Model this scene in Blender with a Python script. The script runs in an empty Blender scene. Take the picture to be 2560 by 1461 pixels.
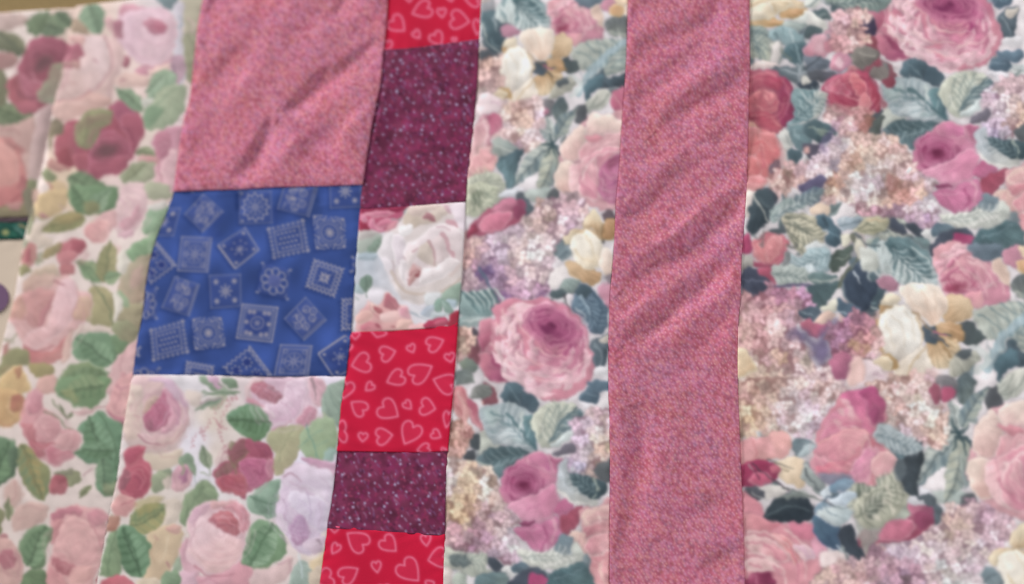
"""Close-up of a patchwork quilt top: strips and blocks of printed cotton sewn together."""
import bpy
import math
import numpy as np
from mathutils import Matrix, Vector
# ---- camera geometry: the quilt's seams run along world Y, its rows along world X ----
FPX, CXP, CYP, DIST = 2459.0, 1280.0, 730.5, 1.05      # focal length in photo pixels, centre, metres
def _n(v): v = np.array(v, float); return v/np.linalg.norm(v)
AX_Y = _n((684.0, 9276.5, -FPX))
AX_X = _n((9500.0, (684*-9500.0+FPX*FPX)/9276.5, FPX))
AX_X = _n(AX_X-AX_Y*(AX_X@AX_Y))
AX_Z = np.cross(AX_X, AX_Y)
ROT = np.array([AX_X, AX_Y, AX_Z])                     # camera axes -> world axes
CAM_POS = -DIST*(ROT@np.array([0, 0, -1.0]))
def to_plane(p):
    """fabric units (n,2) -> metres on the resting plane (n,2)"""
    p = np.asarray(p, float)
    r = np.stack([p[..., 0]-CXP, -(p[..., 1]-CYP), -FPX*np.ones(p.shape[:-1])], -1)@ROT.T
    t = -CAM_POS[2]/r[..., 2]
    return np.stack([CAM_POS[0]+t*r[..., 0], CAM_POS[1]+t*r[..., 1]], -1)
def from_plane(q):
    q = np.asarray(q, float)
    w = np.stack([q[..., 0]-CAM_POS[0], q[..., 1]-CAM_POS[1], -CAM_POS[2]*np.ones(q.shape[:-1])], -1)@ROT
    return np.stack([CXP+FPX*w[..., 0]/-w[..., 2], CYP-FPX*w[..., 1]/-w[..., 2]], -1)

scene = bpy.context.scene
COL = scene.collection
# ---- camera -----------------------------------------------------------------
cam_data = bpy.data.cameras.new('camera'); cam = bpy.data.objects.new('camera', cam_data); COL.objects.link(cam)
cam_data.sensor_width = 36.0; cam_data.lens = FPX/2560*36.0
cam_data.clip_start = 0.02; cam_data.clip_end = 50.0
cam.matrix_world = Matrix([[*ROT[i], CAM_POS[i]] for i in range(3)]+[[0, 0, 0, 1]])
cam_data.dof.use_dof = True; cam_data.dof.focus_distance = DIST*0.93; cam_data.dof.aperture_fstop = 1.5
scene.camera = cam
# ---- soft indoor light: even room light, a window on the left, an added fill lamp that brightens the right ----
world = bpy.data.worlds.new('World'); scene.world = world; world.use_nodes = True
bg = world.node_tree.nodes['Background']; bg.inputs[0].default_value = (1.0, 0.99, 1.0, 1); bg.inputs[1].default_value = 0.15
def area(name, loc, target, size, power, col):
    d = bpy.data.lights.new(name, 'AREA'); d.shape = 'RECTANGLE'; d.size, d.size_y = size; d.energy = power; d.color = col
    o = bpy.data.objects.new(name, d); COL.objects.link(o); o.location = loc
    o.rotation_euler = (Vector(target)-Vector(loc)).to_track_quat('-Z', 'Y').to_euler(); return o
area('window_light', (-2.6, 2.1, 0.95), (0.1, 0, 0), (0.9, 1.1), 150.0, (1.0, 0.985, 0.985))
area('right_fill', (1.35, -0.15, 1.35), (0.55, 0.0, 0), (0.9, 0.9), 18.0, (0.98, 0.985, 1.0))  # added overhead fill, makes the quilt brighter towards the right
vs = scene.view_settings; vs.view_transform = 'Standard'; vs.look = 'None'; vs.exposure = 0.2; vs.gamma = 1.0; vs.use_curve_mapping = False
# ----------------------------------------------------------------------------
# PRINTED FABRIC: a small brush engine that paints the woven prints as colours
# held by the cloth meshes (coordinates are fabric units, converted to metres
# by `to_plane`).  All colours are the dye colours of the prints.
# ----------------------------------------------------------------------------
rng = np.random.RandomState(7)
SC = 0.5                                   # canvas samples per fabric unit

def hexc(h):
    if not isinstance(h, str): return np.array(h, float)
    return np.array([int(h[i:i+2], 16) for i in (0, 2, 4)], float) / 255.0

class Canvas:
    def __init__(s, x0, y0, x1, y1, col):
        s.x0, s.y0 = x0, y0
        s.w, s.h = int((x1-x0)*SC), int((y1-y0)*SC)
        s.a = np.empty((s.h, s.w, 3), np.float32); s.a[:] = hexc(col)
    def box(s, xa, ya, xb, yb):
        ia = max(0, int((xa-s.x0)*SC)-1); ib = min(s.w, int((xb-s.x0)*SC)+2)
        ja = max(0, int((ya-s.y0)*SC)-1); jb = min(s.h, int((yb-s.y0)*SC)+2)
        if ib <= ia or jb <= ja: return None
        X = (np.arange(ia, ib)+.5)/SC+s.x0; Y = (np.arange(ja, jb)+.5)/SC+s.y0
        return slice(ja, jb), slice(ia, ib), X[None, :], Y[:, None]
    def sample(s, x, y):
        def refl(v, n):
            v = np.abs(v); p = 2*(n-1); v = np.mod(v, p); return np.minimum(v, p-v)
        u = refl((x-s.x0)*SC-.5, s.w-1); v = refl((y-s.y0)*SC-.5, s.h-1)
        i = np.floor(u).astype(int); j = np.floor(v).astype(int)
        fu = (u-i)[..., None]; fv = (v-j)[..., None]; A = s.a
        i2 = np.minimum(i+1, s.w-1); j2 = np.minimum(j+1, s.h-1)
        return (A[j, i]*(1-fu)+A[j, i2]*fu)*(1-fv)+(A[j2, i]*(1-fu)+A[j2, i2]*fu)*fv

CUR = None                                 # canvas being painted
VX, VY, VS = 0., 0., 1.                    # table origin and scale
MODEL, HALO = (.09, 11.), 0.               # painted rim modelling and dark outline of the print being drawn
XF = None                                  # optional rigid move of the motif (pattern repeat)
VIEWS = dict(A=(0, 0, 2.9719), B=(0, 480, 2.9719), C=(0, 960, 2.9063), D=(320, 460, 2.9117),
             E=(790, 0, 4.0444), F=(780, 500, 4.0435), G=(780, 820, 4.4125), H=(780, 1130, 4.4),
             I=(240, 930, 2.7419), J=(1120, 0, 2.912), K=(1080, 480, 2.912), L=(1080, 961, 2.912),
             M=(1840, 0, 2.9125), N=(1820, 480, 2.912), O=(1820, 961, 2.912), P=(0, 0, 1.0))
def view(k):
    global VX, VY, VS
    VX, VY, VS = VIEWS[k]
def pts(s):
    v = np.array(s.split(), float) if isinstance(s, str) else np.array(s, float)
    p = v.reshape(-1, 2)/VS+np.array([VX, VY])
    return XF(p) if XF else p
def unit():                                # size of one table unit in fabric units
    if not XF: return 1/VS
    q = pts([0, 0, 100, 0]); return np.hypot(*(q[1]-q[0]))/100

def spline(p, closed=True, n=5):
    m = len(p)
    if closed: q = np.vstack([p[-1:], p, p[:2]]); k = m
    else: q = np.vstack([2*p[:1]-p[1:2], p, 2*p[-1:]-p[-2:-1]]); k = m-1
    out = []
    for i in range(k):
        a, b, c, d = q[i:i+4]
        for t in np.arange(n)/n:
            out.append(.5*((2*b)+(-a+c)*t+(2*a-5*b+4*c-d)*t*t+(-a+3*b-3*c+d)*t**3))
    if not closed: out.append(p[-1])
    return np.array(out)

def sstep(a, b, x):
    t = np.clip((x-a)/(b-a+1e-9), 0, 1); return t*t*(3-2*t)

def segdist(P, X, Y, closed, wid=None):
    d = None; ins = np.zeros(np.broadcast(X, Y).shape, bool)
    n = len(P)
    for i in range(n if closed else n-1):
        ax, ay = P[i]; bx, by = P[(i+1) % n]
        ex, ey = bx-ax, by-ay; L = ex*ex+ey*ey+1e-9
        t = np.clip(((X-ax)*ex+(Y-ay)*ey)/L, 0, 1)
        dd = np.sqrt((X-ax-t*ex)**2+(Y-ay-t*ey)**2)
        if wid is not None: dd = dd-(wid[i]+(wid[min(i+1, n-1)]-wid[i])*t)
        d = dd if d is None else np.minimum(d, dd)
        if closed and ay != by:
            c = (ay > Y) != (by > Y)
            ins ^= c & (X < ex*(Y-ay)/ey+ax)
    return d, ins

def put(sl, m, col):
    A = CUR.a[sl[0], sl[1]]; m = np.asarray(m, np.float32)[..., None]
    CUR.a[sl[0], sl[1]] = A*(1-m)+np.asarray(col, np.float32)*m

def wob(X, Y, k, s):                       # cheap smooth noise, -1..1
    r = np.random.RandomState(s); v = 0
    for _ in range(4):
        a = r.rand()*6.28; f = k*(.6+r.rand()); v = v+np.sin((X*np.cos(a)+Y*np.sin(a))*f+r.rand()*6.28)
    return v/2.6

def F(p, c, c2=None, g=None, soft=3., a=1., rim=None, rw=7., st=0., seed=1, smooth=True):
    """filled brush shape: c -> c2 along g (x0 y0 x1 y1), st = streaks radiating from the start of g"""
    P = pts(p)
    if smooth: P = spline(P)
    e = soft+2
    b = CUR.box(P[:, 0].min()-e, P[:, 1].min()-e, P[:, 0].max()+e, P[:, 1].max()+e)
    if b is None: return
    X, Y = b[2], b[3]
    d, ins = segdist(P, X, Y, True)
    sd = np.where(ins, d, -d)+wob(X, Y, .25, seed)*1.2
    m = sstep(-soft*.6, soft*.9, sd)*a
    col = np.ones(sd.shape+(3,))*hexc(c)
    if g is None and st: q = P.mean(0); G = np.array([q, q+[30, 30]])
    elif g is not None: G = pts(g)
    if c2 is not None:
        if g is None: G = np.array([[P[:, 0].min(), P[:, 1].min()], [P[:, 0].max(), P[:, 1].max()]])
        v = G[1]-G[0]; t = ((X-G[0, 0])*v[0]+(Y-G[0, 1])*v[1])/(v@v)
        t = sstep(0, 1, t+.1*wob(X, Y, .12, seed+3))[..., None]
        col = col*(1-t)+hexc(c2)*t
    if st:
        th = np.arctan2(Y-G[0, 1], X-G[0, 0]); r = np.hypot(X-G[0, 0], Y-G[0, 1])
        w = np.sin(th*17+seed)+np.sin(th*29+seed*2+r*.02)+np.sin(th*43+seed*3)
        col = col*(1+(w*st*.33*sstep(3, 25, r))[..., None])
    if rim is not None:
        k = (1-sstep(0, rw, sd))[..., None]; col = col*(1-k)+hexc(rim)*k
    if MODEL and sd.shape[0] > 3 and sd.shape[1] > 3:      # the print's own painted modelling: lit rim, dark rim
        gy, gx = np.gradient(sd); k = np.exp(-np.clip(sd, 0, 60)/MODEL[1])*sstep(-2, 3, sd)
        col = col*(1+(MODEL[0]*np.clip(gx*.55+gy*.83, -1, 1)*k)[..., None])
        th2 = np.arctan2(Y-P[0, 1], X-P[0, 0]); col*(1+(.03*np.sin(th2*31+seed)*np.sin(th2*13+X*.02))[..., None])
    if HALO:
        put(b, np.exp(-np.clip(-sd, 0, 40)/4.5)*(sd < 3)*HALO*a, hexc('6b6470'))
    col = col*(1+.025*wob(X, Y, .09+.1*((seed*37+len(P))%11)/11, seed+len(P))[..., None])
    put(b, m, col)

def S(p, w, c, a=1., w2=None, soft=2.2, dash=0):
    """brush stroke, width w -> w2 in table units"""
    P = spline(pts(p), False, 6); u = unit(); w = max(w*u/2, .8)
    w2 = w if w2 is None else max(w2*u/2, .3)
    wid = np.linspace(w, w2, len(P)); e = max(w, w2)+soft+2
    b = CUR.box(P[:, 0].min()-e, P[:, 1].min()-e, P[:, 0].max()+e, P[:, 1].max()+e)
    if b is None: return
    d, _ = segdist(P, b[2], b[3], False, wid)
    put(b, (1-sstep(-soft*.5, soft, d))*a, hexc(c))

def E(cx, cy, rx, ry, ang, c, soft=.25, a=1., c2=None):
    """soft ellipse; soft = fraction of the radius"""
    q = pts([cx, cy])[0]; u = unit(); rx *= u; ry *= u; R = max(rx, ry)*(1+soft)+2
    b = CUR.box(q[0]-R, q[1]-R, q[0]+R, q[1]+R)
    if b is None: return
    k = np.radians(ang); dx, dy = b[2]-q[0], b[3]-q[1]
    r = np.hypot((dx*np.cos(k)+dy*np.sin(k))/rx, (-dx*np.sin(k)+dy*np.cos(k))/ry)
    col = hexc(c)
    if c2 is not None: t = np.clip(r, 0, 1)[..., None]; col = col*(1-t)+hexc(c2)*t
    put(b, (1-sstep(1-soft, 1+soft, r))*a, col)

def LF(x0, y0, x1, y1, w, cl, cd, bend=0., nv=6, serr=.12, vein=None, side=.5, a=1., contrast=.5):
    """leaf from base to tip, w = full width; cl / cd light and dark halves, striped by its side veins"""
    q = pts([x0, y0, x1, y1]); u_ = unit(); w = w*u_/2
    v = q[1]-q[0]; L = np.hypot(*v); v = v/L; n = np.array([-v[1], v[0]])
    R = w*1.3+abs(bend)*L+4
    b = CUR.box(min(q[:, 0])-R, min(q[:, 1])-R, max(q[:, 0])+R, max(q[:, 1])+R)
    if b is None: return
    dx, dy = b[2]-q[0, 0], b[3]-q[0, 1]
    t = (dx*v[0]+dy*v[1])/L; s = dx*n[0]+dy*n[1]-bend*L*4*t*(1-t)
    tc = np.clip(t, 0.001, .999)
    prof = (np.sin(np.pi*tc**.8)**.75)*(1-.25*tc)
    ph = t*nv*2-np.abs(s)/w*1.4
    hw = w*prof*(1+serr*(np.mod(ph*1.5, 1)-.5))
    sd = np.minimum(hw-np.abs(s), np.minimum(t, 1-t)*L+1)
    m = sstep(-1.5, 3, sd)*a
    cl, cd = hexc(cl), hexc(cd)
    k = .5+.5*np.tanh(s/w*4)*(1 if side > 0 else -1)*abs(side)*2
    k = np.clip(k*.6+.2+contrast*.42*np.sin(ph*6.28/2)+.1*wob(b[2], b[3], .1, int(x0+y1)), 0, 1)[..., None]
    col = cl*k+cd*(1-k)
    vc = hexc(vein) if vein is not None else cd*.75
    vm = (np.exp(-(s/(.05*w+1.1))**2)*.7+np.exp(-((np.mod(ph, 1)-.5)/.09)**2)*.35*sstep(0, .2, prof))[..., None]
    col = col*(1-vm)+vc*vm
    put(b, m, col)

def RS(cx, cy, rx, ry, ang, pal, ox=0., oy=0., rings=6, n0=6, seed=1, rmin=.14, ld=(0, 0), st=.04, rimw=5., mixr=.6):
    """many-petalled rose: pal = outer rim, outer base, inner rim, inner base; (ox,oy) where the heart sits"""
    r_ = np.random.RandomState(seed); k = np.radians(ang); u = 1.
    po, pb, io, ib = [hexc(h) for h in pal]
    def toxy(a, b):
        a = np.asarray(a); b = np.asarray(b)
        return np.stack([cx+rx*a*np.cos(k)-ry*b*np.sin(k), cy+rx*a*np.sin(k)+ry*b*np.cos(k)], -1)
    for i in range(rings):
        f = i/max(1, rings-1); r = 1-(1-rmin)*f**.85
        c0 = np.array([ox, oy])*(1-r)
        n = max(3, int(round(n0-(n0-3)*f*.8))); off = r_.rand()*6.28
        order = r_.permutation(n)
        for j in order:
            th = off+j*6.283/n+r_.randn()*.1; d = 3.1416/n*1.45
            tt = np.linspace(-d, d, 7)
            rr = r*(1-.2*np.abs(tt/d)**3+r_.randn(7)*.035)*(1+r_.randn()*.04)
            ins = r*(.45+.1*r_.rand())
            ax = np.concatenate([rr*np.cos(th+tt), ins*np.cos(th+tt[[5, 3, 1]])])+c0[0]
            ay = np.concatenate([rr*np.sin(th+tt), ins*np.sin(th+tt[[5, 3, 1]])])+c0[1]
            q = toxy(ax, ay)
            sh = np.clip(f+.25*(ld[0]*np.cos(th)+ld[1]*np.sin(th))+r_.randn()*.1, 0, 1)
            rim = po*(1-sh)+io*sh; bas = pb*(1-sh)+ib*sh
            g0 = toxy(c0[0]+ins*np.cos(th)*.9, c0[1]+ins*np.sin(th)*.9); g1 = toxy(c0[0]+r*np.cos(th), c0[1]+r*np.sin(th))
            F(q.ravel(), bas, rim*mixr+bas*(1-mixr), g=np.concatenate([g0, g1]), soft=3, rim=rim, rw=rimw, st=st, seed=seed*31+i*7+j)
    q = toxy(ox, oy); E(q[0], q[1], rx*rmin*.8, ry*rmin*.7, ang, ib*.85, .8)

def field(anch):
    A = np.array([[a[0], a[1]] for a in anch], float); C = np.array([hexc(a[2]) for a in anch])
    q = pts(A.ravel())
    def f(x, y):
        w = 1/((np.asarray(x)[..., None]-q[:, 0])**2+(np.asarray(y)[..., None]-q[:, 1])**2+60.)**1.5
        return (w[..., None]*C).sum(-2)/w.sum(-1)[..., None]
    return f

def wash(p, anch, soft=14., a=1., up=(0, 0, 0)):
    P = spline(pts(p)); e = soft+2
    b = CUR.box(P[:, 0].min()-e, P[:, 1].min()-e, P[:, 0].max()+e, P[:, 1].max()+e)
    if b is None: return
    X, Y = np.broadcast_arrays(b[2], b[3]); d, ins = segdist(P, b[2], b[3], True)
    put(b, sstep(-soft, soft, np.where(ins, d, -d))*a, np.clip(field(anch)(X, Y)+np.array(up), 0, 1))

def LIL(p, anch, gap='8c6478', size=8.5, seed=3, dens=1., dark=.62):
    """lilac head: crowded four-petalled florets; anch gives the local floret colour"""
    P = spline(pts(p)); r = np.random.RandomState(seed)
    fl = field(anch); e = 6
    b = CUR.box(P[:, 0].min()-e, P[:, 1].min()-e, P[:, 0].max()+e, P[:, 1].max()+e)
    if b is None: return
    X, Y = np.broadcast_arrays(b[2], b[3]); d, ins = segdist(P, b[2], b[3], True)
    sd = np.where(ins, d, -d)+4*wob(X, Y, .3, seed)
    base = fl(X, Y)*.80*.66+hexc(gap)*.34
    put(b, sstep(-4, 5, sd), base)
    sp = size*1.42/dens**.5; gx, gy = np.meshgrid(np.arange(P[:, 0].min()-sp, P[:, 0].max()+sp, sp), np.arange(P[:, 1].min()-sp, P[:, 1].max()+sp, sp*.87))
    gx = gx+(np.arange(gx.shape[0])[:, None] % 2)*sp/2; xs = (gx+r.randn(*gx.shape)*sp*.16).ravel(); ys = (gy+r.randn(*gy.shape)*sp*.16).ravel()
    dd, ii = segdist(P, xs[None, :], ys[None, :], True); ok = ii[0] | (dd[0] < 5*r.rand(len(xs)))
    xs, ys = xs[ok], ys[ok]; o = r.permutation(len(xs)); xs, ys = xs[o], ys[o]; cols = fl(xs, ys)
    for x, y, c in zip(xs, ys, cols):
        a0 = r.rand()*90; s = size*(.85+.3*r.rand()); v = 1.08+r.randn()*.08
        c = np.clip((c*.86+np.array([.122, .112, .118]))*v+r.randn(3)*.012, 0, 1)
        if r.rand() < .12: c = c*.82
        for kk in range(4):
            t = np.radians(a0+90*kk+r.randn()*10); f = 1+r.randn()*.05
            _ell(x+np.cos(t)*s*.5, y+np.sin(t)*s*.5, s*.50, s*.42, t, c*f*.90, .95)
            _ell(x+np.cos(t)*s*.55, y+np.sin(t)*s*.55, s*.34, s*.26, t, c*f*1.06, .8)
        _ell(x, y, s*.13, s*.13, 0, c*.66, .8)

def _ell(x, y, rx, ry, t, c, a):
    R = max(rx, ry)+2; b = CUR.box(x-R, y-R, x+R, y+R)
    if b is None: return
    dx, dy = b[2]-x, b[3]-y; ct, s_ = np.cos(t), np.sin(t)
    r = np.hypot((dx*ct+dy*s_)/rx, (dy*ct-dx*s_)/ry)
    put(b, (1-sstep(.6, 1.25, r))*a, np.clip(c, 0, 1))

def HEART(tx, ty, nx, ny, w, c='f08aa6', cin='d83a5c', lw=9, a=.95):
    """outlined heart given its tip, its notch and its width"""
    t, n = np.array([tx, ty], float), np.array([nx, ny], float)
    m_ = t*.45+n*.55; t = m_+(t-m_)*.97; n = t+(n-t)*.84; w = w*.9
    ax = n-t; L = np.hypot(*ax); ax = ax/L; si = np.array([-ax[1], ax[0]])*w/2
    half = [(0, 0), (.22, .36), (.5, .74), (.8, .99), (1.06, .96), (1.22, .66), (1.2, .3), (1., .0)]
    left = spline(np.array([t+ax*L*h+si*k for h, k in half]), False, 5); right = spline(np.array([t+ax*L*h-si*k for h, k in half]), False, 5)
    q = pts(np.vstack([left, right[::-1][1:-1]]).ravel())
    e = 14; b = CUR.box(q[:, 0].min()-e, q[:, 1].min()-e, q[:, 0].max()+e, q[:, 1].max()+e)
    if b is None: return
    d, ins = segdist(q, b[2], b[3], True)
    put(b, np.where(ins, .55, 0)*a, hexc(cin))
    k = lw*unit()
    m = np.where(ins, np.exp(-(d/(k*.9))**2), np.exp(-(d/(k*1.0))**2))
    put(b, m*a, hexc(c))
    put(b, np.where(ins, 0, np.exp(-(d/(k*2.2))**2))*.35*a, hexc(c))

def blur(A, s):
    r = int(s*3)+1; k = np.exp(-.5*(np.arange(-r, r+1)/s)**2); k /= k.sum()
    for ax in (0, 1):
        pad = [(0, 0)]*3; pad[ax] = (r, r); B = np.pad(A, pad, mode='edge'); out = 0
        for i, w in enumerate(k):
            sl = [slice(None)]*3; sl[ax] = slice(i, i+A.shape[ax]); out = out+B[tuple(sl)]*w
        A = out
    return A

def CABBAGE(cx, cy, rx, ry, ang, hx, hy, light, mid, dark, n=170, seed=1, w=17, ln=.5):
    """ranunculus-like rose: many narrow pointed petals sweeping round an off-centre heart"""
    r = np.random.RandomState(seed); k = np.radians(ang); lt, md, dk = hexc(light), hexc(mid), hexc(dark)
    def P(a, b): return np.array([cx+rx*a*np.cos(k)-ry*b*np.sin(k), cy+rx*a*np.sin(k)+ry*b*np.cos(k)])
    rad = np.sort(r.rand(n)**.62)[::-1]
    global HALO
    hk, HALO = HALO, 0.
    for i, q in enumerate(rad):
        q = q*.97+.03; th = r.rand()*6.283; c0 = np.array([hx, hy])*(1-q)
        span = (ln*(.6+.7*r.rand()))*(.45/(.25+q*.75)); t = np.linspace(-span, span, 7)
        tilt = r.randn()*.07; rr = q*(1-.10*np.abs(t/span)**2+tilt*t/span)
        L = np.array([P(c0[0]+x*np.cos(th+u), c0[1]+x*np.sin(th+u)) for x, u in zip(rr, t)])
        c = P(*c0); inner = L+(c-L)*(.16+.10*r.rand())*np.sin(np.pi*np.linspace(0, 1, 7))[:, None]
        f = np.clip(1.08-q+.25*(np.cos(th-np.arctan2(hy, hx)))*(1 if q > .3 else .3)+r.randn()*.12, 0, 1)
        base = lt*(1-f)+md*f if f < .55 else md*(1-(f-.55)/.45)+dk*(f-.55)/.45
        tone = base*(1+r.randn()*.04)
        q2 = np.vstack([L, inner[::-1][1:-1]])
        F(((q2-np.array([VX, VY]))*VS).ravel(), tone*.80+dk*.12, np.clip(tone*1.05, 0, 1), g=((np.array([inner[3], L[3]])-np.array([VX, VY]))*VS).ravel(), soft=2.6, a=.9, st=.05, seed=i+seed)
        S(((inner[1:-1]-np.array([VX, VY]))*VS).ravel(), 5*VS/2.9, dk*.55+md*.40, .5, 2)
    HALO = hk

def SWIRL(x, y, r0, light, dark, n=26, seed=1, sq=.85, ang=0, w=12, a=1., core=True):
    """spiral of petal edges in the heart of a rose (table units)"""
    r = np.random.RandomState(seed); lt, dk = hexc(light), hexc(dark); k = np.radians(ang)
    for i in range(n):
        q = r0*(1-i/n)*(.93+.14*r.rand())+r0*.05; th = i*2.1+r.rand(); sp = .55+.7*r.rand(); t = np.linspace(-sp, sp, 7)
        dx, dy = q*np.cos(th+t), q*sq*np.sin(th+t)
        p = np.stack([x+dx*np.cos(k)-dy*np.sin(k), y+dx*np.sin(k)+dy*np.cos(k)], -1)
        f = .25*r.rand()+.5*(i/n); ww = w*(.6+.5*q/r0)
        S((p+(np.array([x, y])-p)*.13).ravel(), ww*1.2, dk, .55*a, ww*.5); S(p.ravel(), ww, lt*(1-f)+dk*f, .75*a, ww*.35)
    if core: E(x, y, r0*.12, r0*.1, ang, dk*.75, .8, .9)

def VN(x0, y0, x1, y1, w, n, dark, light, a=.6, lw=9, bend=0.):
    """side veins with pale ridges between them on both sides of a midrib (table units)"""
    b_, t_ = np.array([x0, y0], float), np.array([x1, y1], float); v = t_-b_; L = np.hypot(*v); v = v/L; nn = np.array([-v[1], v[0]])
    mid = lambda t: b_+v*L*t+nn*bend*L*4*t*(1-t)
    for i in range(n):
        for sgn in (-1, 1):
            t = .06+.78*(i+(.25 if sgn > 0 else 0))/n; ww = w*.5*np.sin(np.pi*min(1, t*.8+.15))
            p0 = mid(t); p2 = mid(t)+v*ww*.75+nn*sgn*ww; p1 = (p0+p2)/2+v*ww*.1-nn*sgn*ww*.06
            S(np.ravel([p0, p1, p2]), lw, dark, a, lw*.3)
            q = v*L*.4/n; S(np.ravel([p0+q, p1+q, p2+q*.9]), lw*1.15, light, a, lw*.4)
    S(np.ravel([mid(0), mid(.35), mid(.7), mid(1)]), lw*1.3, dark, a*1.2, lw*.4)

def roughen(c, amp=1.3, seed=2, mott=.035):
    """hand-painted unevenness of the print: wandering edges and slightly uneven dye"""
    r = np.random.RandomState(seed); n = blur(r.rand(c.h, c.w, 2).astype(np.float32), 2.2); n = (n-n.mean((0, 1)))/n.std((0, 1))*amp
    n2 = blur(r.rand(c.h, c.w, 2).astype(np.float32), 6.); n2 = (n2-n2.mean((0, 1)))/n2.std((0, 1))*amp*1.1
    jx = np.clip(np.arange(c.w)[None, :]+n[..., 0]+n2[..., 0], 0, c.w-1.01); jy = np.clip(np.arange(c.h)[:, None]+n[..., 1]+n2[..., 1], 0, c.h-1.01)
    i, j = jx.astype(int), jy.astype(int); fx, fy = (jx-i)[..., None], (jy-j)[..., None]; A = c.a
    c.a = ((A[j, i]*(1-fx)+A[j, i+1]*fx)*(1-fy)+(A[j+1, i]*(1-fx)+A[j+1, i+1]*fx)*fy).astype(np.float32)
    m = blur(r.rand(c.h, c.w, 1).astype(np.float32), 3.5); m = (m-m.mean())/m.std(); c.a *= (1+mott*m); return c
# ---- the large rose-and-lilac print ------------------------------------------------
def floral_top():
    view('J')
    BG("200 -60 760 -60 1400 -60 1400 1470 120 1470 150 900", "dcd2d4", soft=20)
    wash("180 400 420 420 700 760 700 1130 380 1050 200 900", [(280,560,'cdaaa4'),(290,780,'eed6da'),(500,950,'d8b4ae'),(640,1050,'dcc0c4')])
    F("250 30 330 0 350 80 300 130 250 120", "a3a3a8"); F("250 0 330 -20 300 30 250 50", "c9bab8")
    F("260 130 330 90 400 130 420 230 460 270 400 400 340 410 280 370 250 280", "5f727a", "4a5a63", g="300 150 380 400")
    S("262 190 275 280 310 350 390 405", 14, "aeb4b2", .9, 6); S("345 150 360 210 380 255", 12, "b4bdc0", .9, 5); S("330 300 350 350 385 370", 10, "7f9298", .7)
    S("250 430 300 440", 10, "b9a79a"); F("240 380 320 400 380 430 300 470 240 450", "5a5f66")
    F("400 230 470 200 540 240 500 290 430 290", "c48ea4", "a8788c")
    # teal and white leaf
    F("360 60 480 -10 640 -10 745 90 745 190 720 262 560 250 470 190 380 190", "ccd4d3", "b9c7c9", g="400 200 700 60", st=.1)
    F("490 -20 640 -10 725 80 710 185 640 140 570 90", "6a8187", "7f9499", st=.12)
    S("430 -10 405 80 425 180", 34, "7d9398", .8, 12); S("395 60 430 120 455 185", 22, "dbe3e3", .9, 8); S("500 10 520 110 500 190", 36, "5b737a", .85, 10)
    S("470 60 490 140 530 235", 20, "d3dcdc", .9, 8); S("520 30 600 110 700 190", 26, "52696f", .8, 6); S("560 110 620 170 700 235", 38, "dde3e1", .85, 14)
    S("540 160 600 220 680 250", 18, "a8b5b4", .7); S("620 20 690 70 735 150", 14, "d5dddb", .7, 5); S("600 40 660 90 700 150", 12, "445a62", .7, 4)
    VN(490, 20, 690, 250, 230, 6, "4f666d", "dfe6e6", .5, 12)
    # pink rose behind
    F("740 30 830 -20 940 0 1050 90 1120 180 1130 300 1050 330 960 360 890 330 780 270 745 160", "cc8ba0", "dda2ae", g="1000 300 800 50", st=.06)
    q = _mv(_rc('J', 930, 165, 195, 180)); _keep = XFPUSH(); CABBAGE(*q, 20, -.3, .3, 'eac4cb', 'd08ba2', 'a04a6c', 60, 5, ln=.6); XFPOP(_keep)
    E(832, 235, 55, 26, -15, "94405c", .6, .9); S("770 200 830 190 890 215", 14, "b05e7c", .7, 5)
    S("930 80 1010 120 1060 220", 14, "e8bfc4", .8, 6); S("900 120 970 180 1010 280", 12, "e3b4bc", .8, 5); S("950 60 1060 140 1110 260", 12, "e6b8be", .7, 5)
    S("880 150 950 240 940 330", 14, "b96a86", .6, 6); F("870 280 980 260 960 360 900 350", "d893a4", "e0aab0")
    S("790 60 860 90 900 150", 18, "e4b9bf", .7, 8)
    F("1050 90 1100 50 1140 130 1130 220 1080 170", "dfc1b6", rim="ead2c6")
    F("1120 20 1220 -20 1250 60 1200 110 1130 90", "c78ba0"); F("1210 -10 1320 -20 1320 60 1250 70", "e9cfb4")
    F("1190 70 1260 60 1310 110 1260 160 1200 130", "c69a62", "d8b284", rim="e2c7a2")
    F("1290 80 1340 70 1330 160 1290 150", "e8d9cc")
    F("940 -10 1120 -20 1085 60 1010 85 950 40", "7a8795", "65737f")
    F("1140 200 1205 145 1310 160 1320 300 1250 290 1180 270", "8c918d", "6d7274", g="1220 290 1210 150", st=.12)
    S("1170 240 1230 270 1300 280", 16, "b9bcb2", .7)
    # feather leaf
    F("900 420 960 350 1110 300 1250 310 1340 300 1340 470 1250 540 1150 590 1120 520 960 540 930 460", "b4b8b0", "a3aba6", st=.07)
    F("1140 570 1140 500 1330 440 1330 500 1240 560", "a5a9a0", "8e9a98")
    S("1340 290 1180 410 1060 530 960 690", 46, "a9bdc4", .95, 60); S("1320 330 1200 420 1080 520", 12, "7e959d", .8)
    VN(960, 690, 1340, 290, 330, 7, "7d8f93", "cdd1ca", .45, 12); S("1340 290 1180 410 1060 530 960 690", 30, "a9bac2", .75, 34)
    for q in ("1080 310 1130 360 1180 380", "1010 340 1080 400 1120 420", "940 400 1020 430 1070 470", "1190 300 1230 340 1250 360", "1300 440 1240 470 1190 530", "1330 370 1270 400 1230 410"):
        S(q, 10, "77878a", .8, 3)
    S("900 580 970 640 900 720", 50, "d3d8d6", .8, 30)
    F("1060 600 1130 510 1160 590 1330 550 1310 640 1140 670 1090 640", "56666f", "464f58", st=.1)
    F("1000 700 1010 640 1110 560 1140 640 1080 690 1020 765", "627b88", "4f626c")
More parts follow.
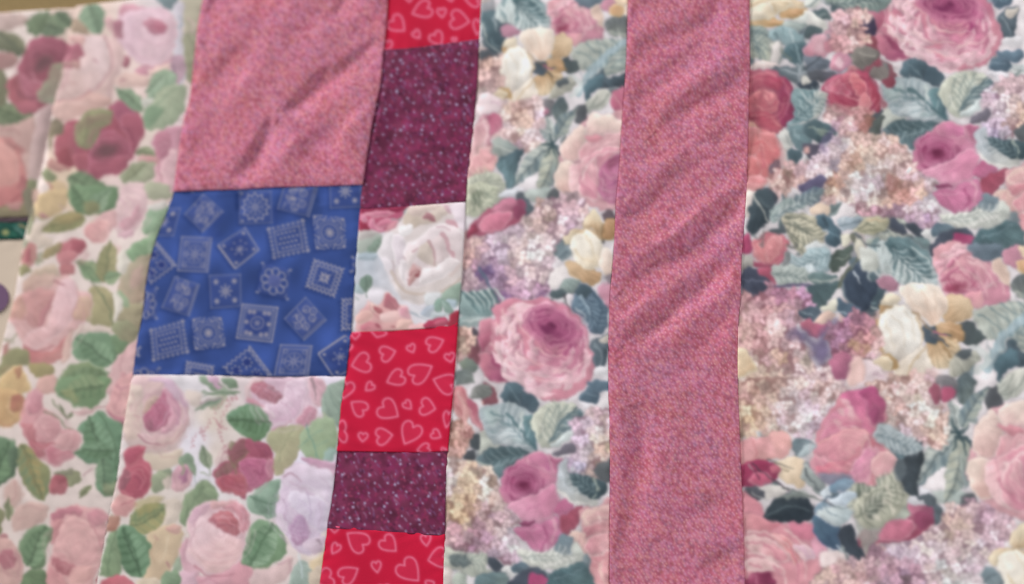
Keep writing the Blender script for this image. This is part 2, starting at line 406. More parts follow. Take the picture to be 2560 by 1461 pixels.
    F("980 800 1090 700 1160 670 1195 720 1150 800 1060 850 1000 870", "d4d2c9", "b5b8b0", g="1150 680 1010 860", st=.1)
    S("1170 720 1110 790 1020 840", 12, "838983", .7, 4); S("1100 720 1060 800 1000 830", 8, "8e938c", .7, 3)
    F("810 480 880 430 940 470 965 530 890 565 830 540", "495054", "5b6567")
    # magnolia
    F("770 300 850 275 920 340 890 420 800 450 760 430", "d6bc9c", "c2a17c", g="900 320 780 440", st=.1)
    F("700 470 780 440 850 470 865 540 800 560 720 540", "c4a27c", "b08a60", st=.12)
    F("660 560 740 520 830 560 830 620 760 690 680 715 640 640", "bd9a72", "d8c2a2", g="680 560 740 700", st=.16)
    S("700 500 780 560 830 600", 8, "e3cfa8", .7); S("690 520 740 590 770 640", 8, "8d6b3f", .7)
    F("640 470 700 460 720 520 690 580 640 560", "515c66"); S("690 510 790 520", 10, "6a6a70"); S("690 520 760 585", 10, "5c5d64"); S("700 500 760 530", 12, "a8657a")
    F("400 380 470 360 560 370 500 420 420 430", "b99467"); S("380 460 372 560 400 640", 20, "c29b68", .8, 8)
    F("410 350 480 295 525 320 500 365 430 375", "e5d6c2", st=.1)
    F("525 280 600 235 745 225 782 330 755 420 690 475 640 430 570 370", "ecdcd1", "e6c9ba", g="640 250 690 470", rim="f2e8e0", rw=6, st=.03)
    for q in ("690 460 640 380 570 300", "692 460 680 350 650 260", "695 460 720 350 720 260"): S(q, 6, "d3b5a5", .6, 3)
    F("390 460 440 390 540 355 610 420 642 500 620 580 560 640 470 675 400 640 392 540", "f3eee8", "e6dad0", g="520 480 400 660", rim="ece0d0", rw=7, st=.03)
    S("600 430 640 510 610 590", 12, "cfb293", .8, 5); S("600 400 650 460 690 500", 12, "a98a6e", .8, 4)
    for q in ("470 420 520 500 520 600", "430 450 450 540 450 620", "540 390 580 470 580 560"): S(q, 6, "dccbb8", .6, 3)
    F("440 790 470 690 560 630 620 590 652 650 640 740 560 812 460 842", "ece0d6", "dccbbb", g="600 620 460 800", rim="f2e6da", rw=6, st=.05)
    S("640 600 560 680 500 790", 8, "cdb08f", .7)
    F("390 650 460 660 470 720 420 740 380 700", "bd9860"); F("325 705 395 655 440 685 430 740 350 725", "e0cbae", rim="efe2d0")
    # small leaves
    F("650 790 740 735 790 800 760 870 680 885", "8b8488", "6f7276", st=.1); F("660 830 720 800 750 840 700 880", "aa7288")
    F("785 770 840 725 885 780 850 885 785 895", "59656a", "727d7c", st=.1)
    F("770 650 900 590 935 640 860 710 750 750", "bdb8ac", "9ea198", st=.1); F("800 620 870 590 885 630 820 655", "5f666a")
    # lilac heads
    LIL("235 470 350 440 395 520 370 620 320 700 240 690", [(280,500,'d3b0a4'),(330,560,'c9a3a2'),(270,640,'d6b4b4')], "8f6670", 17.0, 11)
    LIL("390 790 460 770 640 750 690 900 690 1040 620 1130 510 1110 400 1010 370 900", [(500,830,'c99f98'),(430,900,'e4c6c8'),(560,900,'d5a99c'),(600,1000,'e6cfd2'),(520,1080,'dcb8bc'),(660,860,'cdb4bd')], "9c7070", 17.0, 12)
    F("225 720 330 690 400 790 310 850 220 870", "efd9de"); S("330 770 380 770", 20, "d7b7c4", .7)
    # rose at the left
    F("205 930 280 850 390 840 400 960 330 1000 310 1100 385 1180 330 1265 170 1335 130 1250", "cf8da0", "e0a4a8", g="330 900 220 1320", st=.05)
    F("290 855 380 835 398 930 330 1000 300 935", "b5607d", "c77f96", st=.06)
    F("215 930 290 880 300 990 260 1100 190 1160 170 1060", "d9a0ae", "e6b8ba", rim="ecc9ca", st=.05)
    F("170 1180 290 1080 385 1185 330 1260 200 1320", "dfa2aa", "e8b2ac", rim="edc6c2", st=.06); S("250 1200 240 1280 200 1330", 10, "c8808e", .7)
    S("250 880 300 990 270 1100", 14, "ebc6cb", .8, 6); S("300 1060 330 1130 300 1200", 10, "c27a8c", .6)
    # leaf star
    F("310 1060 400 1020 520 1110 450 1165 340 1135", "aab1ac", "919c9b", st=.1); S("330 1080 420 1100 490 1130", 10, "d0d3cc", .7)
    F("620 1240 700 1120 750 1150 700 1240", "54646b")
    F("400 1150 540 1105 562 1140 520 1250 500 1370 440 1395 400 1280 370 1200", "4e5f68", "6a8289", g="540 1120 420 1300", st=.1)
    S("430 1180 430 1280 470 1360", 20, "78909a", .7, 6)
    LF(770,1060,640,1115,80,'9aa29b','65757a',0,4); LF(768,1050,660,960,80,'c9ccc9','8d979a',.05,4); LF(770,1040,735,870,95,'c9ceca','9aa3a3',0,4)
    LF(785,1030,965,790,115,'b9beb4','708088',-.05,5); LF(772,1075,490,1390,150,'cfd3cc','74848a',.05,5); LF(778,1080,640,1470,165,'c8c9b9','828e8e',-.08,6)
    LF(772,1065,860,1210,66,'6f7e80','485a60'); F("770 1080 830 1180 810 1300 760 1380 760 1200", "b5b9ac", "7f8c8e", st=.1)
    for q in ("765 1060 740 990", "765 1060 830 1020", "768 1070 720 1160", "770 1070 800 1180", "765 1060 690 1080"): S(q, 22, "42545a", .85, 6)
    F("960 800 1010 800 1025 890 970 935 930 900", "5b5e63")
    # rose at the right
    F("1190 760 1220 680 1300 655 1310 890 1220 835", "c0708a", "ad5875", st=.08); S("1215 720 1260 760 1265 830", 12, "d997a6", .7, 5)
    F("840 1090 900 980 1050 870 1180 850 1330 880 1340 1500 960 1500 790 1350 810 1220", "d9a3ad", soft=4)
    F("1000 950 1050 870 1180 848 1250 900 1330 950 1300 1060 1100 1060 1010 1040", "e9d2ca", "dfb8b8", g="1150 860 1120 1060", rim="efdfd8", st=.04)
    F("840 1090 900 980 980 930 1012 1040 960 1170 870 1200 830 1150", "e8cec7", "dcb4b2", g="870 1000 960 1150", rim="efdcd4", st=.04)
    F("785 1350 810 1220 900 1195 960 1250 900 1425 810 1412", "e9d1c8", "dfb3ae", g="820 1260 930 1330", rim="f0ddd4", st=.04)
    F("950 1170 1000 1060 1150 1000 1330 960 1320 1130 1150 1120 1010 1240", "d898a6", "e3b6ba", g="1010 1200 1080 1020", rim="e9c6c8", st=.05)
    F("890 1240 960 1195 1100 1110 1280 1085 1200 1180 1120 1270 1110 1440 960 1470 890 1380", "d793a5", "e8bdc2", g="1120 1200 940 1350", rim="ecc9cb", st=.05)
    F("960 1440 1000 1240 1080 1180 1110 1290 1110 1470", "e3b3ba", "d48fa3", rim="edcfd0", st=.04)
    S("1000 1230 1100 1150 1260 1120", 14, "eed0d1", .8, 6); S("960 1300 1000 1390 1080 1430", 14, "c77f96", .7, 6); S("1030 1210 1010 1320 1040 1420", 10, "c98399", .6, 5)
    F("1108 1280 1200 1170 1340 1150 1340 1500 1140 1470", "b3658a", "c27f9f", st=.08); E(1215, 1205, 50, 34, -30, "8d4866", .6, .9)
    S("1130 1330 1160 1400 1240 1420", 16, "d494b0", .8, 6); S("1150 1270 1200 1310 1260 1300", 12, "cf8caa", .8, 5); S("1180 1360 1230 1340", 10, "97507a", .7)
    SWIRL(1230, 1230, 300, "e9c4c8", "b86d88", 18, 61, .95, 0, 15, .45, False)
    F("985 1000 1100 1010 1130 1040 1050 1060", "d38f9d")
    # lower left leaf
    F("140 1340 330 1268 412 1330 432 1440 430 1560 130 1560", "cbccbb", "b3b9ad", st=.1); F("180 1380 250 1350 270 1420 210 1480 170 1460", "7b8275", "5e685f", st=.1)
    VN(190, 1480, 330, 1290, 230, 6, "878d80", "e0dfcf", .55, 13)
    for q in ("250 1400 310 1350 340 1300", "240 1430 330 1420 400 1370", "200 1370 230 1320"): S(q, 12, "8f968a", .7, 4)
    F("430 1400 520 1380 590 1430 560 1480 440 1480", "e4e2e8"); F("500 1440 560 1425 600 1450 560 1500", "5d656c")

def floral_mid():
    view('K')
    BG("250 -10 490 -10 560 60 660 60 800 90 1000 40 1110 110 1400 200 1400 1500 140 1500 180 1000 200 700 230 300", "dccfd6", soft=12)
    F("255 -30 480 -30 492 90 430 162 300 192 252 172", "c9c9b4", "b3b8a6", st=.08); F("305 30 380 5 385 90 320 135", "767d6c", "5c655c", st=.1)
    VN(300, 170, 460, -10, 200, 6, "858c7c", "dcdcc9", .55, 12)
    for q in ("370 60 430 80 470 60", "380 100 400 150", "310 120 300 180", "340 120 350 170"): S(q, 14, "dcdac6", .7, 6)
    S("400 30 460 60", 10, "8b9488", .7)
    F("500 40 560 0 640 10 620 60 540 70", "dfe1e8"); F("690 60 720 0 870 -10 860 50 780 80", "c3cac6", "a9b4b0")
    F("850 85 870 5 930 15 925 95", "5f6367")
    # lilac
    LIL("256 330 420 310 560 280 640 230 780 100 1000 45 1115 110 1130 200 980 340 900 420 880 520 870 640 860 740 700 790 560 795 470 805 440 700 300 722 225 690 240 500",
        [(1000,100,'cda4b2'),(1060,200,'d2b2bd'),(820,200,'cfaea8'),(680,380,'e4cccb'),(760,480,'efdedd'),(640,520,'e6cccb'),(520,400,'dfc8d8'),(480,440,'d8c2d6'),(300,400,'cb9fa0'),(280,480,'c79c96'),(450,520,'a986a6'),(400,600,'7b5f88'),(620,600,'d0acbd'),(640,740,'c197b0'),(280,640,'c4a3a8'),(540,760,'8a6487'),(880,500,'e0cad2'),(760,620,'d9bcc2'),(420,680,'a88aa4'),(800,740,'a982a0')], "87607c", 17.0, 21)
    E(420, 590, 60, 40, 30, "6a5079", .8, .55); E(520, 770, 60, 26, 10, "6d5078", .8, .6); E(830, 760, 50, 26, 0, "8a6088", .8, .5)
    S("350 560 400 660 470 800", 22, "5f6b80", .9, 12)
    # red bud
    F("630 60 720 75 742 125 700 190 640 140", "59656d", "6a747c", st=.1)
    F("266 290 330 200 470 120 590 65 650 90 692 170 640 235 560 285 420 315 300 335 256 360", "b5627c", "a24c68", st=.05)
    F("345 265 370 200 480 163 572 168 585 222 520 285 400 305", "d5829b", "c76f8c", rim="dd9bae", st=.04)
    F("450 140 590 66 645 90 600 150 480 160", "d38ba4", "bf6f8b", st=.05); F("590 150 650 118 692 170 620 224", "8f4664"); F("260 350 270 290 320 230 340 290 300 330", "963f58")
    F("640 60 690 100 690 140 640 100", "99506e")
    # second magnolia
    F("1260 170 1330 150 1350 220 1280 235", "6c5e66")
    F("1100 230 1180 145 1235 170 1262 280 1250 372 1180 290 1120 300", "e4d3b8", "c3a078", g="1180 160 1220 340", st=.12)
    F("1265 250 1340 215 1350 335 1268 365", "bd9468", "ab8254", st=.1)
    F("970 350 1050 285 1180 300 1245 360 1100 350 1000 400", "e4d2b6", "c3a27a", g="990 380 1200 320", st=.12)
    F("860 600 980 550 1012 620 930 705 868 722", "efe6e6")
    F("1000 530 1090 530 1200 585 1245 650 1170 695 1080 655 1010 600", "d0b08a", "b5906a", st=.1)
    F("1015 420 1040 330 1130 298 1220 345 1262 410 1240 545 1160 585 1080 545 1035 480", "f3eadf", "e4d2bc", g="1120 400 1200 560", rim="f3eadd", st=.04)
    F("1225 520 1265 425 1330 455 1345 580 1310 645 1240 600", "f2e2da", "e4cabd", rim="f4ebe4")
    S("1060 440 1110 500 1180 520", 8, "d8bf9c", .7); S("1120 320 1170 400 1180 500", 6, "dcc6a8", .6); S("1262 250 1255 360", 12, "8c6f4d", .7); E(1262, 375, 16, 16, 0, "5d5a58", .6, .8)
    F("910 455 960 398 1022 440 1010 492 960 522", "75848c", "8f9ca2", st=.08); S("920 500 990 450", 8, "59666e", .7)
    F("940 725 990 638 1080 655 1095 720 1020 765", "95a19e", "7b8987", st=.12)
    F("870 740 960 735 1000 770 900 795", "58656a"); F("960 790 1040 760 1060 850 1000 870", "e8dfe4")
    F("1215 720 1260 670 1340 700 1340 870 1290 870 1255 800", "cb95aa", "b9788f", st=.06); F("1260 640 1340 600 1340 680 1280 680", "857a82")
    F("1028 840 1078 700 1150 695 1240 780 1288 900 1272 1022 1180 1035 1120 940 1050 885", "6d8197", "5a6b7d", g="1080 850 1270 950", st=.06)
    VN(1120, 720, 1200, 1010, 200, 6, "4f6075", "8fa3b5", .5, 11)
    F("1050 740 1080 695 1150 695 1180 740 1120 790", "4d5c66"); S("1090 780 1140 850 1160 910", 26, "a3b6c6", .8, 8); S("1060 860 1110 900 1140 970", 14, "c9d2d8", .7, 6)
    S("1190 740 1240 850 1220 990", 12, "45566a", .7, 5); S("975 770 985 830 1015 875", 12, "514c52", .9)
    # striped leaf at the left
    F("195 770 400 715 462 800 475 870 400 945 280 935 190 900", "9db0af", "7f9698", st=.05)
    for i in range(5): S([(240+i*50), 745-i*6, 290+i*48, 800-i*2, 345+i*36, 885-i*6], 22, "5a7277", .85, 8); S([(262+i*50), 735-i*6, 320+i*48, 790-i*2, 372+i*34, 870-i*6], 18, "d3dcd9", .85, 6)
    F("200 930 430 920 340 985 200 1000", "8b9f9f", "b6c0c0"); S("220 960 320 950 420 925", 10, "dadfdd", .7)
    # big many petalled rose
    F("340 1080 350 980 400 930 470 930 460 850 560 800 720 797 830 788 960 840 1080 920 1150 1030 1170 1130 1208 1220 1190 1330 1120 1440 980 1510 860 1520 740 1480 640 1420 560 1395 440 1392 380 1335 335 1200", "cf8299", "d78fa3", soft=4)
    F("338 1090 355 965 440 935 455 1050 425 1130 380 1180 348 1160", "cc8298", "b05a78", g="350 1000 440 1120", rim="dda2b0", st=.05)
    F("332 1190 420 1185 520 1290 575 1385 450 1396 378 1335", "d07f96", "a9567a", g="360 1260 540 1330", rim="dc9bab", st=.05); F("420 1195 480 1220 560 1330 480 1290", "9c4a6c")
    q = _mv(_rc('K', 790, 1150, 395, 345))
    view('K'); _keep = XFPUSH()
    CABBAGE(*q, 28, .22, -.38, 'efcbd3', 'd68ea6', '9c4270', 210, 17, ln=.55)
    XFPOP(_keep)
    F("720 890 800 812 950 850 1090 935 1150 1060 1060 1120 900 1100 800 1010 735 955", "a44675", "b55a85", soft=26, a=.5)
    SWIRL(880, 985, 210, 'd386a4', '8a3563', 30, 5, .62, 20, 22)
    E(835, 1010, 46, 26, 15, "742a54", .7, .85); E(900, 1040, 60, 20, 20, "8a3763", .8, .6)
    for q in ("470 960 520 1060 600 1150", "520 880 580 1000 680 1110", "600 850 640 960 720 1060", "440 1110 540 1230 680 1320", "620 1180 740 1250 880 1280", "760 1150 860 1200 1000 1210", "700 1340 840 1390 1000 1380", "900 1310 1030 1300 1140 1240"): S(q, 16, "f0c8cb", .6, 5)
    # left edge scraps
    F("190 1000 240 1010 330 1020 350 1180 340 1280 290 1250 200 1240", "8b5562"); F("250 1040 330 1015 342 1115 280 1135", "544e57")
    LIL("188 1000 255 1020 300 1150 240 1225 186 1210", [(220,1050,'d9b0a4'),(270,1160,'d6a9a2')], "9a6a6c", 17.0, 31)
    F("205 1240 300 1225 352 1300 270 1335", "8a9488", "6f7974", st=.1); F("176 1310 280 1315 325 1385 240 1405 176 1390", "6f787a", "858c87", st=.08)
    F("380 1340 460 1400 500 1456 420 1456", "d9cdd0")
    F("1180 1090 1310 1045 1300 1170 1268 1295 1200 1295 1185 1180", "69757f", "525e68", st=.08); F("1230 1080 1310 1050 1300 1110 1250 1120", "d0c6be"); S("1200 1110 1240 1180 1250 1270", 12, "97a3aa", .7, 5)
    F("1190 1290 1310 1280 1310 1360 1220 1350", "e6e2e6")
    view('L')
    BG("170 60 500 110 780 160 1090 180 1400 40 1400 1600 60 1600 110 600 150 200", "dcd4d4", soft=10)
    F("155 30 230 15 305 130 300 230 250 285 190 230 155 150", "cc838d", "dda49f", st=.1); S("200 60 240 150 255 250", 14, "e6b8ae", .8, 5); S("170 90 200 170 230 230", 10, "b0626f", .7); S("230 30 280 120 285 200", 8, "a8566a", .7)
    F("375 -10 450 25 482 132 420 152 366 120", "8a5360"); F("295 95 330 10 420 5 432 72 370 105", "90908e", "767b78", st=.1); E(377, 128, 10, 10, 0, "d7a7a0")
    F("265 120 330 135 385 320 372 362 300 250", "a6566d", "c17f8c", st=.08); S("280 180 330 270 372 350", 10, "d9a2a8", .8, 4)
    LIL("135 280 280 290 295 400 250 500 200 545 130 560", [(200,310,'c99488'),(180,420,'d6a592'),(250,360,'b98078'),(170,510,'cfa09a')], "8a5a58", 17.0, 32)
    F("285 420 340 365 392 390 372 462 310 485", "4f565b"); F("240 520 310 480 335 545 270 570", "4f5258")
    F("380 350 470 400 520 480 420 520 350 520", "cfd2c8", "b7bdb5")
    F("505 80 560 -5 640 5 702 60 652 172 580 162 520 122", "5f737f", "4a5a64", g="560 20 640 160", st=.07); F("650 162 690 58 770 108 792 160 750 222 690 192", "4b5b67", "596a75"); S("560 20 620 90 640 150", 8, "7f929c", .7)
    F("1085 90 1140 40 1200 15 1232 90 1190 152 1110 132", "65798c", "566777"); F("1150 -10 1310 -10 1300 60 1200 55", "677a8d"); S("1110 70 1200 90", 6, "8c9aa8", .7)
    F("1060 130 1110 130 1190 155 1230 200 1150 220", "e7e2e8")
    # pair of white leaves
    F("362 180 500 138 620 148 742 230 762 330 784 420 772 492 640 502 520 452 420 402 380 290", "b2bcc0", "a2adb2", g="600 400 420 160", st=.04)
    F("470 370 620 325 680 400 640 472 540 452", "d6dde0", "c3cccf", soft=8); F("380 190 470 160 520 250 430 320", "aab9b8", soft=10, a=.8)
    F("680 240 742 235 764 380 772 492 715 445 690 340", "6f8c92", "55707a", g="690 260 770 480", st=.05)
    VN(775, 492, 440, 190, 300, 6, "6f848c", "c9d2d5", .45, 11)
    S("545 215 640 310 775 492", 17, "587178", .9, 12); S("440 208 500 235 585 240", 12, "6b8287", .8, 5); S("505 290 560 300 640 310", 11, "6b8287", .8, 5); S("440 348 490 342", 12, "7d9194", .7, 4); S("600 420 680 420 720 440", 10, "8ea1a2", .7, 4)
    S("665 215 675 270 655 335", 26, "d3dcd9", .85, 8)
    F("750 220 860 135 970 125 1064 168 1064 260 1034 360 960 442 862 482 788 432 745 330", "cdcec0", "bcc0b4", st=.05)
    F("858 425 950 265 1070 195 1104 240 1040 340 940 380", "768991", "66787f", g="880 400 1080 210", st=.06); F("868 440 1030 330 1045 372 960 448 900 475", "d2dada", soft=4)
    VN(860, 425, 980, 140, 240, 6, "8b9894", "e2e3d8", .5, 11)
    for q in ("860 175 830 250 795 340", "930 145 890 240 850 330", "990 150 950 230 900 320", "830 320 800 380 790 420"): S(q, 14, "929c97", .7, 4)
    S("1066 180 960 290 850 430", 10, "586c74", .85, 8); S("800 300 820 370 850 420", 16, "e4e4da", .7, 6)
    F("330 560 420 485 560 462 722 505 640 565 560 645 500 690 420 595", "71858c", "5f737a", st=.05); F("375 510 470 462 640 474 712 515 540 540 430 562", "526369"); S("450 615 540 580 660 540", 10, "a2b2b7", .75, 4); S("500 560 510 620", 10, "9db0b5", .7, 4); S("560 550 560 610", 10, "9db0b5", .6, 4)
    VN(720, 510, 380, 570, 150, 5, "50656b", "93a5aa", .5, 10)
    F("330 550 400 580 450 600 380 600", "a8b2ac")
    # lilac heads
    LIL("115 560 230 550 330 590 420 640 500 720 580 900 655 980 605 1060 645 1180 605 1280 540 1335 450 1235 300 1222 150 1235 100 1100 105 800",
        [(280,720,'e6c7a6'),(250,880,'e3bd9a'),(200,960,'dfb68f'),(420,800,'e0bfb8'),(450,1000,'cba4ab'),(560,1130,'e2d0dc'),(150,1080,'b9909e'),(300,1180,'a3788f'),(540,1280,'bc9bb1'),(250,610,'dfc1b0'),(130,700,'e6d6da'),(380,700,'dfbeb8'),(560,980,'dcc0c6'),(350,1080,'b08898')], "8c6068", 17.0, 33)
    LIL("1045 280 1150 225 1320 195 1330 560 1200 645 1110 685 1020 645 1015 500 1035 380",
        [(1100,340,'d3b0c4'),(1220,360,'ecd8d3'),(1250,440,'ddbda8'),(1120,480,'dccad8'),(1080,590,'bda8c2'),(1200,580,'c99f98'),(1270,270,'d5b0b8'),(1040,420,'cdb2c6')], "8c6880", 17.0, 34)
    F("895 515 1020 425 1045 490 960 535", "75707c"); F("1185 620 1320 545 1320 705 1230 695", "62666a")
    # second rose
    F("515 720 560 640 640 565 720 518 800 497 850 540 930 560 965 620 920 700 940 850 905 950 900 1000 955 1120 860 1195 780 1225 700 1172 640 1112 660 980 600 900 520 825", "cd7d9c", "d78fae", g="600 650 850 950", soft=4, st=.03)
    F("700 520 800 497 860 550 880 640 800 620 720 600", "d388a6", "c4709a", rim="dfa0b5", st=.04); F("865 530 962 560 945 655 900 670 880 600", "aa5f80", "b8728f", rim="d092a9")
    F("520 720 570 640 660 590 760 620 800 720 760 840 640 860 560 800", "b45a83", "a44a75", soft=9)
    SWIRL(675, 735, 165, 'd98fae', '8c3662', 30, 8, .92, 0, 20)
    E(680, 742, 44, 32, 20, "6f2849", .8, .85)
    F("560 880 640 840 760 800 900 720 935 850 905 950 800 1000 700 1000 610 930", "d589a9", "dd9bb7", g="820 820 640 980", rim="e0a7bd", st=.04); S("700 900 800 880 880 810", 14, "c97b9f", .6, 6)
    F("620 1040 760 1028 900 970 945 1010 955 1120 860 1195 780 1225 700 1172 640 1112", "bd6c92", "cc80a3", st=.06); S("880 990 910 1060 880 1150", 20, "dda5b8", .8, 8); S("830 1040 850 1120 800 1190", 16, "a14d77", .7, 6)
    F("640 1000 720 985 760 1010 700 1030 650 1025", "8b4668"); S("620 1060 720 1070 800 1040", 12, "d996b3", .7, 5)
    F("895 925 960 825 1045 890 1015 965 950 985", "b56086", "c6789b", st=.05); F("940 985 1095 895 1105 965 1010 1095 955 1085", "9a475f", "b05c74", st=.06)
    # leaf at the right of it
    F("935 600 1000 555 1025 640 1110 690 1250 700 1284 760 1220 855 1170 905 1050 885 970 815 928 700", "b6bcc3", "c7c6c0", soft=4)
    F("1020 655 1130 668 1280 715 1280 795 1210 848 1120 805 1050 735", "596b73", "45555c", g="1050 680 1240 800", st=.08); S("940 780 1040 870 1180 890", 22, "e2ddd9", .85, 10); S("1180 690 1215 770 1190 840", 18, "aeb6ac", .8, 6); S("960 620 975 720 1010 780", 12, "d5d8de", .7, 5)
    VN(1230, 820, 1000, 640, 190, 5, "44545b", "8fa0a4", .5, 10)
    # rose cut by the seam
    F("1100 920 1200 895 1330 880 1330 1560 1150 1560 1120 1250 1025 1165 1005 1090 1090 1060 1085 960", "dca2aa", "d58f9c", soft=4)
    F("1100 960 1200 900 1330 885 1330 960 1200 990 1130 1040", "e6c0bb", "dba4a8", rim="ecd0c8", st=.05); F("1090 1060 1180 1010 1330 990 1330 1090 1200 1100 1120 1140", "c97f90", "dda6ac", rim="e6bcbc", st=.05)
    F("1008 1095 1080 1060 1130 1120 1150 1240 1110 1250 1030 1170", "e7c5bd", "dca8a6", rim="efd4ca", st=.05); F("1130 1140 1330 1080 1330 1230 1220 1260 1150 1250", "d690a0", "e4b6b8", rim="e8c2c0", st=.06)
    F("1145 1260 1230 1240 1330 1220 1330 1560 1180 1560 1150 1420", "d68f9c", "e3b2b2", rim="ead0cc", st=.06); S("1240 1290 1250 1400 1290 1480", 26, "ecc6bc", .8, 10); S("1230 960 1240 1000", 24, "edd6d0", .8, 10); S("1110 980 1150 1020", 12, "eed0c8", .8)
    SWIRL(1250, 1180, 270, "ecccc6", "c07a88", 16, 62, 1.1, 0, 16, .45, False)
    # white ragged leaf below
    F("630 1215 760 1215 905 1205 1060 1155 1118 1240 1090 1315 960 1372 830 1345 715 1322", "d6d6ce", "c3c6c0", soft=4, st=.06); S("700 1260 850 1280 1000 1240", 14, "9fa7a5", .7, 5); S("820 1320 930 1300 1050 1240", 18, "e9e6e2", .8, 8); F("895 1190 960 1095 1035 1130 1005 1225 930 1225", "74848e", "8896a0", st=.06)
    VN(650, 1260, 1080, 1230, 150, 7, "a6aaa6", "ecebe6", .55, 12)
    # bottom leaves
    F("95 1180 250 1228 400 1225 434 1270 404 1330 455 1362 300 1395 180 1345 95 1330", "c7c9bc", "aeb4ab", st=.06); F("140 1240 260 1250 300 1310 220 1330 150 1300", "5a666a", soft=6, a=.85); S("220 1280 290 1230", 10, "4b585d", .8, 4); S("200 1300 330 1320", 10, "5d6a6c", .8, 4)
    VN(120, 1270, 430, 1290, 150, 6, "8f9a94", "e0e0d4", .5, 11); F("140 1240 260 1250 300 1310 220 1330 150 1300", "5a666a", soft=7, a=.6)
    F("415 1290 450 1255 525 1320 565 1395 480 1375", "49505a"); F("515 1340 600 1318 725 1335 650 1405 560 1405", "e2e1e0"); F("575 1335 640 1285 724 1318 704 1372 620 1375", "5b6c7a", "6f7f8a", st=.06)
    F("330 1400 460 1368 565 1400 580 1560 330 1560", "687c82", "80908f", st=.07); F("90 1340 150 1355 165 1560 85 1560", "cfc2be"); F("165 1370 260 1395 250 1560 185 1560", "b9c0b6", "96a09a", st=.06)
    F("690 1350 800 1335 860 1440 840 1560 540 1560 590 1420", "484e5a", "5a6170"); F("715 1400 760 1365 862 1430 900 1560 716 1560", "a2416d", "b55a80", st=.05)
    F("865 1390 1000 1335 1080 1295 1155 1330 1165 1560 850 1560", "516870", "63787c", st=.08); S("900 1420 1000 1390 1110 1340", 12, "8397a0", .6, 5); F("1115 1240 1150 1260 1160 1320 1100 1310", "7f8a90")

def _rc(v, x, y, rx, ry):
    view(v); k = XFPUSH(); q = pts([x, y, x+rx, y, x, y+ry]); XFPOP(k); return q[0][0], q[0][1], np.hypot(*(q[1]-q[0])), np.hypot(*(q[2]-q[0]))

def _mv(q):
    """ellipse parameters after the current pattern repeat (for shapes drawn in fabric units)"""
    if not XF: return q
    c = np.array(q[:2]); a = XF(np.array([c, c+[q[2], 0], c+[0, q[3]]]))
    return a[0][0], a[0][1], np.hypot(*(a[1]-a[0])), np.hypot(*(a[2]-a[0]))
def XFPUSH():
    global XF
    k = XF; XF = None; return k
def XFPOP(k):
    global XF
    XF = k
def move_by(dx, dy):
    def f(p):
        return from_plane(to_plane(p)+np.array([dx, dy]))
    return f

def BG(*a, **k):
    pass                                   # the ground is painted first, under scattered leaves

def scatter_leaves(x0, y0, x1, y1, n, seed):
    view('P'); r = np.random.RandomState(seed)
    for i in range(n):
        x, y = x0+r.rand()*(x1-x0), y0+r.rand()*(y1-y0); t = r.rand()*6.28; L = 45+40*r.rand()
        c = [('a3b1b4', '74868e'), ('cfd4d2', 'a4afb2'), ('bac1be', '8f9c9e'), ('8f9c9c', '6f7f82'), ('dedfde', 'bfc6c8')][r.randint(5)]
        LF(x, y, x+L*np.cos(t), y+L*np.sin(t), L*(.35+.25*r.rand()), c[0], c[1], r.randn()*.06, 4)

def paint_narrow_floral():
    global CUR, HALO
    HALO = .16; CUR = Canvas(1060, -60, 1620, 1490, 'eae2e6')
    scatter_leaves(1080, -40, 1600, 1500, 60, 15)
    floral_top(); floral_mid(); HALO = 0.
    return CUR

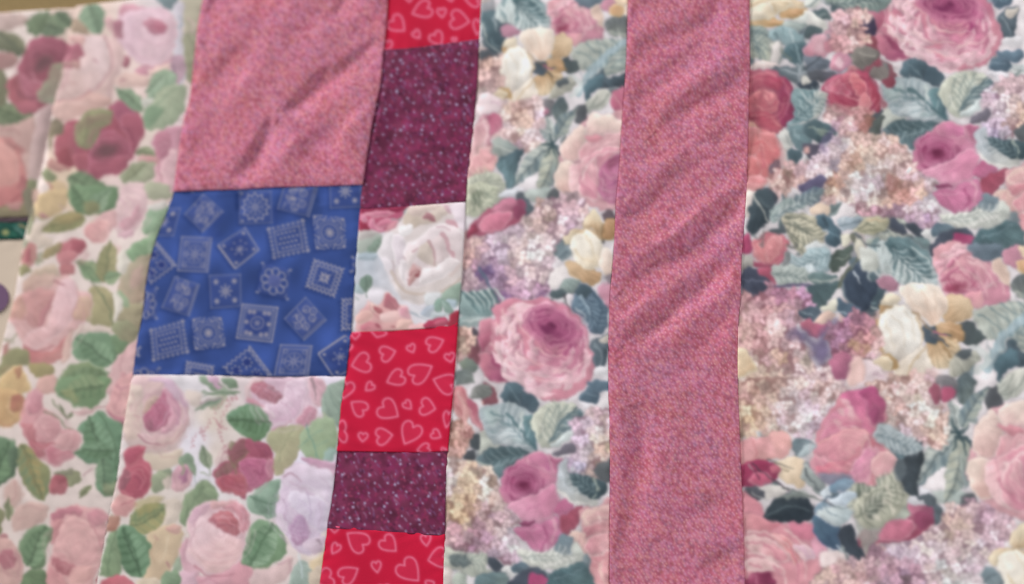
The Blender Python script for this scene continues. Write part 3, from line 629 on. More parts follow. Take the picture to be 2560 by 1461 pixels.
def paint_wide_floral():
    global CUR, XF, HALO
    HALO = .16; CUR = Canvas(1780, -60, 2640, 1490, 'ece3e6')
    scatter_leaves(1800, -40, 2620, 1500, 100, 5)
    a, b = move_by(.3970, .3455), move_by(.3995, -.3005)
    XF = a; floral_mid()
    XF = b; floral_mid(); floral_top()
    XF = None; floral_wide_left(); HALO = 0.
    return CUR
def floral_wide_left():
    """left part of the wide floral strip"""
    view('M')
    F("60 20 200 -40 330 0 485 40 440 92 330 112 250 172 60 180", "f0dfc4", "e9d0ac", st=.06)
    F("340 95 490 76 512 130 430 162 350 152", "d2aa70", "c3955a", st=.12); F("60 185 240 148 342 168 332 212 60 220", "dcbe90", "caa064", st=.1)
    F("60 95 220 55 322 112 240 162 60 168", "f3e9dc", "e8d4b8", rim="f5eee4"); F("230 40 330 10 420 50 330 100 260 90", "f1e2cc", "e0c59a", rim="f5ecdf", st=.05); S("260 60 300 100", 8, "cfae80", .7); S("100 60 200 40", 10, "d2b080", .7)
    F("485 55 560 -20 660 -40 620 52 540 84", "d9dbd5"); S("610 0 570 50 490 66", 14, "6f7e80", .8, 6)
    F("640 10 760 -30 1100 -30 1085 90 980 114 860 124 735 92", "97a49d", "7f8e8c", st=.06); S("760 30 880 60 1000 50", 18, "bcc4bc", .7, 6); S("700 50 800 90 900 100", 12, "5d6c6d", .7, 5); S("840 20 940 30 1050 20", 12, "66767a", .7, 5)
    VN(660, 60, 1080, 20, 120, 7, "66767a", "c3cbc4", .55, 11)
    F("545 110 640 86 695 130 672 172 590 164", "55656a", "6b7a7c"); F("690 60 760 66 785 112 720 124", "56646a"); S("560 140 660 130", 8, "9aa6a6", .7)
    F("470 95 560 120 655 190 645 265 520 232", "e7e4de")
    F("335 190 430 166 525 208 450 244 360 234", "bbc5c0", "9fadaa", st=.08); F("400 170 500 120 520 160 470 200", "d9dcd8")
    F("60 230 180 208 245 260 265 330 252 472 180 455 60 410", "97a3a0", "c3c7b8", g="150 230 210 460", st=.08)
    VN(180, 460, 110, 230, 170, 5, "6d7c7f", "c9cdc2", .5, 11)
    for q in ("70 270 150 260 240 300", "80 330 160 340 250 400", "110 240 180 250 230 290", "130 370 180 390 220 450"): S(q, 11, "66767a", .75, 4)
    S("75 250 95 380", 14, "5f6f74", .6, 8)
    F("240 250 330 206 440 240 515 290 474 350 330 335 245 312", "a6bcc1", "8ba2a8", st=.06); S("280 260 300 310", 12, "5c7076", .7, 4); S("340 230 360 310", 12, "7a9096", .6, 4); S("400 240 430 330", 14, "c9d6d8", .7, 5)
    F("498 260 540 196 604 216 625 282 530 304", "505e63", "616e71", st=.1)
    F("330 340 250 330 270 420 320 480 350 440", "cfcdc2", "a6b0ad", st=.1); F("365 350 440 316 525 328 505 420 474 525 420 485 345 430", "637b84", "546a72", st=.08); S("440 330 455 420 475 520", 12, "a5bbc2", .8, 6); S("400 350 430 400", 10, "93a9af", .7, 3); S("330 370 360 420 410 470", 10, "8a8f84", .7, 4)
    F("262 350 320 330 320 470 260 470", "e8dfdd", soft=6); F("110 480 250 466 335 500 260 522 120 532", "edd9d6")
    F("400 520 480 500 560 570 460 640 410 600", "6e7a80"); F("250 520 380 505 485 590 420 625 300 565", "5f6a72", "78838a", st=.08)
    for q in ("470 530 520 450 590 400", "460 560 400 540 330 520", "460 570 460 620 430 670", "465 550 450 490", "470 550 560 560 650 580"): S(q, 16, "b3bbc1", .8, 5)
    F("445 655 480 598 560 598 600 650 520 682", "454f5a"); F("530 540 640 528 790 560 690 610 560 605", "55595f", "63606c"); F("480 560 540 600 480 640", "d6d2cb")
    F("495 380 560 285 640 262 664 340 655 420 590 465 505 432", "c78a9c", "dbabb8", g="520 420 620 290", st=.04, rim="c9a2b6"); E(600, 370, 30, 40, 20, "e3b8c4", .7, .7)
    F("495 440 600 435 710 480 640 525 520 535", "7b838f", "656d78", st=.08); S("500 530 560 470 610 440", 10, "4a525a", .8)
    F("640 320 740 300 760 380 660 400", "c58495"); F("685 460 740 405 825 428 835 500 740 535 685 512", "d294a8", "b9839a", st=.05); E(745, 480, 24, 26, 0, "efcdd6", .6, .8); S("650 520 720 540 800 520", 12, "8f94a2", .7)
    F("855 370 960 275 1010 330 1055 480 1160 620 1105 665 1000 565 890 525", "965060", "8a4456", st=.04); F("700 330 860 370 880 420 740 400", "a9626e")
    F("895 200 990 145 1015 275 950 275", "544c61", "473f55")
    LIL("685 170 760 115 880 75 955 150 905 200 955 290 885 380 760 385 685 315", [(780,180,'d6adb5'),(850,290,'e2b5ae'),(900,220,'e0aeac'),(730,250,'d8adb8'),(740,330,'c98a96')], "905c70", 17.0, 51)
    for x, y in ((905,180),(930,225),(905,330),(920,285)): E(x, y, 24, 13, 20, "e3b3ae", .4)
    F("835 470 880 375 960 366 1034 430 960 504 900 524", "8c8681", "6f6a68", st=.07); S("900 400 950 430 1000 430", 10, "b7b1a8", .7); F("965 580 1010 505 1084 508 1114 572 1040 614", "7a706f", "8f8784", st=.06)
    # red rose, left edge
    F("70 560 180 528 280 530 360 590 425 680 436 780 420 905 340 945 325 1005 250 965 120 855 70 840", "bb5f78", "a64a66", soft=4, st=.03)
    F("285 620 360 586 428 690 434 800 400 905 330 935 298 800", "9d4163", "8a3557", st=.05); S("350 650 390 730 370 850", 14, "b9688a", .6, 6); S("300 790 360 770 420 760", 8, "bd6f8a", .6)
    F("70 605 200 540 305 570 300 655 190 695 70 690", "cc6c82", "b9556f", rim="d98a98", st=.04); F("200 590 290 570 340 610 310 680 220 650", "b04a67")
    F("70 740 180 676 262 700 316 760 282 825 180 838 70 830", "df828d", "c9647a", rim="e6979d", st=.05); F("190 690 260 690 300 740 230 770", "e08c96", rim="e9a2a6"); S("120 780 200 800 280 790", 12, "e59a9f", .7)
    F("70 838 240 825 304 900 324 995 250 1002 150 945", "ad4a62", "bc5b70", st=.05); S("120 850 240 850 310 940", 8, "d98c94", .8)
    # rose below it
    F("60 900 170 945 270 988 322 1080 312 1180 252 1250 242 1330 180 1405 60 1420", "dc818a", "d6787f", soft=4, st=.03)
    F("60 880 150 918 165 962 60 965", "e2ac8c"); F("60 960 170 950 180 1060 120 1180 60 1150", "e29493", "d3757f", rim="ecaaa4", st=.05); F("180 990 270 990 318 1090 300 1190 240 1240 190 1130", "e08e93", "cd6a78", rim="e8a3a2", st=.05)
    F("60 1180 130 1150 190 1240 180 1330 60 1330", "e18c8e", "d0707c", rim="eaa6a2", st=.05); F("60 1330 180 1300 220 1370 60 1420", "e39a98", rim="ecb2aa"); S("100 1080 180 1060 250 1120", 10, "c25f70", .7); S("170 1090 200 1180 180 1260", 10, "c4637a", .7)
    # red rose, middle
    F("605 660 700 570 800 538 950 538 985 620 1045 700 1035 835 940 775 850 785 720 805 640 765 680 700", "b84d6d", "a5405e", soft=4, st=.04)
    F("635 640 720 585 805 635 835 720 700 690", "da8aa0", "c2607e", rim="e3a2b2", st=.06); F("640 640 740 545 800 560 740 600", "c46885"); F("770 560 830 545 900 640 850 690", "cf7288", "b34d6a", st=.06)
    F("830 558 885 556 965 700 900 742 848 650", "e28490", "cd6379", rim="e9a0a6", st=.05); F("925 690 980 735 975 795 880 770", "df9098", rim="e8a8ac"); S("800 720 900 760 960 770", 10, "e2a0a8", .7); F("960 620 1000 640 1045 720 1035 830 980 740", "9c4058")
    # teal leaf
    F("410 690 520 666 665 700 645 770 605 872 500 955 365 935 415 850", "8fa6aa", "7b9197", st=.05); F("560 700 672 688 645 800 570 885", "cbc7bf", "a6b0ae", st=.05)
    VN(420, 900, 640, 700, 220, 6, "647c84", "c5d0cf", .5, 12)
    for q in ("450 720 520 770 560 860", "440 800 500 840 520 900", "530 690 590 760", "420 870 480 900"): S(q, 12, "5c747b", .75, 4)
    S("470 690 540 760 600 800", 12, "d3dcdb", .7, 5); S("400 930 500 900 600 860", 12, "d9d3cc", .7)
    LIL("645 830 720 780 850 800 960 830 985 920 905 1000 780 1010 685 935", [(740,840,'d6a6aa'),(840,900,'d9b0b0'),(930,900,'bb8478'),(720,950,'cfa7b4')], "8b5a62", 17.0, 52)
    F("880 960 960 860 1000 920 930 1000", "ab7064", soft=8, a=.6)
    F("1010 900 1060 860 1090 880 1010 1010 960 1000", "5d6462"); F("360 960 450 915 525 980 545 1065 470 1125 395 1040", "7f959b", "6a8188", st=.06); F("498 900 580 885 685 950 745 1000 640 1065 540 1025 478 960", "5b6e75", "4a5c63", g="520 920 660 1030", st=.08); S("520 940 600 960 720 990", 12, "a8b5ad", .8, 5); E(620, 980, 40, 26, 20, "8b968c", .6, .8); S("430 960 460 1030", 12, "a5b8bd", .7, 5)
    F("308 980 390 965 405 1100 360 1135 318 1060", "d5d4d0"); F("328 1120 390 1135 405 1220 360 1315 328 1240", "d3d6d6", "b4bdbd", st=.05); F("395 1100 470 1125 465 1190 400 1215", "54666f"); S("370 1020 400 1080", 10, "8c979a", .7)
    F("475 1080 560 1055 665 1100 645 1185 520 1175", "55525f", "655e72"); E(512, 1112, 26, 28, 0, "d6a6a4", .5)
    F("240 1210 310 1180 330 1260 250 1300", "63626f")
    LIL("240 1280 380 1230 560 1180 660 1100 740 1010 860 1010 980 1000 1180 1060 1270 1200 1310 1290 1310 1480 630 1480 600 1385 480 1345 280 1425",
        [(760,1080,'e2cbda'),(900,1080,'dcb9a8'),(1100,1100,'d6b0a6'),(1050,1250,'f0dcd6'),(900,1380,'eedae0'),(720,1330,'d0a28e'),(560,1240,'e2c8d4'),(400,1330,'cfa29e'),(1200,1400,'ba8578'),(300,1390,'d8b2ae'),(1230,1270,'e6c4c8'),(850,1200,'d9b09a'),(980,1340,'f0dfe2'),(680,1200,'e8d4e2')], "96666a", 17.0, 53)
    F("1080 1290 1190 1310 1180 1400 1110 1400", "9b6660", soft=10, a=.6); F("640 1130 720 1000 700 960 600 1060", "75688c", soft=8, a=.5)
    F("460 1375 590 1305 645 1330 600 1405 500 1425", "5a5570", "6c6684"); F("120 1420 220 1395 285 1440 270 1500 120 1500", "4e5660"); F("480 1420 600 1380 620 1480 470 1500", "73889a", "5d7080", st=.08)
    SWIRL(210, 730, 180, "dd8c98", "8f3a55", 20, 71, 1.0, 0, 15, .5, False); SWIRL(180, 1170, 190, "eaa8a4", "c25e6c", 18, 72, 1.1, 0, 16, .5, False); SWIRL(850, 700, 190, "e39aa6", "94354f", 18, 73, .8, 0, 15, .5, False)
    view('N')
    F("110 40 210 20 170 180 110 200", "e6d8d2")
    F("145 180 195 28 280 5 335 110 315 200 235 285 180 335 145 285", "515e66", "434e56", g="280 40 180 300", st=.07); S("185 50 250 150 295 235", 14, "d4d3cb", .85, 8); S("160 70 140 130 150 190", 14, "e8d8d2", .8, 6); S("230 60 260 100 300 120", 8, "6f7d82", .7)
    F("330 110 440 56 620 14 695 5 675 60 560 114 420 164 340 236 305 202", "a9b6b4", "8f9e9f", st=.06); F("480 50 620 10 690 5 670 60 570 90", "6b7982", "7d8a90", st=.08); S("350 190 410 130 520 90", 18, "dde3e2", .8, 8); S("330 150 400 100", 14, "c9d2d0", .7)
    VN(330, 190, 680, 20, 130, 6, "74848a", "d6dddb", .5, 11)
    F("600 120 680 90 740 130 720 190 640 180", "e6cdbc")
    F("395 190 500 156 645 188 706 290 695 380 726 452 560 475 476 402 425 300", "c9c1ad", "b5b09c", st=.05)
    VN(420, 190, 700, 420, 240, 7, "70756c", "e0d9c6", .6, 12)
    for q in ("420 200 520 190 640 240", "420 240 520 280 640 300", "430 280 500 350 560 400", "450 330 520 420 560 460", "430 190 480 170 560 170"): S(q, 13, "6f746c", .75, 4)
    for q in ("450 220 560 240 660 280", "470 300 580 340 680 380"): S(q, 14, "e2dac6", .7, 5)
    F("560 400 680 380 740 450 620 470", "dde0e0")
    F("655 178 740 196 775 260 845 310 838 380 760 425 698 382 718 300 665 250", "5a7080", "4a5c68", st=.08); S("700 290 760 330 820 340", 10, "7f99aa", .7, 4); S("690 200 720 260", 12, "3f4c56", .8)
    F("785 230 850 196 965 208 965 272 850 295", "b6c1ca", "96a4ae", st=.06); S("800 260 880 250 950 230", 10, "6d7c86", .7); S("830 230 850 200", 10, "dfe4e8", .7)
    F("825 320 890 326 895 385 840 405", "ddd8c8"); F("905 300 990 206 1090 184 1168 218 1135 294 1000 326", "c6bfa8", "aaa78f", st=.06); S("930 290 1000 250 1070 260", 12, "6d7166", .8, 4); S("950 300 1040 290 1110 280", 10, "7b7d6c", .7); S("1000 230 1060 210 1130 220", 14, "dcb98e", .7, 6)
    F("1155 250 1190 205 1255 250 1290 312 1200 302", "4f5562"); S("1160 270 1250 310 1340 350", 8, "5a5a60", .8)
    F("100 350 150 325 188 400 165 460 100 455", "c45580", "b04570")
    F("165 500 270 525 395 528 315 568 200 555", "a54c68"); F("175 400 230 336 310 305 402 328 446 380 414 460 382 545 280 535 195 482", "d97f8f", "cf7084", soft=4); F("270 420 310 336 395 345 375 440 290 525", "eba5a8", "df8c98", rim="f0b6b4", st=.05); F("190 420 250 360 280 420 270 520 200 470", "e09098", rim="eaa8aa", st=.05); F("370 470 430 430 420 520 370 540", "b85a74")
    S("240 400 255 350 250 300", 16, "7f8382", .85, 8); S("180 330 230 340 290 310", 16, "6f787c", .8, 6); F("300 290 400 260 430 310 350 320", "5e666c"); S("420 400 470 420 500 400", 14, "6b6b68", .7)
    F("415 450 520 476 545 436 620 416 745 438 755 560 685 594 560 594 450 584", "b4c5c9", "9fb2b8", st=.05); S("540 470 620 480 700 450", 12, "6f848b", .7, 4); S("560 520 620 540 700 560", 10, "8499a0", .7, 4); F("520 560 610 538 642 622 560 645", "dfe7ea")
    VN(740, 450, 430, 580, 150, 6, "7b9097", "d3dfe2", .5, 11)
    F("325 560 430 526 560 570 625 640 520 684 380 684 326 622", "bac1bd", "a3ada9", st=.06); S("360 590 450 600 540 640", 10, "6b7878", .7, 4); F("400 470 450 450 450 540 400 540", "85888a")
    VN(340, 600, 620, 650, 120, 5, "7b8888", "d6dad6", .5, 10)
    F("90 480 150 470 200 520 180 570 90 590", "b7b2ad"); F("90 620 180 566 272 600 316 680 242 764 150 785 90 730", "53586a", "484c5c", st=.05); S("110 650 200 660 310 690", 8, "8489a0", .7); S("310 692 450 690 600 695", 20, "66607a", .9, 26); F("210 590 300 556 345 690 300 655", "b35a75")
    F("745 480 840 426 915 430 865 530 780 595 738 560", "4f5a56", "5f6a64", st=.08); S("770 500 830 500 880 470", 8, "9aa197", .7); F("580 620 660 585 795 630 720 685 620 675", "788c8d", "66797c", st=.08); S("600 650 720 660 830 650", 10, "b4bdb6", .8)
    F("590 690 720 676 815 668 745 790 660 856 605 800", "4a5a60", "5f7274", st=.08); F("825 660 900 515 995 540 1010 640 1085 710 1045 790 1005 885 920 858 838 760", "4a5669", "3e4858", st=.06)
    S("905 595 930 640 965 685", 18, "d9dfe4", .85, 8); S("820 660 850 770 920 845", 20, "8d9a9f", .8, 8); S("910 340 945 470 835 620 805 700", 30, "686d60", .85, 20); S("925 330 1000 390 1100 420", 10, "4f5d62", .8); S("880 560 920 530 960 560", 10, "6f7d90", .6)
    F("930 360 1000 400 980 500 930 470", "d9d3c4"); F("960 420 1060 450 1100 560 1020 610 960 560", "dfe0da", "c6c9c2", soft=6)
    LIL("60 790 200 760 330 700 470 720 600 760 625 860 525 900 505 1000 465 1060 565 1110 625 1250 720 1250 765 1350 845 1420 860 1500 60 1500",
        [(250,780,'c08894'),(400,740,'b2708c'),(560,800,'b283a2'),(200,900,'d6a2a6'),(420,880,'cfa0aa'),(150,1000,'dcaea6'),(350,1030,'e2bab4'),(500,1200,'d3aeae'),(250,1100,'cd9894'),(400,1250,'d6aaa4'),(200,1330,'e2bfae'),(560,1350,'ead0d4'),(350,1420,'e4c8b4'),(700,1400,'dfbec2'),(450,1000,'c59aa8')], "8c5368", 17.0, 61)
    F("60 1150 130 1175 205 1285 160 1335 60 1340", "ead3b2", "dcbb94", rim="f0dfc4")
    F("675 850 800 796 825 840 740 905", "e3dfcf"); F("510 890 620 836 676 880 655 955 560 925", "4c5a68", "5d6a76"); S("540 880 620 900", 8, "98a5ae", .7); F("625 975 680 896 765 888 745 975 680 1015", "dcbcb2"); F("800 800 880 826 965 870 885 925 790 885", "4f6072", "63758a", st=.08); S("760 890 860 890", 10, "b9c6d0", .7)
    F("535 950 600 925 645 980 725 980 705 1055 620 1075 555 1015", "ba6c84", "a65a78", st=.06)
    F("445 1060 500 995 585 1030 650 1092 718 1040 760 945 795 980 745 1090 745 1200 690 1255 605 1215 575 1130", "5d5372", "6e6284", soft=22, a=.85); F("640 1080 760 960 790 960 740 1080 730 1220 650 1240", "7d6f90", soft=18, a=.7)
    LIL("755 1000 860 945 965 895 1020 960 1040 1120 945 1200 905 1285 830 1295 755 1250 738 1120", [(820,1060,'b580a2'),(900,1000,'bb7e94'),(960,1130,'c48c7c'),(850,1180,'b4768a')], "86486a", 17.0, 62)
    F("745 1210 860 1175 905 1290 865 1365 770 1365", "bd7490", "a86082", st=.05); F("880 1260 940 1200 1000 1280 960 1400 860 1420", "e6c0bc", soft=8)
    SWIRL(300, 420, 120, "efb3b4", "b85c70", 14, 74, 1.0, 0, 14, .5, False)
    view('O')
    LIL("60 0 560 -30 740 10 865 60 825 150 705 240 685 330 560 395 420 345 300 385 240 335 130 385 60 345",
        [(160,80,'cf9e96'),(300,60,'d6aea4'),(250,200,'e3bfaa'),(430,120,'ead2d6'),(600,200,'e6d0dc'),(520,300,'e2c4cc'),(150,250,'e3c09c'),(700,60,'e2bebc'),(180,330,'dfb3a0'),(640,330,'d6b8cc'),(380,240,'e8cccb')], "986668", 17.0, 71)
    LIL("990 0 1400 -20 1510 60 1540 180 1570 260 1610 330 1570 430 1500 475 1400 425 1260 435 1150 350 1135 180 1110 80",
        [(1150,60,'e3bcb6'),(1300,150,'e4c2bc'),(1400,230,'eed8d4'),(1500,330,'e3bfb0'),(1280,350,'e6cad4'),(1450,420,'d6acaa'),(1200,250,'d9b3ac')], "a0706e", 17.0, 72)
    F("1455 20 1520 0 1545 60 1530 150 1490 140", "a05a70"); F("1545 40 1600 20 1640 70 1600 140 1555 130", "b45878"); 
    # pink rose
    F("630 400 700 265 760 180 830 75 920 60 960 55 1060 38 1135 130 1155 250 1080 305 1050 400 1105 450 1210 540 1185 645 1080 685 1040 738 930 725 860 675 720 695 635 645 642 475", "da8ba0", "dc8f9e", soft=4)
    F("830 80 900 60 985 70 1045 200 1030 400 980 470 930 330 900 200 840 150", "cf6f98", "d9809f", g="900 90 1000 400", st=.05); F("955 70 1060 35 1125 110 1148 200 1105 305 1040 275 1010 150", "ad4f7c", "b96485", st=.05); F("1050 180 1100 190 1110 260 1060 300 1030 250", "a04e74")
    F("690 330 780 200 900 190 960 300 900 380 760 420 680 420", "dc93ae", "d6849c", st=.05)
    for x, y in ((850,140),(880,190),(900,235),(830,210),(800,280),(850,330),(910,320)): E(x, y, 32, 18, 40, "edc0c6", .5, .8)
    F("650 440 800 355 940 325 1025 380 960 485 860 565 740 565 615 525", "e2a5ae", "d990a2", g="880 370 680 540", rim="ecb4ae", rw=6, st=.05); F("570 640 620 520 720 540 760 580 660 640", "df9aac", rim="e8b2bc", st=.05)
    F("630 600 760 560 905 585 865 665 735 698", "d87d93", "e09aa6", st=.05); F("870 660 940 535 1020 455 1085 475 1065 600 1005 725 915 725", "d88db0", "e2a2b6", rim="e9b6c2", st=.06); F("1035 540 1140 485 1208 550 1185 635 1075 668", "e7c0b8", "dd9fae", rim="efcfc6")
    S("1000 390 1040 440 1060 500", 10, "ecb8bc", .8); S("820 600 900 540 960 470", 10, "c76f88", .6); F("1040 400 1080 420 1100 450 1050 460", "c87888")
    F("60 440 180 395 260 385 335 345 430 355 466 430 405 525 280 555 200 584 60 590", "e2a0a6", "ec b0aa".replace(" ", ""), soft=4, st=.04); S("180 420 200 500 170 560", 12, "d98a90", .7, 6); F("300 360 420 350 450 430 380 480 310 440", "eeb2a6", soft=8)
    F("455 450 500 396 565 396 625 450 580 505 500 535", "66757c", "8b989e", st=.08); F("520 470 600 440 640 470 560 540 510 530", "b4c0c4")
    F("325 570 440 524 545 560 565 640 545 765 420 725 335 650", "ecd8c2", "e3c8ac", soft=4); S("335 570 400 590 470 620", 12, "615f5e", .8, 4); S("370 620 440 640", 8, "8d8170", .7); S("280 545 330 570", 14, "5a545c", .8, 5); F("540 590 570 570 610 620 580 660", "8b9093")
    F("70 610 230 555 335 590 376 640 300 724 200 755 70 750", "a63c64", "96385a", st=.05); F("150 700 250 636 318 690 220 755", "c56080", rim="d07f96"); F("300 600 360 600 370 650 320 650", "c46a82"); S("180 590 300 680 440 790", 9, "55414f", .85); S("150 600 190 640", 14, "b9a5a8", .8, 5); S("200 640 230 700", 12, "63304a", .7)
    F("200 770 330 736 425 790 385 835 250 835", "dcd5d1"); F("110 780 190 755 265 800 200 855 110 850", "595b63"); S("170 790 240 830 290 850", 10, "c9c5c4", .7)
    SWIRL(870, 480, 270, "ecb6bc", "bd6684", 22, 75, .9, 0, 15, .4, False)
    # lower left rose
    F("60 830 200 845 285 960 420 1010 585 1005 655 1100 730 1220 745 1330 640 1480 60 1480", "dd8fa0", "e09ba9", soft=5)
    F("60 960 200 950 330 1010 420 1010 300 1060 60 1060", "e6a3ac", "d98295"); 
    F("130 1100 300 1125 425 1230 435 1295 300 1275 135 1185", "efc6c6", "dc97a5", g="150 1120 400 1280", rim="f3d4d2", st=.06); F("135 1260 300 1275 355 1332 135 1335", "edbfc2", rim="f2cfcf"); F("300 1080 440 1130 520 1240 480 1340 430 1240", "e5a09e", "d77f8e", rim="edb9b4", st=.05)
    F("475 1180 560 1175 645 1240 600 1295 520 1260", "e6bccd", rim="eed0da"); F("560 1040 660 1110 720 1220 660 1280 600 1180", "da93b0", "e3a8ba", st=.05); F("440 1000 580 1005 640 1090 560 1150 460 1080", "d7829b", rim="e3a3b2")
    for q in ("130 1080 300 1090 450 1200 510 1310", "140 1220 280 1250 380 1340 430 1480", "140 1345 320 1345 400 1400 430 1480", "500 1200 560 1300 560 1420", "420 1060 520 1130 600 1250"): S(q, 13, "f0cccc", .8, 6)
    for q in ("140 1150 280 1180 390 1290", "330 1330 400 1400", "450 1190 500 1330 500 1440", "150 1300 250 1320"): S(q, 10, "c5708c", .7, 5)
    F("140 1430 200 1362 300 1365 345 1480 140 1480", "a2486c", "8c3a5c", st=.06); E(290, 1400, 40, 40, 0, "7f3052", .7, .7); S("180 1400 220 1380 220 1450", 12, "bd6c8a", .8)
    # dark leaf
    F("255 970 310 876 400 816 500 796 595 850 628 950 540 1005 400 1005", "404a51", "38414a", g="350 830 450 1000", st=.04); S("280 960 420 900 600 920", 8, "66747a", .7)
    F("350 840 430 810 500 790 560 780 640 850 560 840", "9aa19c", soft=4, a=.8)
    # white and blue star flower
    F("535 680 560 585 640 650 705 740 695 835 600 760", "aeb4b2", "8c9494", st=.06); S("560 620 600 700 690 830", 12, "555c60", .8, 5); S("400 770 560 810 700 860", 12, "5c625f", .8, 5)
    F("660 640 760 660 880 660 870 720 760 740 690 720", "8b8798", soft=5); F("715 780 800 695 905 700 885 760 800 792", "7590ae", "96a9c0", st=.06); F("665 790 730 745 745 850 690 845", "d9e1e8"); F("735 850 840 786 935 800 912 842 820 884 750 884", "e0e8f0", "c0cfdc"); F("640 880 700 870 760 900 700 960 630 950", "7f98b0", "a2b4c4", st=.06)
    F("615 970 700 900 835 876 905 950 835 1034 700 1034", "d6dddd", "b9c6ca", st=.06); S("700 860 800 900 900 890", 10, "57646c", .8, 4); S("700 860 760 820 850 780", 10, "56677c", .8, 4); S("700 870 720 930 780 960", 8, "7b8c98", .7)
    F("605 990 640 955 705 1020 805 1050 815 1110 805 1205 720 1185 635 1115", "5c7494", "4c6080", st=.06); F("805 1100 850 1035 905 1030 935 1120 995 1230 985 1295 900 1275 835 1190", "3f454e", "4c5560", st=.05); S("790 1180 830 1240", 18, "d6dde2", .8, 6)
    F("915 870 980 796 1100 736 1175 645 1245 655 1308 780 1295 875 1230 965 1120 1035 1020 1065 935 1005", "c7c5b4", "b0b0a0", st=.05); F("995 880 1050 815 1120 826 1085 945 1020 985", "777b72", "5f665f", soft=6)
    VN(940, 980, 1260, 680, 260, 7, "80857a", "e0ddcf", .55, 13)
    for q in ("1000 830 1060 780 1140 770", "1180 680 1220 760 1210 860", "1100 830 1160 860 1180 940", "960 900 980 980 1040 1040", "1240 700 1270 790 1250 880"): S(q, 16, "868a7e", .75, 5)
    for q in ("1130 850 1200 900 1200 960", "1060 960 1100 1000", "1150 740 1180 830"): S(q, 20, "ded6c8", .75, 7)
    F("1205 590 1280 535 1405 475 1428 540 1395 620 1385 720 1395 805 1310 808 1255 720", "3f464c", "4a535a", st=.05); F("1055 350 1150 284 1240 345 1355 415 1428 478 1340 515 1210 505 1095 430", "b9c2c6", "a3aeb2", st=.06); S("1110 330 1180 400 1290 440", 10, "7f8c92", .7); S("1180 470 1280 490 1370 480", 16, "6c7a84", .7, 6); F("1200 590 1260 540 1300 640 1230 700", "6b747a", soft=5, a=.7)
    VN(1080, 380, 1420, 480, 150, 6, "7d8b92", "cfd7da", .5, 11)
    F("925 1000 1000 1050 1100 1050 1060 1160 1000 1220 940 1100", "9da19a", soft=6, a=.8)
    F("675 1230 790 1215 865 1290 760 1405 695 1345", "e6d2d2", soft=6)
    LIL("700 1340 900 1290 1000 1280 1040 1180 1120 1230 1300 1300 1500 1500 620 1500",
        [(900,1380,'cfa8a8'),(1150,1260,'bb90a2'),(1400,1180,'d2aeb0'),(1600,1200,'d4a69e'),(1800,1050,'b892b2'),(1950,1150,'d6b0ae'),(1700,1350,'d6b2aa'),(1500,1400,'dcc2d0'),(1300,1380,'aa809a'),(2000,1350,'e0d0c4'),(1850,1250,'e6ccc6'),(2100,1250,'e6ccca'),(780,1430,'d9b4b0'),(1450,1290,'c99aa0')], "8c647a", 17.0, 73)

def floral_wide_bottom_right():
    view('O')
    F("1950 1330 2250 1270 2250 1500 2010 1440", "e6d8c2", "d3b98c", st=.08)
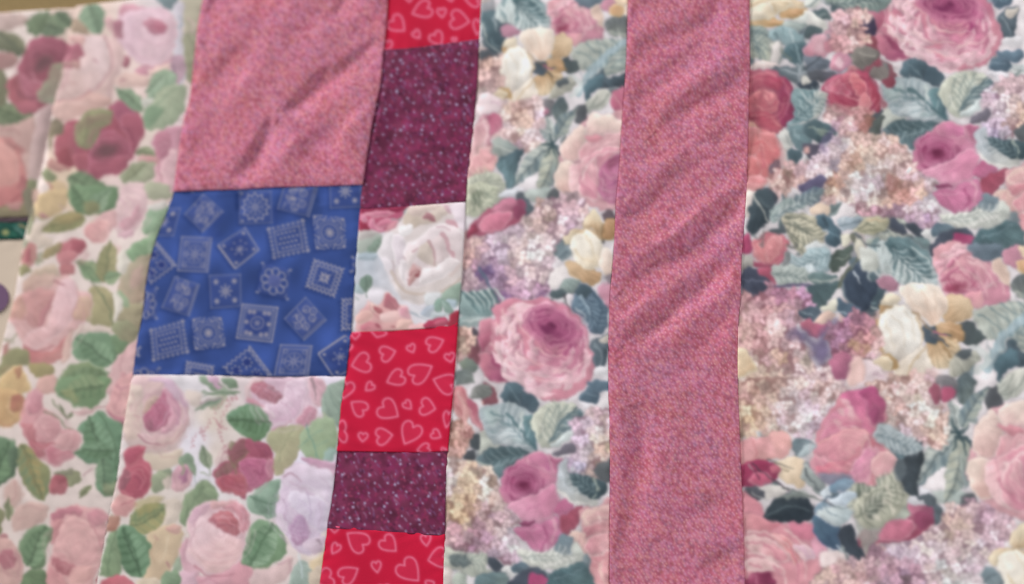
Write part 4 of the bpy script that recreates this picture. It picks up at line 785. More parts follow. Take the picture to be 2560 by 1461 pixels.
# ---- the pale garden-rose print ----------------------------------------------------
def green_strip():
    """left border strip"""
    global CUR
    CUR = Canvas(-60, -40, 560, 1520, 'dacdc8')
    scatter_pale(40, 300, 480, 1520, 26, 3)
    view('A')
    wash("420 60 1600 -60 1560 500 1300 1500 400 1500 520 500", [(60,180,'b9a69b'),(600,230,'b9a596'),(1350,80,'bcb6b8'),(1100,640,'c9b4aa'),(1330,900,'c2b0ae'),(450,900,'bca399'),(950,1390,'c4b0a8'),(450,1400,'bda98f'),(1200,940,'b8aa9c'),(1400,300,'b5a99a')], 4, up=(.078, .074, .080))
    F("-60 90 60 110 200 130 210 200 60 250 -60 230", "b7a39d", "ae988f"); S("40 150 120 190 180 170", 14, "a58f8a", .6)
    LF(500,240,190,190,190,'7c8b6e','5a6b56',.05,5,.2); LF(420,110,560,220,130,'74866a','566852',0,4,.2); F("215 170 300 110 380 90 350 200 300 290 230 250", "6c7d62", "59694f", st=.08)
    LF(690,50,760,285,215,'859b80','667d66',.04,5,.18); S("690 60 740 150 760 260", 10, "53644f", .7)
    F("550 175 620 170 700 295 640 290 560 250", "958370", "8b7a66", st=.06)
    F("1180 -20 1340 -20 1330 70 1260 95 1200 50", "75878a", "647578", st=.1)
    LF(210,400,-20,260,150,'79795f','5c6350',.05,5,.2); F("-40 310 60 290 160 340 150 430 60 400 -40 380", "696c57", "5b604c", st=.1); S("20 270 100 340 160 420", 12, "4c5244", .7)
    F("-40 420 60 400 150 440 100 520 -40 540", "8e6b68", "9d7b76"); F("-40 560 40 540 80 600 60 700 -40 720", "6f6f57")
    # olive sliver beside the pink block
    F("1372 280 1460 250 1540 260 1470 640 1380 560 1365 420", "8f9078", "848369", st=.06); S("1390 260 1450 350 1470 420", 6, "6c6e58", .7); S("1385 480 1400 560 1450 620", 6, "6c6e58", .7)
    F("1370 -20 1600 -20 1540 260 1400 270 1380 150", "a9a48f", "9a9480"); S("1420 150 1460 200 1450 260", 14, "c0a9a2", .8)
    F("1310 60 1390 40 1370 300 1400 600 1330 640 1300 420 1330 220", "bdb8bf", soft=6); S("1350 130 1370 180 1340 220", 10, "8b959d", .7); F("1300 420 1385 460 1395 560 1330 640 1278 540", "a0838f", "b295a0", st=.06); S("1300 500 1330 570", 14, "75606b", .7)
    # cream rose
    F("530 295 700 280 830 290 940 400 935 490 880 620 860 740 830 805 640 860 520 925 415 870 430 770 480 560 560 440", "ccb3ae", "c0a39a", g="760 300 560 860", soft=4)
    F("640 300 780 290 830 400 820 560 700 700 470 760 490 580 640 450 640 380", "d0bab9", "c4a9a2", g="780 330 520 740", rim="c9b2ae", rw=8, st=.02); F("830 295 900 330 952 410 925 520 850 570 830 430", "c9aca8", rim="d3b9b3", st=.03)
    S("795 285 845 420 820 560 700 705 445 775", 12, "a87f83", .85, 10); S("850 580 830 680 870 740", 8, "b59698", .6); F("430 782 700 712 845 742 832 800 640 850 520 918 420 868", "c6a69d", "bd9a90", st=.03); S("720 465 750 490", 14, "9b6f78", .8, 5); S("555 630 590 645", 10, "a97f7b", .7); S("440 760 600 745 700 715", 8, "9d6f70", .7)
    F("540 290 640 300 620 360 540 340", "c09a94")
    # lavender rose
    F("870 260 920 100 1000 60 1150 75 1285 100 1335 230 1312 375 1285 455 1292 510 1180 562 1090 512 1000 452 940 380 850 260", "c9aab4", "d0b2b8", g="940 120 1200 480", soft=4)
    F("920 70 1010 55 1100 90 1000 160 930 150", "b4848f", "bc919b"); F("940 130 1100 90 1270 130 1310 250 1290 380 1200 470 1080 470 970 380 930 250", "cdb0ba", "d3b7bc", st=.03, rim="d0b4be"); F("840 195 930 175 940 310 860 280", "93616e", "a4757f"); F("800 170 860 160 870 260 940 370 900 330 840 260", "bf9a9a")
    F("1085 185 1160 150 1235 170 1260 240 1210 280 1140 255", "a96d7c", "a06070", st=.06, rim="b6808c"); S("1110 200 1160 175 1220 190", 10, "bb8a95", .8); S("1120 240 1180 270 1240 255", 10, "8f5366", .7)
    for q in ("960 330 1060 440 1200 440", "1060 300 1180 360 1290 330", "1230 130 1290 220 1280 320"): S(q, 12, "bb97a2", .5, 6)
    S("1085 510 1200 508 1295 465", 16, "b3808a", .85, 8); F("1130 530 1290 490 1270 550 1190 590 1120 575", "ceb2a8"); F("920 500 960 430 1000 480 960 525", "95606a"); F("1030 540 1100 510 1130 560 1060 600", "b98692"); F("880 600 950 560 1140 590 1130 650 1020 665 900 660", "c8aca2"); S("920 610 970 610", 12, "a1787b", .7)
    # dark rose upper left
    F("60 640 150 560 170 450 230 360 300 300 420 285 520 340 560 360 610 350 655 420 620 450 600 520 490 530 430 640 400 770 290 860 200 850 130 800 75 700", "945260", "8a4a55", soft=4)
    F("220 350 320 290 430 290 540 370 480 470 360 420 250 450", "985666", "7f4452", st=.06); F("520 400 580 352 610 350 660 425 590 470 560 540 510 480", "945060", "8a4855", rim="a06572"); F("150 560 180 420 260 380 240 500 260 600 200 620", "93515f", rim="a3636f", st=.05)
    F("160 560 260 600 380 620 440 560 430 640 330 760 200 700", "a46472", "985660", rim="b07580", st=.05); F("70 640 150 570 180 700 260 760 290 860 180 840 100 760", "95525a", "a05f66", rim="a96b70", st=.06); F("140 790 280 760 310 850 200 865", "9d5c66")
    E(335, 490, 75, 52, -30, "5d4044", .75, .95); S("150 690 190 730 280 745", 16, "6d3c45", .8, 6); S("250 560 300 620 420 610", 12, "b37a86", .7, 5); S("230 440 300 380 400 370", 14, "a86775", .6, 6)
    F("410 490 505 475 482 560 430 775 315 775 300 690 370 590", "87806b", "8d8f7a", st=.04)
    F("500 480 600 470 610 530 540 520", "a9847e", soft=6)
    # dark rose lower
    F("440 1150 460 1020 530 920 620 900 760 930 840 800 930 750 1010 780 1100 950 1060 1080 990 1180 940 1290 800 1320 700 1345 580 1260 470 1230", "944d5a", "8c4955", soft=4)
    F("450 1000 560 960 600 1100 540 1180 440 1160", "97525c", rim="a1606a", st=.06); F("440 1150 540 1100 570 1190 560 1260 470 1230", "8d4850", rim="9d5b63"); F("560 1180 690 1170 700 1345 600 1280", "95505a", rim="a5656c", st=.05)
    F("850 800 960 760 1030 860 1000 990 900 930", "99586a", "87455a", rim="a86a78", st=.05); F("910 890 1040 860 1100 960 1050 1080 990 1190 960 1060", "94505f", "8a4656", rim="a46473", st=.05)
    F("680 1120 760 1030 860 980 950 1060 960 1180 860 1290 720 1290", "9c5766", "8a4556", rim="a8687a", st=.05); F("700 1230 860 1180 980 1180 930 1290 800 1320 690 1340", "94505e", rim="a46472"); E(805, 1132, 88, 56, -10, "5c3f42", .7, .95); S("700 1140 760 1060 880 1040 940 1120", 12, "a86a78", .7, 5); S("880 960 960 970 1000 1060", 10, "75394a", .7)
    F("590 930 690 825 845 840 850 910 780 1000 690 1125 600 1110 585 1020", "838462", "7a7a5c", st=.04); S("690 840 680 960 640 1080", 8, "5f6148", .7); S("685 960 760 900", 7, "66674e", .6)
    # green leaves right
    LF(1320,560,1100,710,150,'93a88c','7a9078',.05,5); F("1130 700 1260 580 1330 560 1310 660 1220 740 1120 760", "92a48d", "839a80", st=.06); F("1130 800 1200 690 1385 640 1400 740 1372 880 1250 975 1120 985 1080 900", "98a288", "8c9a80", soft=4, st=.04); F("1080 850 1150 790 1240 830 1170 940 1100 970", "728a6e", soft=7); S("1150 830 1260 720 1370 660", 8, "70836c", .7)
    LF(1085,830,870,670,140,'8ba083','6d846a',.05,5); S("900 680 1000 740 1070 820", 8, "5b6c55", .7); F("1090 740 1150 760 1120 800 1080 790", "bfc0b4")
    S("1190 700 1250 650 1260 600", 6, "65785f", .7)
    # bud and leaves
    LF(1180,1180,1010,1150,110,'8d9576','737a5e',.08,4); F("1040 1190 1100 1170 1190 1200 1190 1240 1080 1240", "bd9793", "a97a7a", st=.05); F("920 1290 1030 1220 1180 1240 1180 1340 1060 1380 930 1370", "959a80", "8c9078", st=.05); LF(930,1370,1120,1240,120,'98a085','838a6c',0,4)
    F("1170 1030 1250 975 1450 965 1440 1180 1400 1470 1210 1400 1160 1290 1205 1200 1150 1100", "b48290", "c9a5a8", g="1180 1060 1320 1380", soft=4); F("1230 1160 1340 1150 1340 1430 1240 1420", "caa6aa", rim="d2b3b2"); F("1170 1030 1250 985 1300 1060 1240 1200 1180 1190", "ab7482", "a06878", st=.05); S("1210 1200 1200 1280 1240 1370", 16, "a06e7a", .7, 6)
    F("340 1300 400 1265 455 1310 440 1360 380 1370", "7d8464"); F("400 1380 480 1360 540 1440 500 1500 380 1500", "c3ab84", "c0a98a"); F("370 1380 410 1390 420 1440", "a8766c"); F("900 1400 1050 1360 1110 1380 1100 1480 900 1480", "c8b2ae", "bfa5a6"); F("1110 1380 1250 1380 1300 1480 1110 1480", "9da088")
    F("380 960 440 900 500 940 490 1000 430 1030 400 1150", "6f6654", "7a7058", soft=5, st=.08)
    F("400 1200 500 1240 560 1280 480 1290 390 1250", "ab8078")
    LF(540,1340,860,1490,230,'7f9373','5d7256',.0,6,.15)
    for q in ((310, 540, 230, 'a96c78', '6f3844', 20, 1), (790, 1090, 250, 'ab6e7c', '71384a', 22, 2), (1130, 290, 190, 'd9c0c8', 'ae8794', 16, 3), (680, 560, 230, 'd9c3bf', 'b08e8c', 14, 4), (1280, 1180, 130, 'd2aeb2', '9f6f7c', 10, 5)): SWIRL(q[0], q[1], q[2], q[3], q[4], q[5], 80+q[6], .95, 0, 15, .28, False)
    view('B')
    F("270 60 380 5 520 0 535 80 470 170 340 212 270 150", "c3ab82", "bca57f", st=.03); F("320 170 350 160 385 190 350 205", "a97d7b"); S("470 110 500 140", 14, "b29a8b", .7); F("270 0 330 0 300 80 280 130 255 100", "a98d80"); F("210 0 270 -10 270 60 290 160 240 200 215 120", "75715d", soft=5)
    F("525 30 600 -30 870 -30 892 60 852 130 740 180 640 168 550 110", "6e8968", "5c7657", soft=4); LF(690,170,560,-20,190,'7b9672','567052',.03,5); LF(700,170,840,-20,150,'8da386','6f8a6c',-.05,5); F("650 100 740 90 760 170 660 170", "777a58", soft=7)
    F("230 180 290 230 260 320 210 330 230 260", "7f8468", soft=5)
    LF(665,200,325,318,165,'9a9068','7d8159',.04,4,.06); F("420 200 560 165 650 185 600 240 520 260", "96875d", soft=8, a=.7); S("640 210 520 270 400 310", 6, "6d6f50", .7)
    F("870 130 940 -20 1105 10 1132 100 1085 220 1020 332 930 352 870 285 850 200", "c7abac", "ceb4b4", soft=4, st=.02); F("990 160 1060 115 1055 220 960 310 910 260", "b58890", "bd959c", st=.06); F("880 130 960 20 1050 60 1030 140 950 200", "cfb5b3", rim="d5bdba"); F("720 220 860 130 900 250 820 330", "cba6a4", "c69d9c"); S("1040 80 1080 150 1060 240", 10, "b38d93", .6); F("900 330 1010 300 1020 340 940 365", "bf9da4")
    F("640 300 720 228 800 220 842 290 800 385 740 402 680 382", "c99694", "d2a7a2", st=.05, rim="d5b0aa"); F("465 420 560 368 640 368 664 420 600 482 560 545 468 552", "aa656a", "b3727a", st=.06); F("560 400 640 370 660 420 620 460 570 460", "955059", st=.05); F("480 470 540 440 600 470 560 540 470 545", "b87a7c", rim="c08a8a"); F("478 560 570 540 592 600 540 645 480 640", "a26668", "ab7474"); S("660 330 700 380 760 370", 10, "bb8084", .7); S("820 280 830 350 800 390", 12, "d4aaa8", .7)
    F("180 490 220 405 292 388 322 470 280 555 210 592", "aa7470", "b3867e", st=.06); F("210 460 260 430 270 520 220 540", "9c5c60"); F("165 560 220 556 265 600 180 635", "83805c"); S("230 400 190 500", 10, "8a7260", .6); S("320 430 370 420", 12, "85846a", .7); S("310 510 360 520", 14, "7c7c5e", .7); S("225 370 215 400", 8, "83806a", .7)
    F("340 500 400 420 490 388 475 460 400 502", "968864", "8b8260", st=.04)
    LF(775,680,600,520,160,'93a07a','6f8a68',.05,5); LF(800,690,845,375,190,'9c9670','82845e',0,5,.06); LF(800,660,940,640,110,'8ea07c','748c6b',0,4); F("690 740 800 718 880 800 892 900 850 1012 760 1002 668 960 720 860", "9d9671", "94906b", soft=4, st=.03); S("700 690 770 770 840 880 850 1000", 8, "5f6b4f", .85); E(765, 700, 20, 14, 20, "c6c2b0", .5)
    S("590 530 660 590 720 680", 7, "5a6e52", .8); S("840 420 815 560 800 680", 7, "6b7554", .7)
    F("950 480 1050 380 1170 360 1150 470 1040 542 985 520", "83a07e", "76936f", st=.07); F("1080 290 1130 150 1280 120 1220 280 1120 345", "8aa488", "7d9678", st=.06); F("1140 340 1230 300 1180 480 1120 440", "8aa282", st=.05); F("930 650 1000 540 1150 480 1120 700 1080 830 950 862 900 780", "a29c84", "a9947f", soft=5); F("1000 620 1080 560 1090 700 1000 740", "b0958a", soft=10, a=.8); F("890 880 1070 840 1090 930 1040 1070 950 985 870 970", "a09a7a", "9a8f75", st=.03); S("880 960 960 975 1040 1050", 6, "6c6a54", .8); F("890 790 930 740 990 860 900 870", "8fa382")
    F("900 470 950 430 980 520 990 560 930 640 910 560", "c9c5b8", soft=5); F("870 770 900 760 950 860 900 960 860 980 880 870", "cdc8bc", soft=4); F("1130 110 1210 80 1260 90 1230 140 1140 140", "c8c5bd", soft=5)
    F("290 270 360 220 400 240 340 320 420 370 380 430 270 380 220 350", "c5b7a7", soft=6); F("630 990 780 1010 850 1020 850 1060 740 1060 640 1070 580 1080", "cbbcb0", soft=5)
    F("80 960 120 850 200 760 210 690 300 620 400 610 480 620 560 650 620 735 700 780 722 860 670 950 625 1010 530 1085 520 1190 470 1265 330 1305 220 1270 195 1150 110 1000", "cba29e", "d3adaa", soft=5)
    F("200 760 210 680 300 610 440 620 420 720 300 770", "bda18e", "c3a69a", soft=7); F("120 850 260 740 390 735 445 765 400 880 320 1000 270 1015 210 965 100 960", "c39490", "b98682", soft=5, st=.04); F("100 860 190 780 220 900 190 960 100 940", "c19788", soft=8); F("440 780 360 870 290 1000 330 1010 400 890", "a46c70", "ae7a7c", soft=4)
    F("385 1000 440 790 480 680 560 655 605 740 595 900 520 1025 380 1115 250 1195 215 1100 300 1030", "d8b7b9", "d5adab", g="520 700 300 1150", soft=4, rim="dabdbd", st=.02); F("605 800 690 795 718 880 650 965 580 950 600 870", "c6a994", "bd9c86"); S("600 720 610 820 575 950", 10, "b38986", .7); S("425 675 470 690 500 720", 16, "966267", .8, 6); F("205 1150 290 1190 420 1172 525 1085 505 1225 380 1292 255 1282", "ad6c6c", "bd8580", g="300 1180 360 1290", st=.05); S("215 1150 300 1190 420 1150", 12, "9a5a5e", .7); S("620 1010 540 1080 500 1170", 10, "b5857f", .7); F("520 1090 580 1060 560 1180 530 1270 480 1280", "c8aa9e", soft=6)
    F("570 1130 640 1065 790 1055 850 1080 905 1200 850 1295 760 1262 640 1270 565 1230", "6f8d70", "647f62", soft=4); LF(850,1300,600,1100,200,'82a080','587458',.04,6,.15); F("850 1065 960 1080 995 1140 900 1230 870 1150", "6a8464", "5f7656", st=.08); F("850 1000 960 970 1060 1050 1000 1130 900 1090", "8d9272", "857f66", st=.04)
    F("460 1480 480 1380 560 1288 680 1278 800 1320 855 1380 800 1500", "7d8f6b", "748660", soft=4); LF(480,1500,850,1350,220,'8a9f7e','647a58',-.04,6,.12); S("580 1240 700 1280 850 1370", 8, "9db396", .8)
    F("830 1500 870 1280 960 1175 1080 1100 1100 1330 1080 1500", "c9a2a2", "d2b0ae", soft=4); S("960 1190 920 1300 900 1450", 14, "b58a8c", .6, 6); F("900 1360 960 1340 980 1420 920 1440", "c08e92", rim="d0a8a6")
    F("0 1290 100 1175 235 1180 245 1290 100 1325 20 1390 -60 1400", "8a8865", "7f7f5c", soft=5); F("240 1290 380 1275 445 1350 300 1400", "94895f", "8d8560"); F("10 1400 100 1318 180 1308 245 1420 235 1500 -20 1500", "c9b07f", "c2a678", rim="d0ba8f"); F("130 1340 180 1315 190 1370 160 1390", "a57a5f"); F("310 1500 330 1390 440 1378 470 1500", "c7a096"); S("40 1100 110 1110 150 1060", 14, "84856a", .7); S("60 1150 130 1130", 10, "8a8a70", .7); F("40 1160 80 1120 90 1200 50 1230", "a67a72", soft=5)
    F("60 560 130 640 100 760 60 800", "bcaa98", soft=8)
    F("250 620 420 540 480 640 380 620 300 640", "bfac97", soft=8)
    for q, c_, w_ in (("250 800 330 735 430 715", 'b58684', 10), ("120 900 190 985 270 1010", 'b98a86', 10), ("300 1030 400 1060 500 1000 570 880", 'c6a0a0', 12), ("230 1120 330 1150 450 1090", 'c49c9c', 10), ("500 700 540 800 520 930", 'c9a5a6', 10),
                      ("160 960 200 1060 230 1180", 'c09a92', 10), ("900 60 960 110 940 190", 'b890a0', 9), ("960 40 1020 110 990 190", 'bb94a2', 8), ("700 260 760 300 740 370", 'bb8a8c', 8), ("590 400 610 440 580 500", '8f4c58', 8)): S(q, w_, c_, .5, 4)
    for q in ((400, 930, 300, 'dcbdbb', 'a8777a', 18, 1), (1010, 170, 130, 'd8bcbc', 'a98088', 12, 2), (570, 450, 110, 'c08a8e', '8f4c56', 12, 3), (100, 1400, 110, 'd4b68e', '9f7452', 10, 4)): SWIRL(q[0], q[1], q[2], q[3], q[4], q[5], 90+q[6], .95, 20, 15, .28, False)
    view('C')
    F("-40 60 90 45 185 80 205 140 172 262 130 325 40 322 -40 290", "c6a576", "bd9c72", soft=4, st=.03); F("105 120 160 75 205 130 160 215 118 212", "9f6858", "a9765f", st=.08); S("100 110 90 180 130 230", 8, "d0b48c", .8); S("20 280 80 320 150 290", 8, "b07f62", .7); S("40 90 60 200 30 290", 8, "b49064", .5)
    F("180 200 250 50 335 70 345 180 430 230 485 330 545 325 612 380 602 472 520 562 430 606 350 560 260 522 235 420 175 340", "c58e92", "c99a9c", soft=4)
    F("215 180 260 60 330 80 345 180 280 240", "c39097", "b57a82", st=.06, rim="cfa4a4"); F("260 290 350 235 455 280 478 360 400 425 310 425 262 360", "d2a6a6", "c28f92", rim="d8b3b0", st=.04); F("175 300 260 300 300 420 270 510 235 420", "b97a7e", "ad6c70", st=.05); F("240 420 330 440 410 440 340 545 265 505", "a9636a", "b4757a", st=.05); F("370 460 520 450 545 530 430 600 370 545", "b26f7a", "c28b90", st=.05, rim="c99ca0"); F("430 420 530 345 615 390 592 472 480 482", "cfa6a4", "c49696", rim="d6b4b0"); S("240 400 330 430 440 430", 10, "9b545c", .6)
    S("350 220 430 240 500 310 560 330", 16, "798468", .8, 6); S("420 130 470 200 530 250", 14, "7f866c", .8, 5); LF(520,260,460,150,40,'8f967c','747c60'); LF(530,250,560,200,34,'8f967c','747c60')
    S("560 200 640 220 720 180 800 170", 8, "a9777c", .7); F("570 230 640 180 700 180 640 240", "bd9a98", soft=6, a=.7)
    F("435 90 470 -40 810 -40 800 60 780 110 700 172 600 182 520 140", "75906c", "6a8560", soft=4); LF(790,20,470,90,200,'8a9d76','5f7a58',.05,6,.15); S("460 90 600 60 760 30", 8, "566a4e", .7); F("470 60 560 40 600 150 520 130", "8c9268", soft=9, a=.7)
    F("795 190 830 80 890 -40 1020 -40 960 300 850 262", "cf9c9c", "d6a9a5", soft=4, st=.03); F("800 200 880 248 960 270 930 330 840 262", "aa727c", "b88288", st=.05); S("870 20 900 50 950 30", 14, "b27f88", .7); S("900 60 860 160 880 230", 10, "ba878b", .6)
    F("555 510 620 462 645 400 585 330 680 238 740 198 830 258 920 330 900 560 870 790 740 800 716 680 735 590 640 582", "6b8d70", "5f7f62", soft=4)
    LF(830,560,660,240,240,'7fa182','567456',-.06,7,.15); LF(850,500,560,510,130,'79997a','557355',.05,5,.2); LF(770,560,790,800,150,'7a9677','58745a',0,6,.1); S("730 210 810 330 860 480 860 620", 9, "4f6b50", .8); S("640 560 740 470 840 420", 7, "4f6b50", .6); F("780 740 880 720 870 800 780 800", "8c8c6c", soft=8, a=.6)
    F("-40 400 60 385 150 448 168 545 140 652 60 725 -40 750", "627d60", "4d664c", g="20 420 130 640", soft=4); LF(-60,730,100,420,200,'72906c','4e684e',.06,5,.08); F("90 480 150 460 165 560 120 660 90 600", "4b5d4b", soft=7, a=.7)
    F("165 620 175 450 262 518 385 600 405 680 350 848 240 790", "93895c", "75825e", soft=4); LF(185,450,345,850,180,'6f8160','9b8f60',.02,6,.06); S("190 460 260 600 330 830", 7, "5f6a4a", .8)
    F("385 770 420 680 500 638 535 740 480 805 420 803", "a0585f", "ab6a70", st=.06); F("430 690 500 640 530 690 460 740", "96525a"); F("500 640 580 628 622 690 540 755 515 700", "7f8264", "868a6c", st=.05); F("420 660 490 620 560 610 560 660 480 670", "80806a"); LF(690,745,600,842,58,'8a9070','767d5c',.08,4); S("700 620 640 660", 10, "a9878a", .7, dash=1)
    F("60 760 130 690 190 760 180 850 120 920 60 850", "c2a59b", soft=7); S("130 700 150 780 110 860", 10, "b48d88", .6)
    F("120 950 200 860 320 870 380 900 330 1000 220 1060 130 1070", "c6a89e", soft=6); S("200 900 260 890 330 910", 12, "b99590", .6); S("160 990 230 960", 14, "bb9a92", .6)
    F("-40 920 40 905 62 980 20 1110 -40 1130", "868867", "7f805e", st=.05); LF(95,1000,85,810,70,'8e9474','747b5c'); F("30 1090 80 1090 90 1130 30 1140", "a9787a")
    F("385 1010 400 930 520 885 620 885 760 915 805 960 795 1080 775 1250 735 1360 640 1500 380 1500 365 1330 415 1180", "cf9e9e", "d4a8a4", soft=4)
    F("395 940 540 895 625 915 605 975 520 950 420 1015", "b3747f", "bd8089", st=.05); F("640 950 740 905 810 950 795 1010 700 1045", "bd828b", "c89397", st=.05, rim="cda0a0"); F("425 1140 480 1000 560 965 660 1005 725 1100 755 1200 735 1320 600 1335 480 1232 415 1220", "d9ada9", "d5a7a4", soft=4, rim="dcb6b0"); F("400 1010 480 980 440 1110 400 1170", "c58a8c", soft=6); S("660 1000 720 1080 760 1190", 10, "b57d82", .7)
    F("420 1255 480 1275 560 1315 575 1362 510 1402 430 1365 395 1300", "9f5f66", "a96b70", st=.08); F("370 1330 430 1360 500 1400 520 1500 370 1500", "c4898c", "cb9795", st=.04, rim="d4a8a2"); S("420 1290 430 1360 500 1400", 12, "cf9c9c", .8, 5); S("480 1300 520 1330 500 1370", 8, "c08a8c", .7); F("640 1380 670 1340 680 1400 640 1440", "a4686c"); F("560 1340 700 1330 650 1440 540 1460", "d3a49e", soft=6)
    F("165 1150 220 1060 330 1018 395 1040 402 1120 362 1212 340 1335 240 1335 180 1242", "708a6a", "62795a", soft=4); LF(220,1330,360,1030,190,'83a07c','5a7456',0,6,.15)
    F("185 1400 260 1348 352 1370 365 1500 200 1500", "677d5c", "5c7052", st=.08); F("-40 1180 80 1128 140 1180 185 1260 192 1360 150 1500 -40 1500", "c9a29a", "cda89f", soft=4, st=.03); F("5 1280 50 1208 122 1210 142 1290 70 1365", "a0606a", "ad747a", st=.07, rim="ba888a"); S("140 1200 170 1290 150 1400", 10, "b5898a", .7); S("60 1380 120 1400 160 1440", 10, "b58a88", .6)
    F("730 1410 800 1370 900 1380 980 1440 960 1500 720 1500", "a85b62", "b26a70", st=.05)
    view('C')
    for q in ((590, 1170, 240, 'e0b9b4', 'ab7278', 18, 1), (400, 360, 190, 'd8b2b4', 'a0626c', 16, 2), (80, 180, 120, 'd2b183', '9a6a4a', 10, 3), (480, 1330, 100, 'd0a09e', '93525a', 10, 4), (80, 1290, 110, 'd4aea6', '99606a', 10, 5)): SWIRL(q[0], q[1], q[2], q[3], q[4], q[5], 100+q[6], .95, 0, 14, .3, False)
    for q, c_, w_ in (("300 300 350 350 430 330", 'b98488', 9), ("270 360 340 410 420 400", 'b27a80', 9), ("480 440 540 400 580 420", 'b98e8e', 8), ("470 1020 560 1000 640 1040", 'c29292', 9), ("520 1060 640 1080 700 1180", 'cba19e', 9), ("470 1180 560 1260 680 1290", 'c89a98', 9), ("430 1330 470 1380 540 1400", 'a86a70', 8), ("40 1230 80 1260 110 1330", 'b98488', 8), ("860 60 900 140 880 230", 'bb888c', 9)): S(q, w_, c_, .6, 3)
    return CUR

def green_flap():
    """the tucked piece of the same print at the far left"""
    global CUR
    CUR = Canvas(-120, 60, 240, 640, 'bfa598')
    view('A')
    F("-120 740 60 760 200 800 280 850 200 950 -120 960", "6f7a5e", "5d6a52", st=.08); LF(270,940,-60,800,160,'7a8566','58664d',.03,5,.18); F("-120 560 60 600 60 780 -120 800", "6c6c54", soft=6)
    F("-120 960 40 950 200 900 300 900 240 1180 250 1310 120 1120 -120 1060", "bb9c93", "b5938c", soft=6); S("20 980 120 970 170 1000", 12, "a17a76", .6)
    F("-120 1030 0 1030 120 1075 195 1200 245 1380 225 1600 -120 1600", "c99089", "c07f7a", g="0 1060 180 1500", soft=4); F("-120 1100 40 1080 140 1180 160 1330 40 1420 -120 1420", "cf9a92", "cb938a", rim="d3a39a", rw=9); F("150 1380 190 1310 240 1360 220 1480 160 1470", "9c5f60", "aa7470", st=.05); F("20 1030 100 1040 150 1100 100 1120", "ad7a76"); E(160, 1130, 34, 30, 0, "a36a68", .6, .8); F("-120 1400 60 1400 180 1420 200 1520 80 1600 -120 1620", "b97a77", "b5706e", soft=5); S("20 1560 100 1510 180 1440", 12, "97575a", .7)
    F("180 1180 250 1160 300 1290 240 1330", "c2a39a", soft=5); S("170 1150 190 1240 240 1300", 8, "aa807c", .6)
    F("230 1370 290 1320 300 1460 230 1520", "767a5c", soft=5)
    view('B')
    F("-60 160 100 100 225 100 290 160 290 240 180 225 -60 222", "857b60", "7f7658", soft=4, st=.04); F("190 0 260 -20 270 140 220 160 200 90", "6d6a56", soft=5); F("60 100 160 80 200 110 120 150", "b58680", soft=5); S("30 180 120 150 200 170", 8, "6e6850", .6)
    view('A')
    F("430 770 400 930 370 1100 330 1320 250 1330 238 1180 300 900 350 790", "b49a98", "bba29c", soft=5)
    return CUR

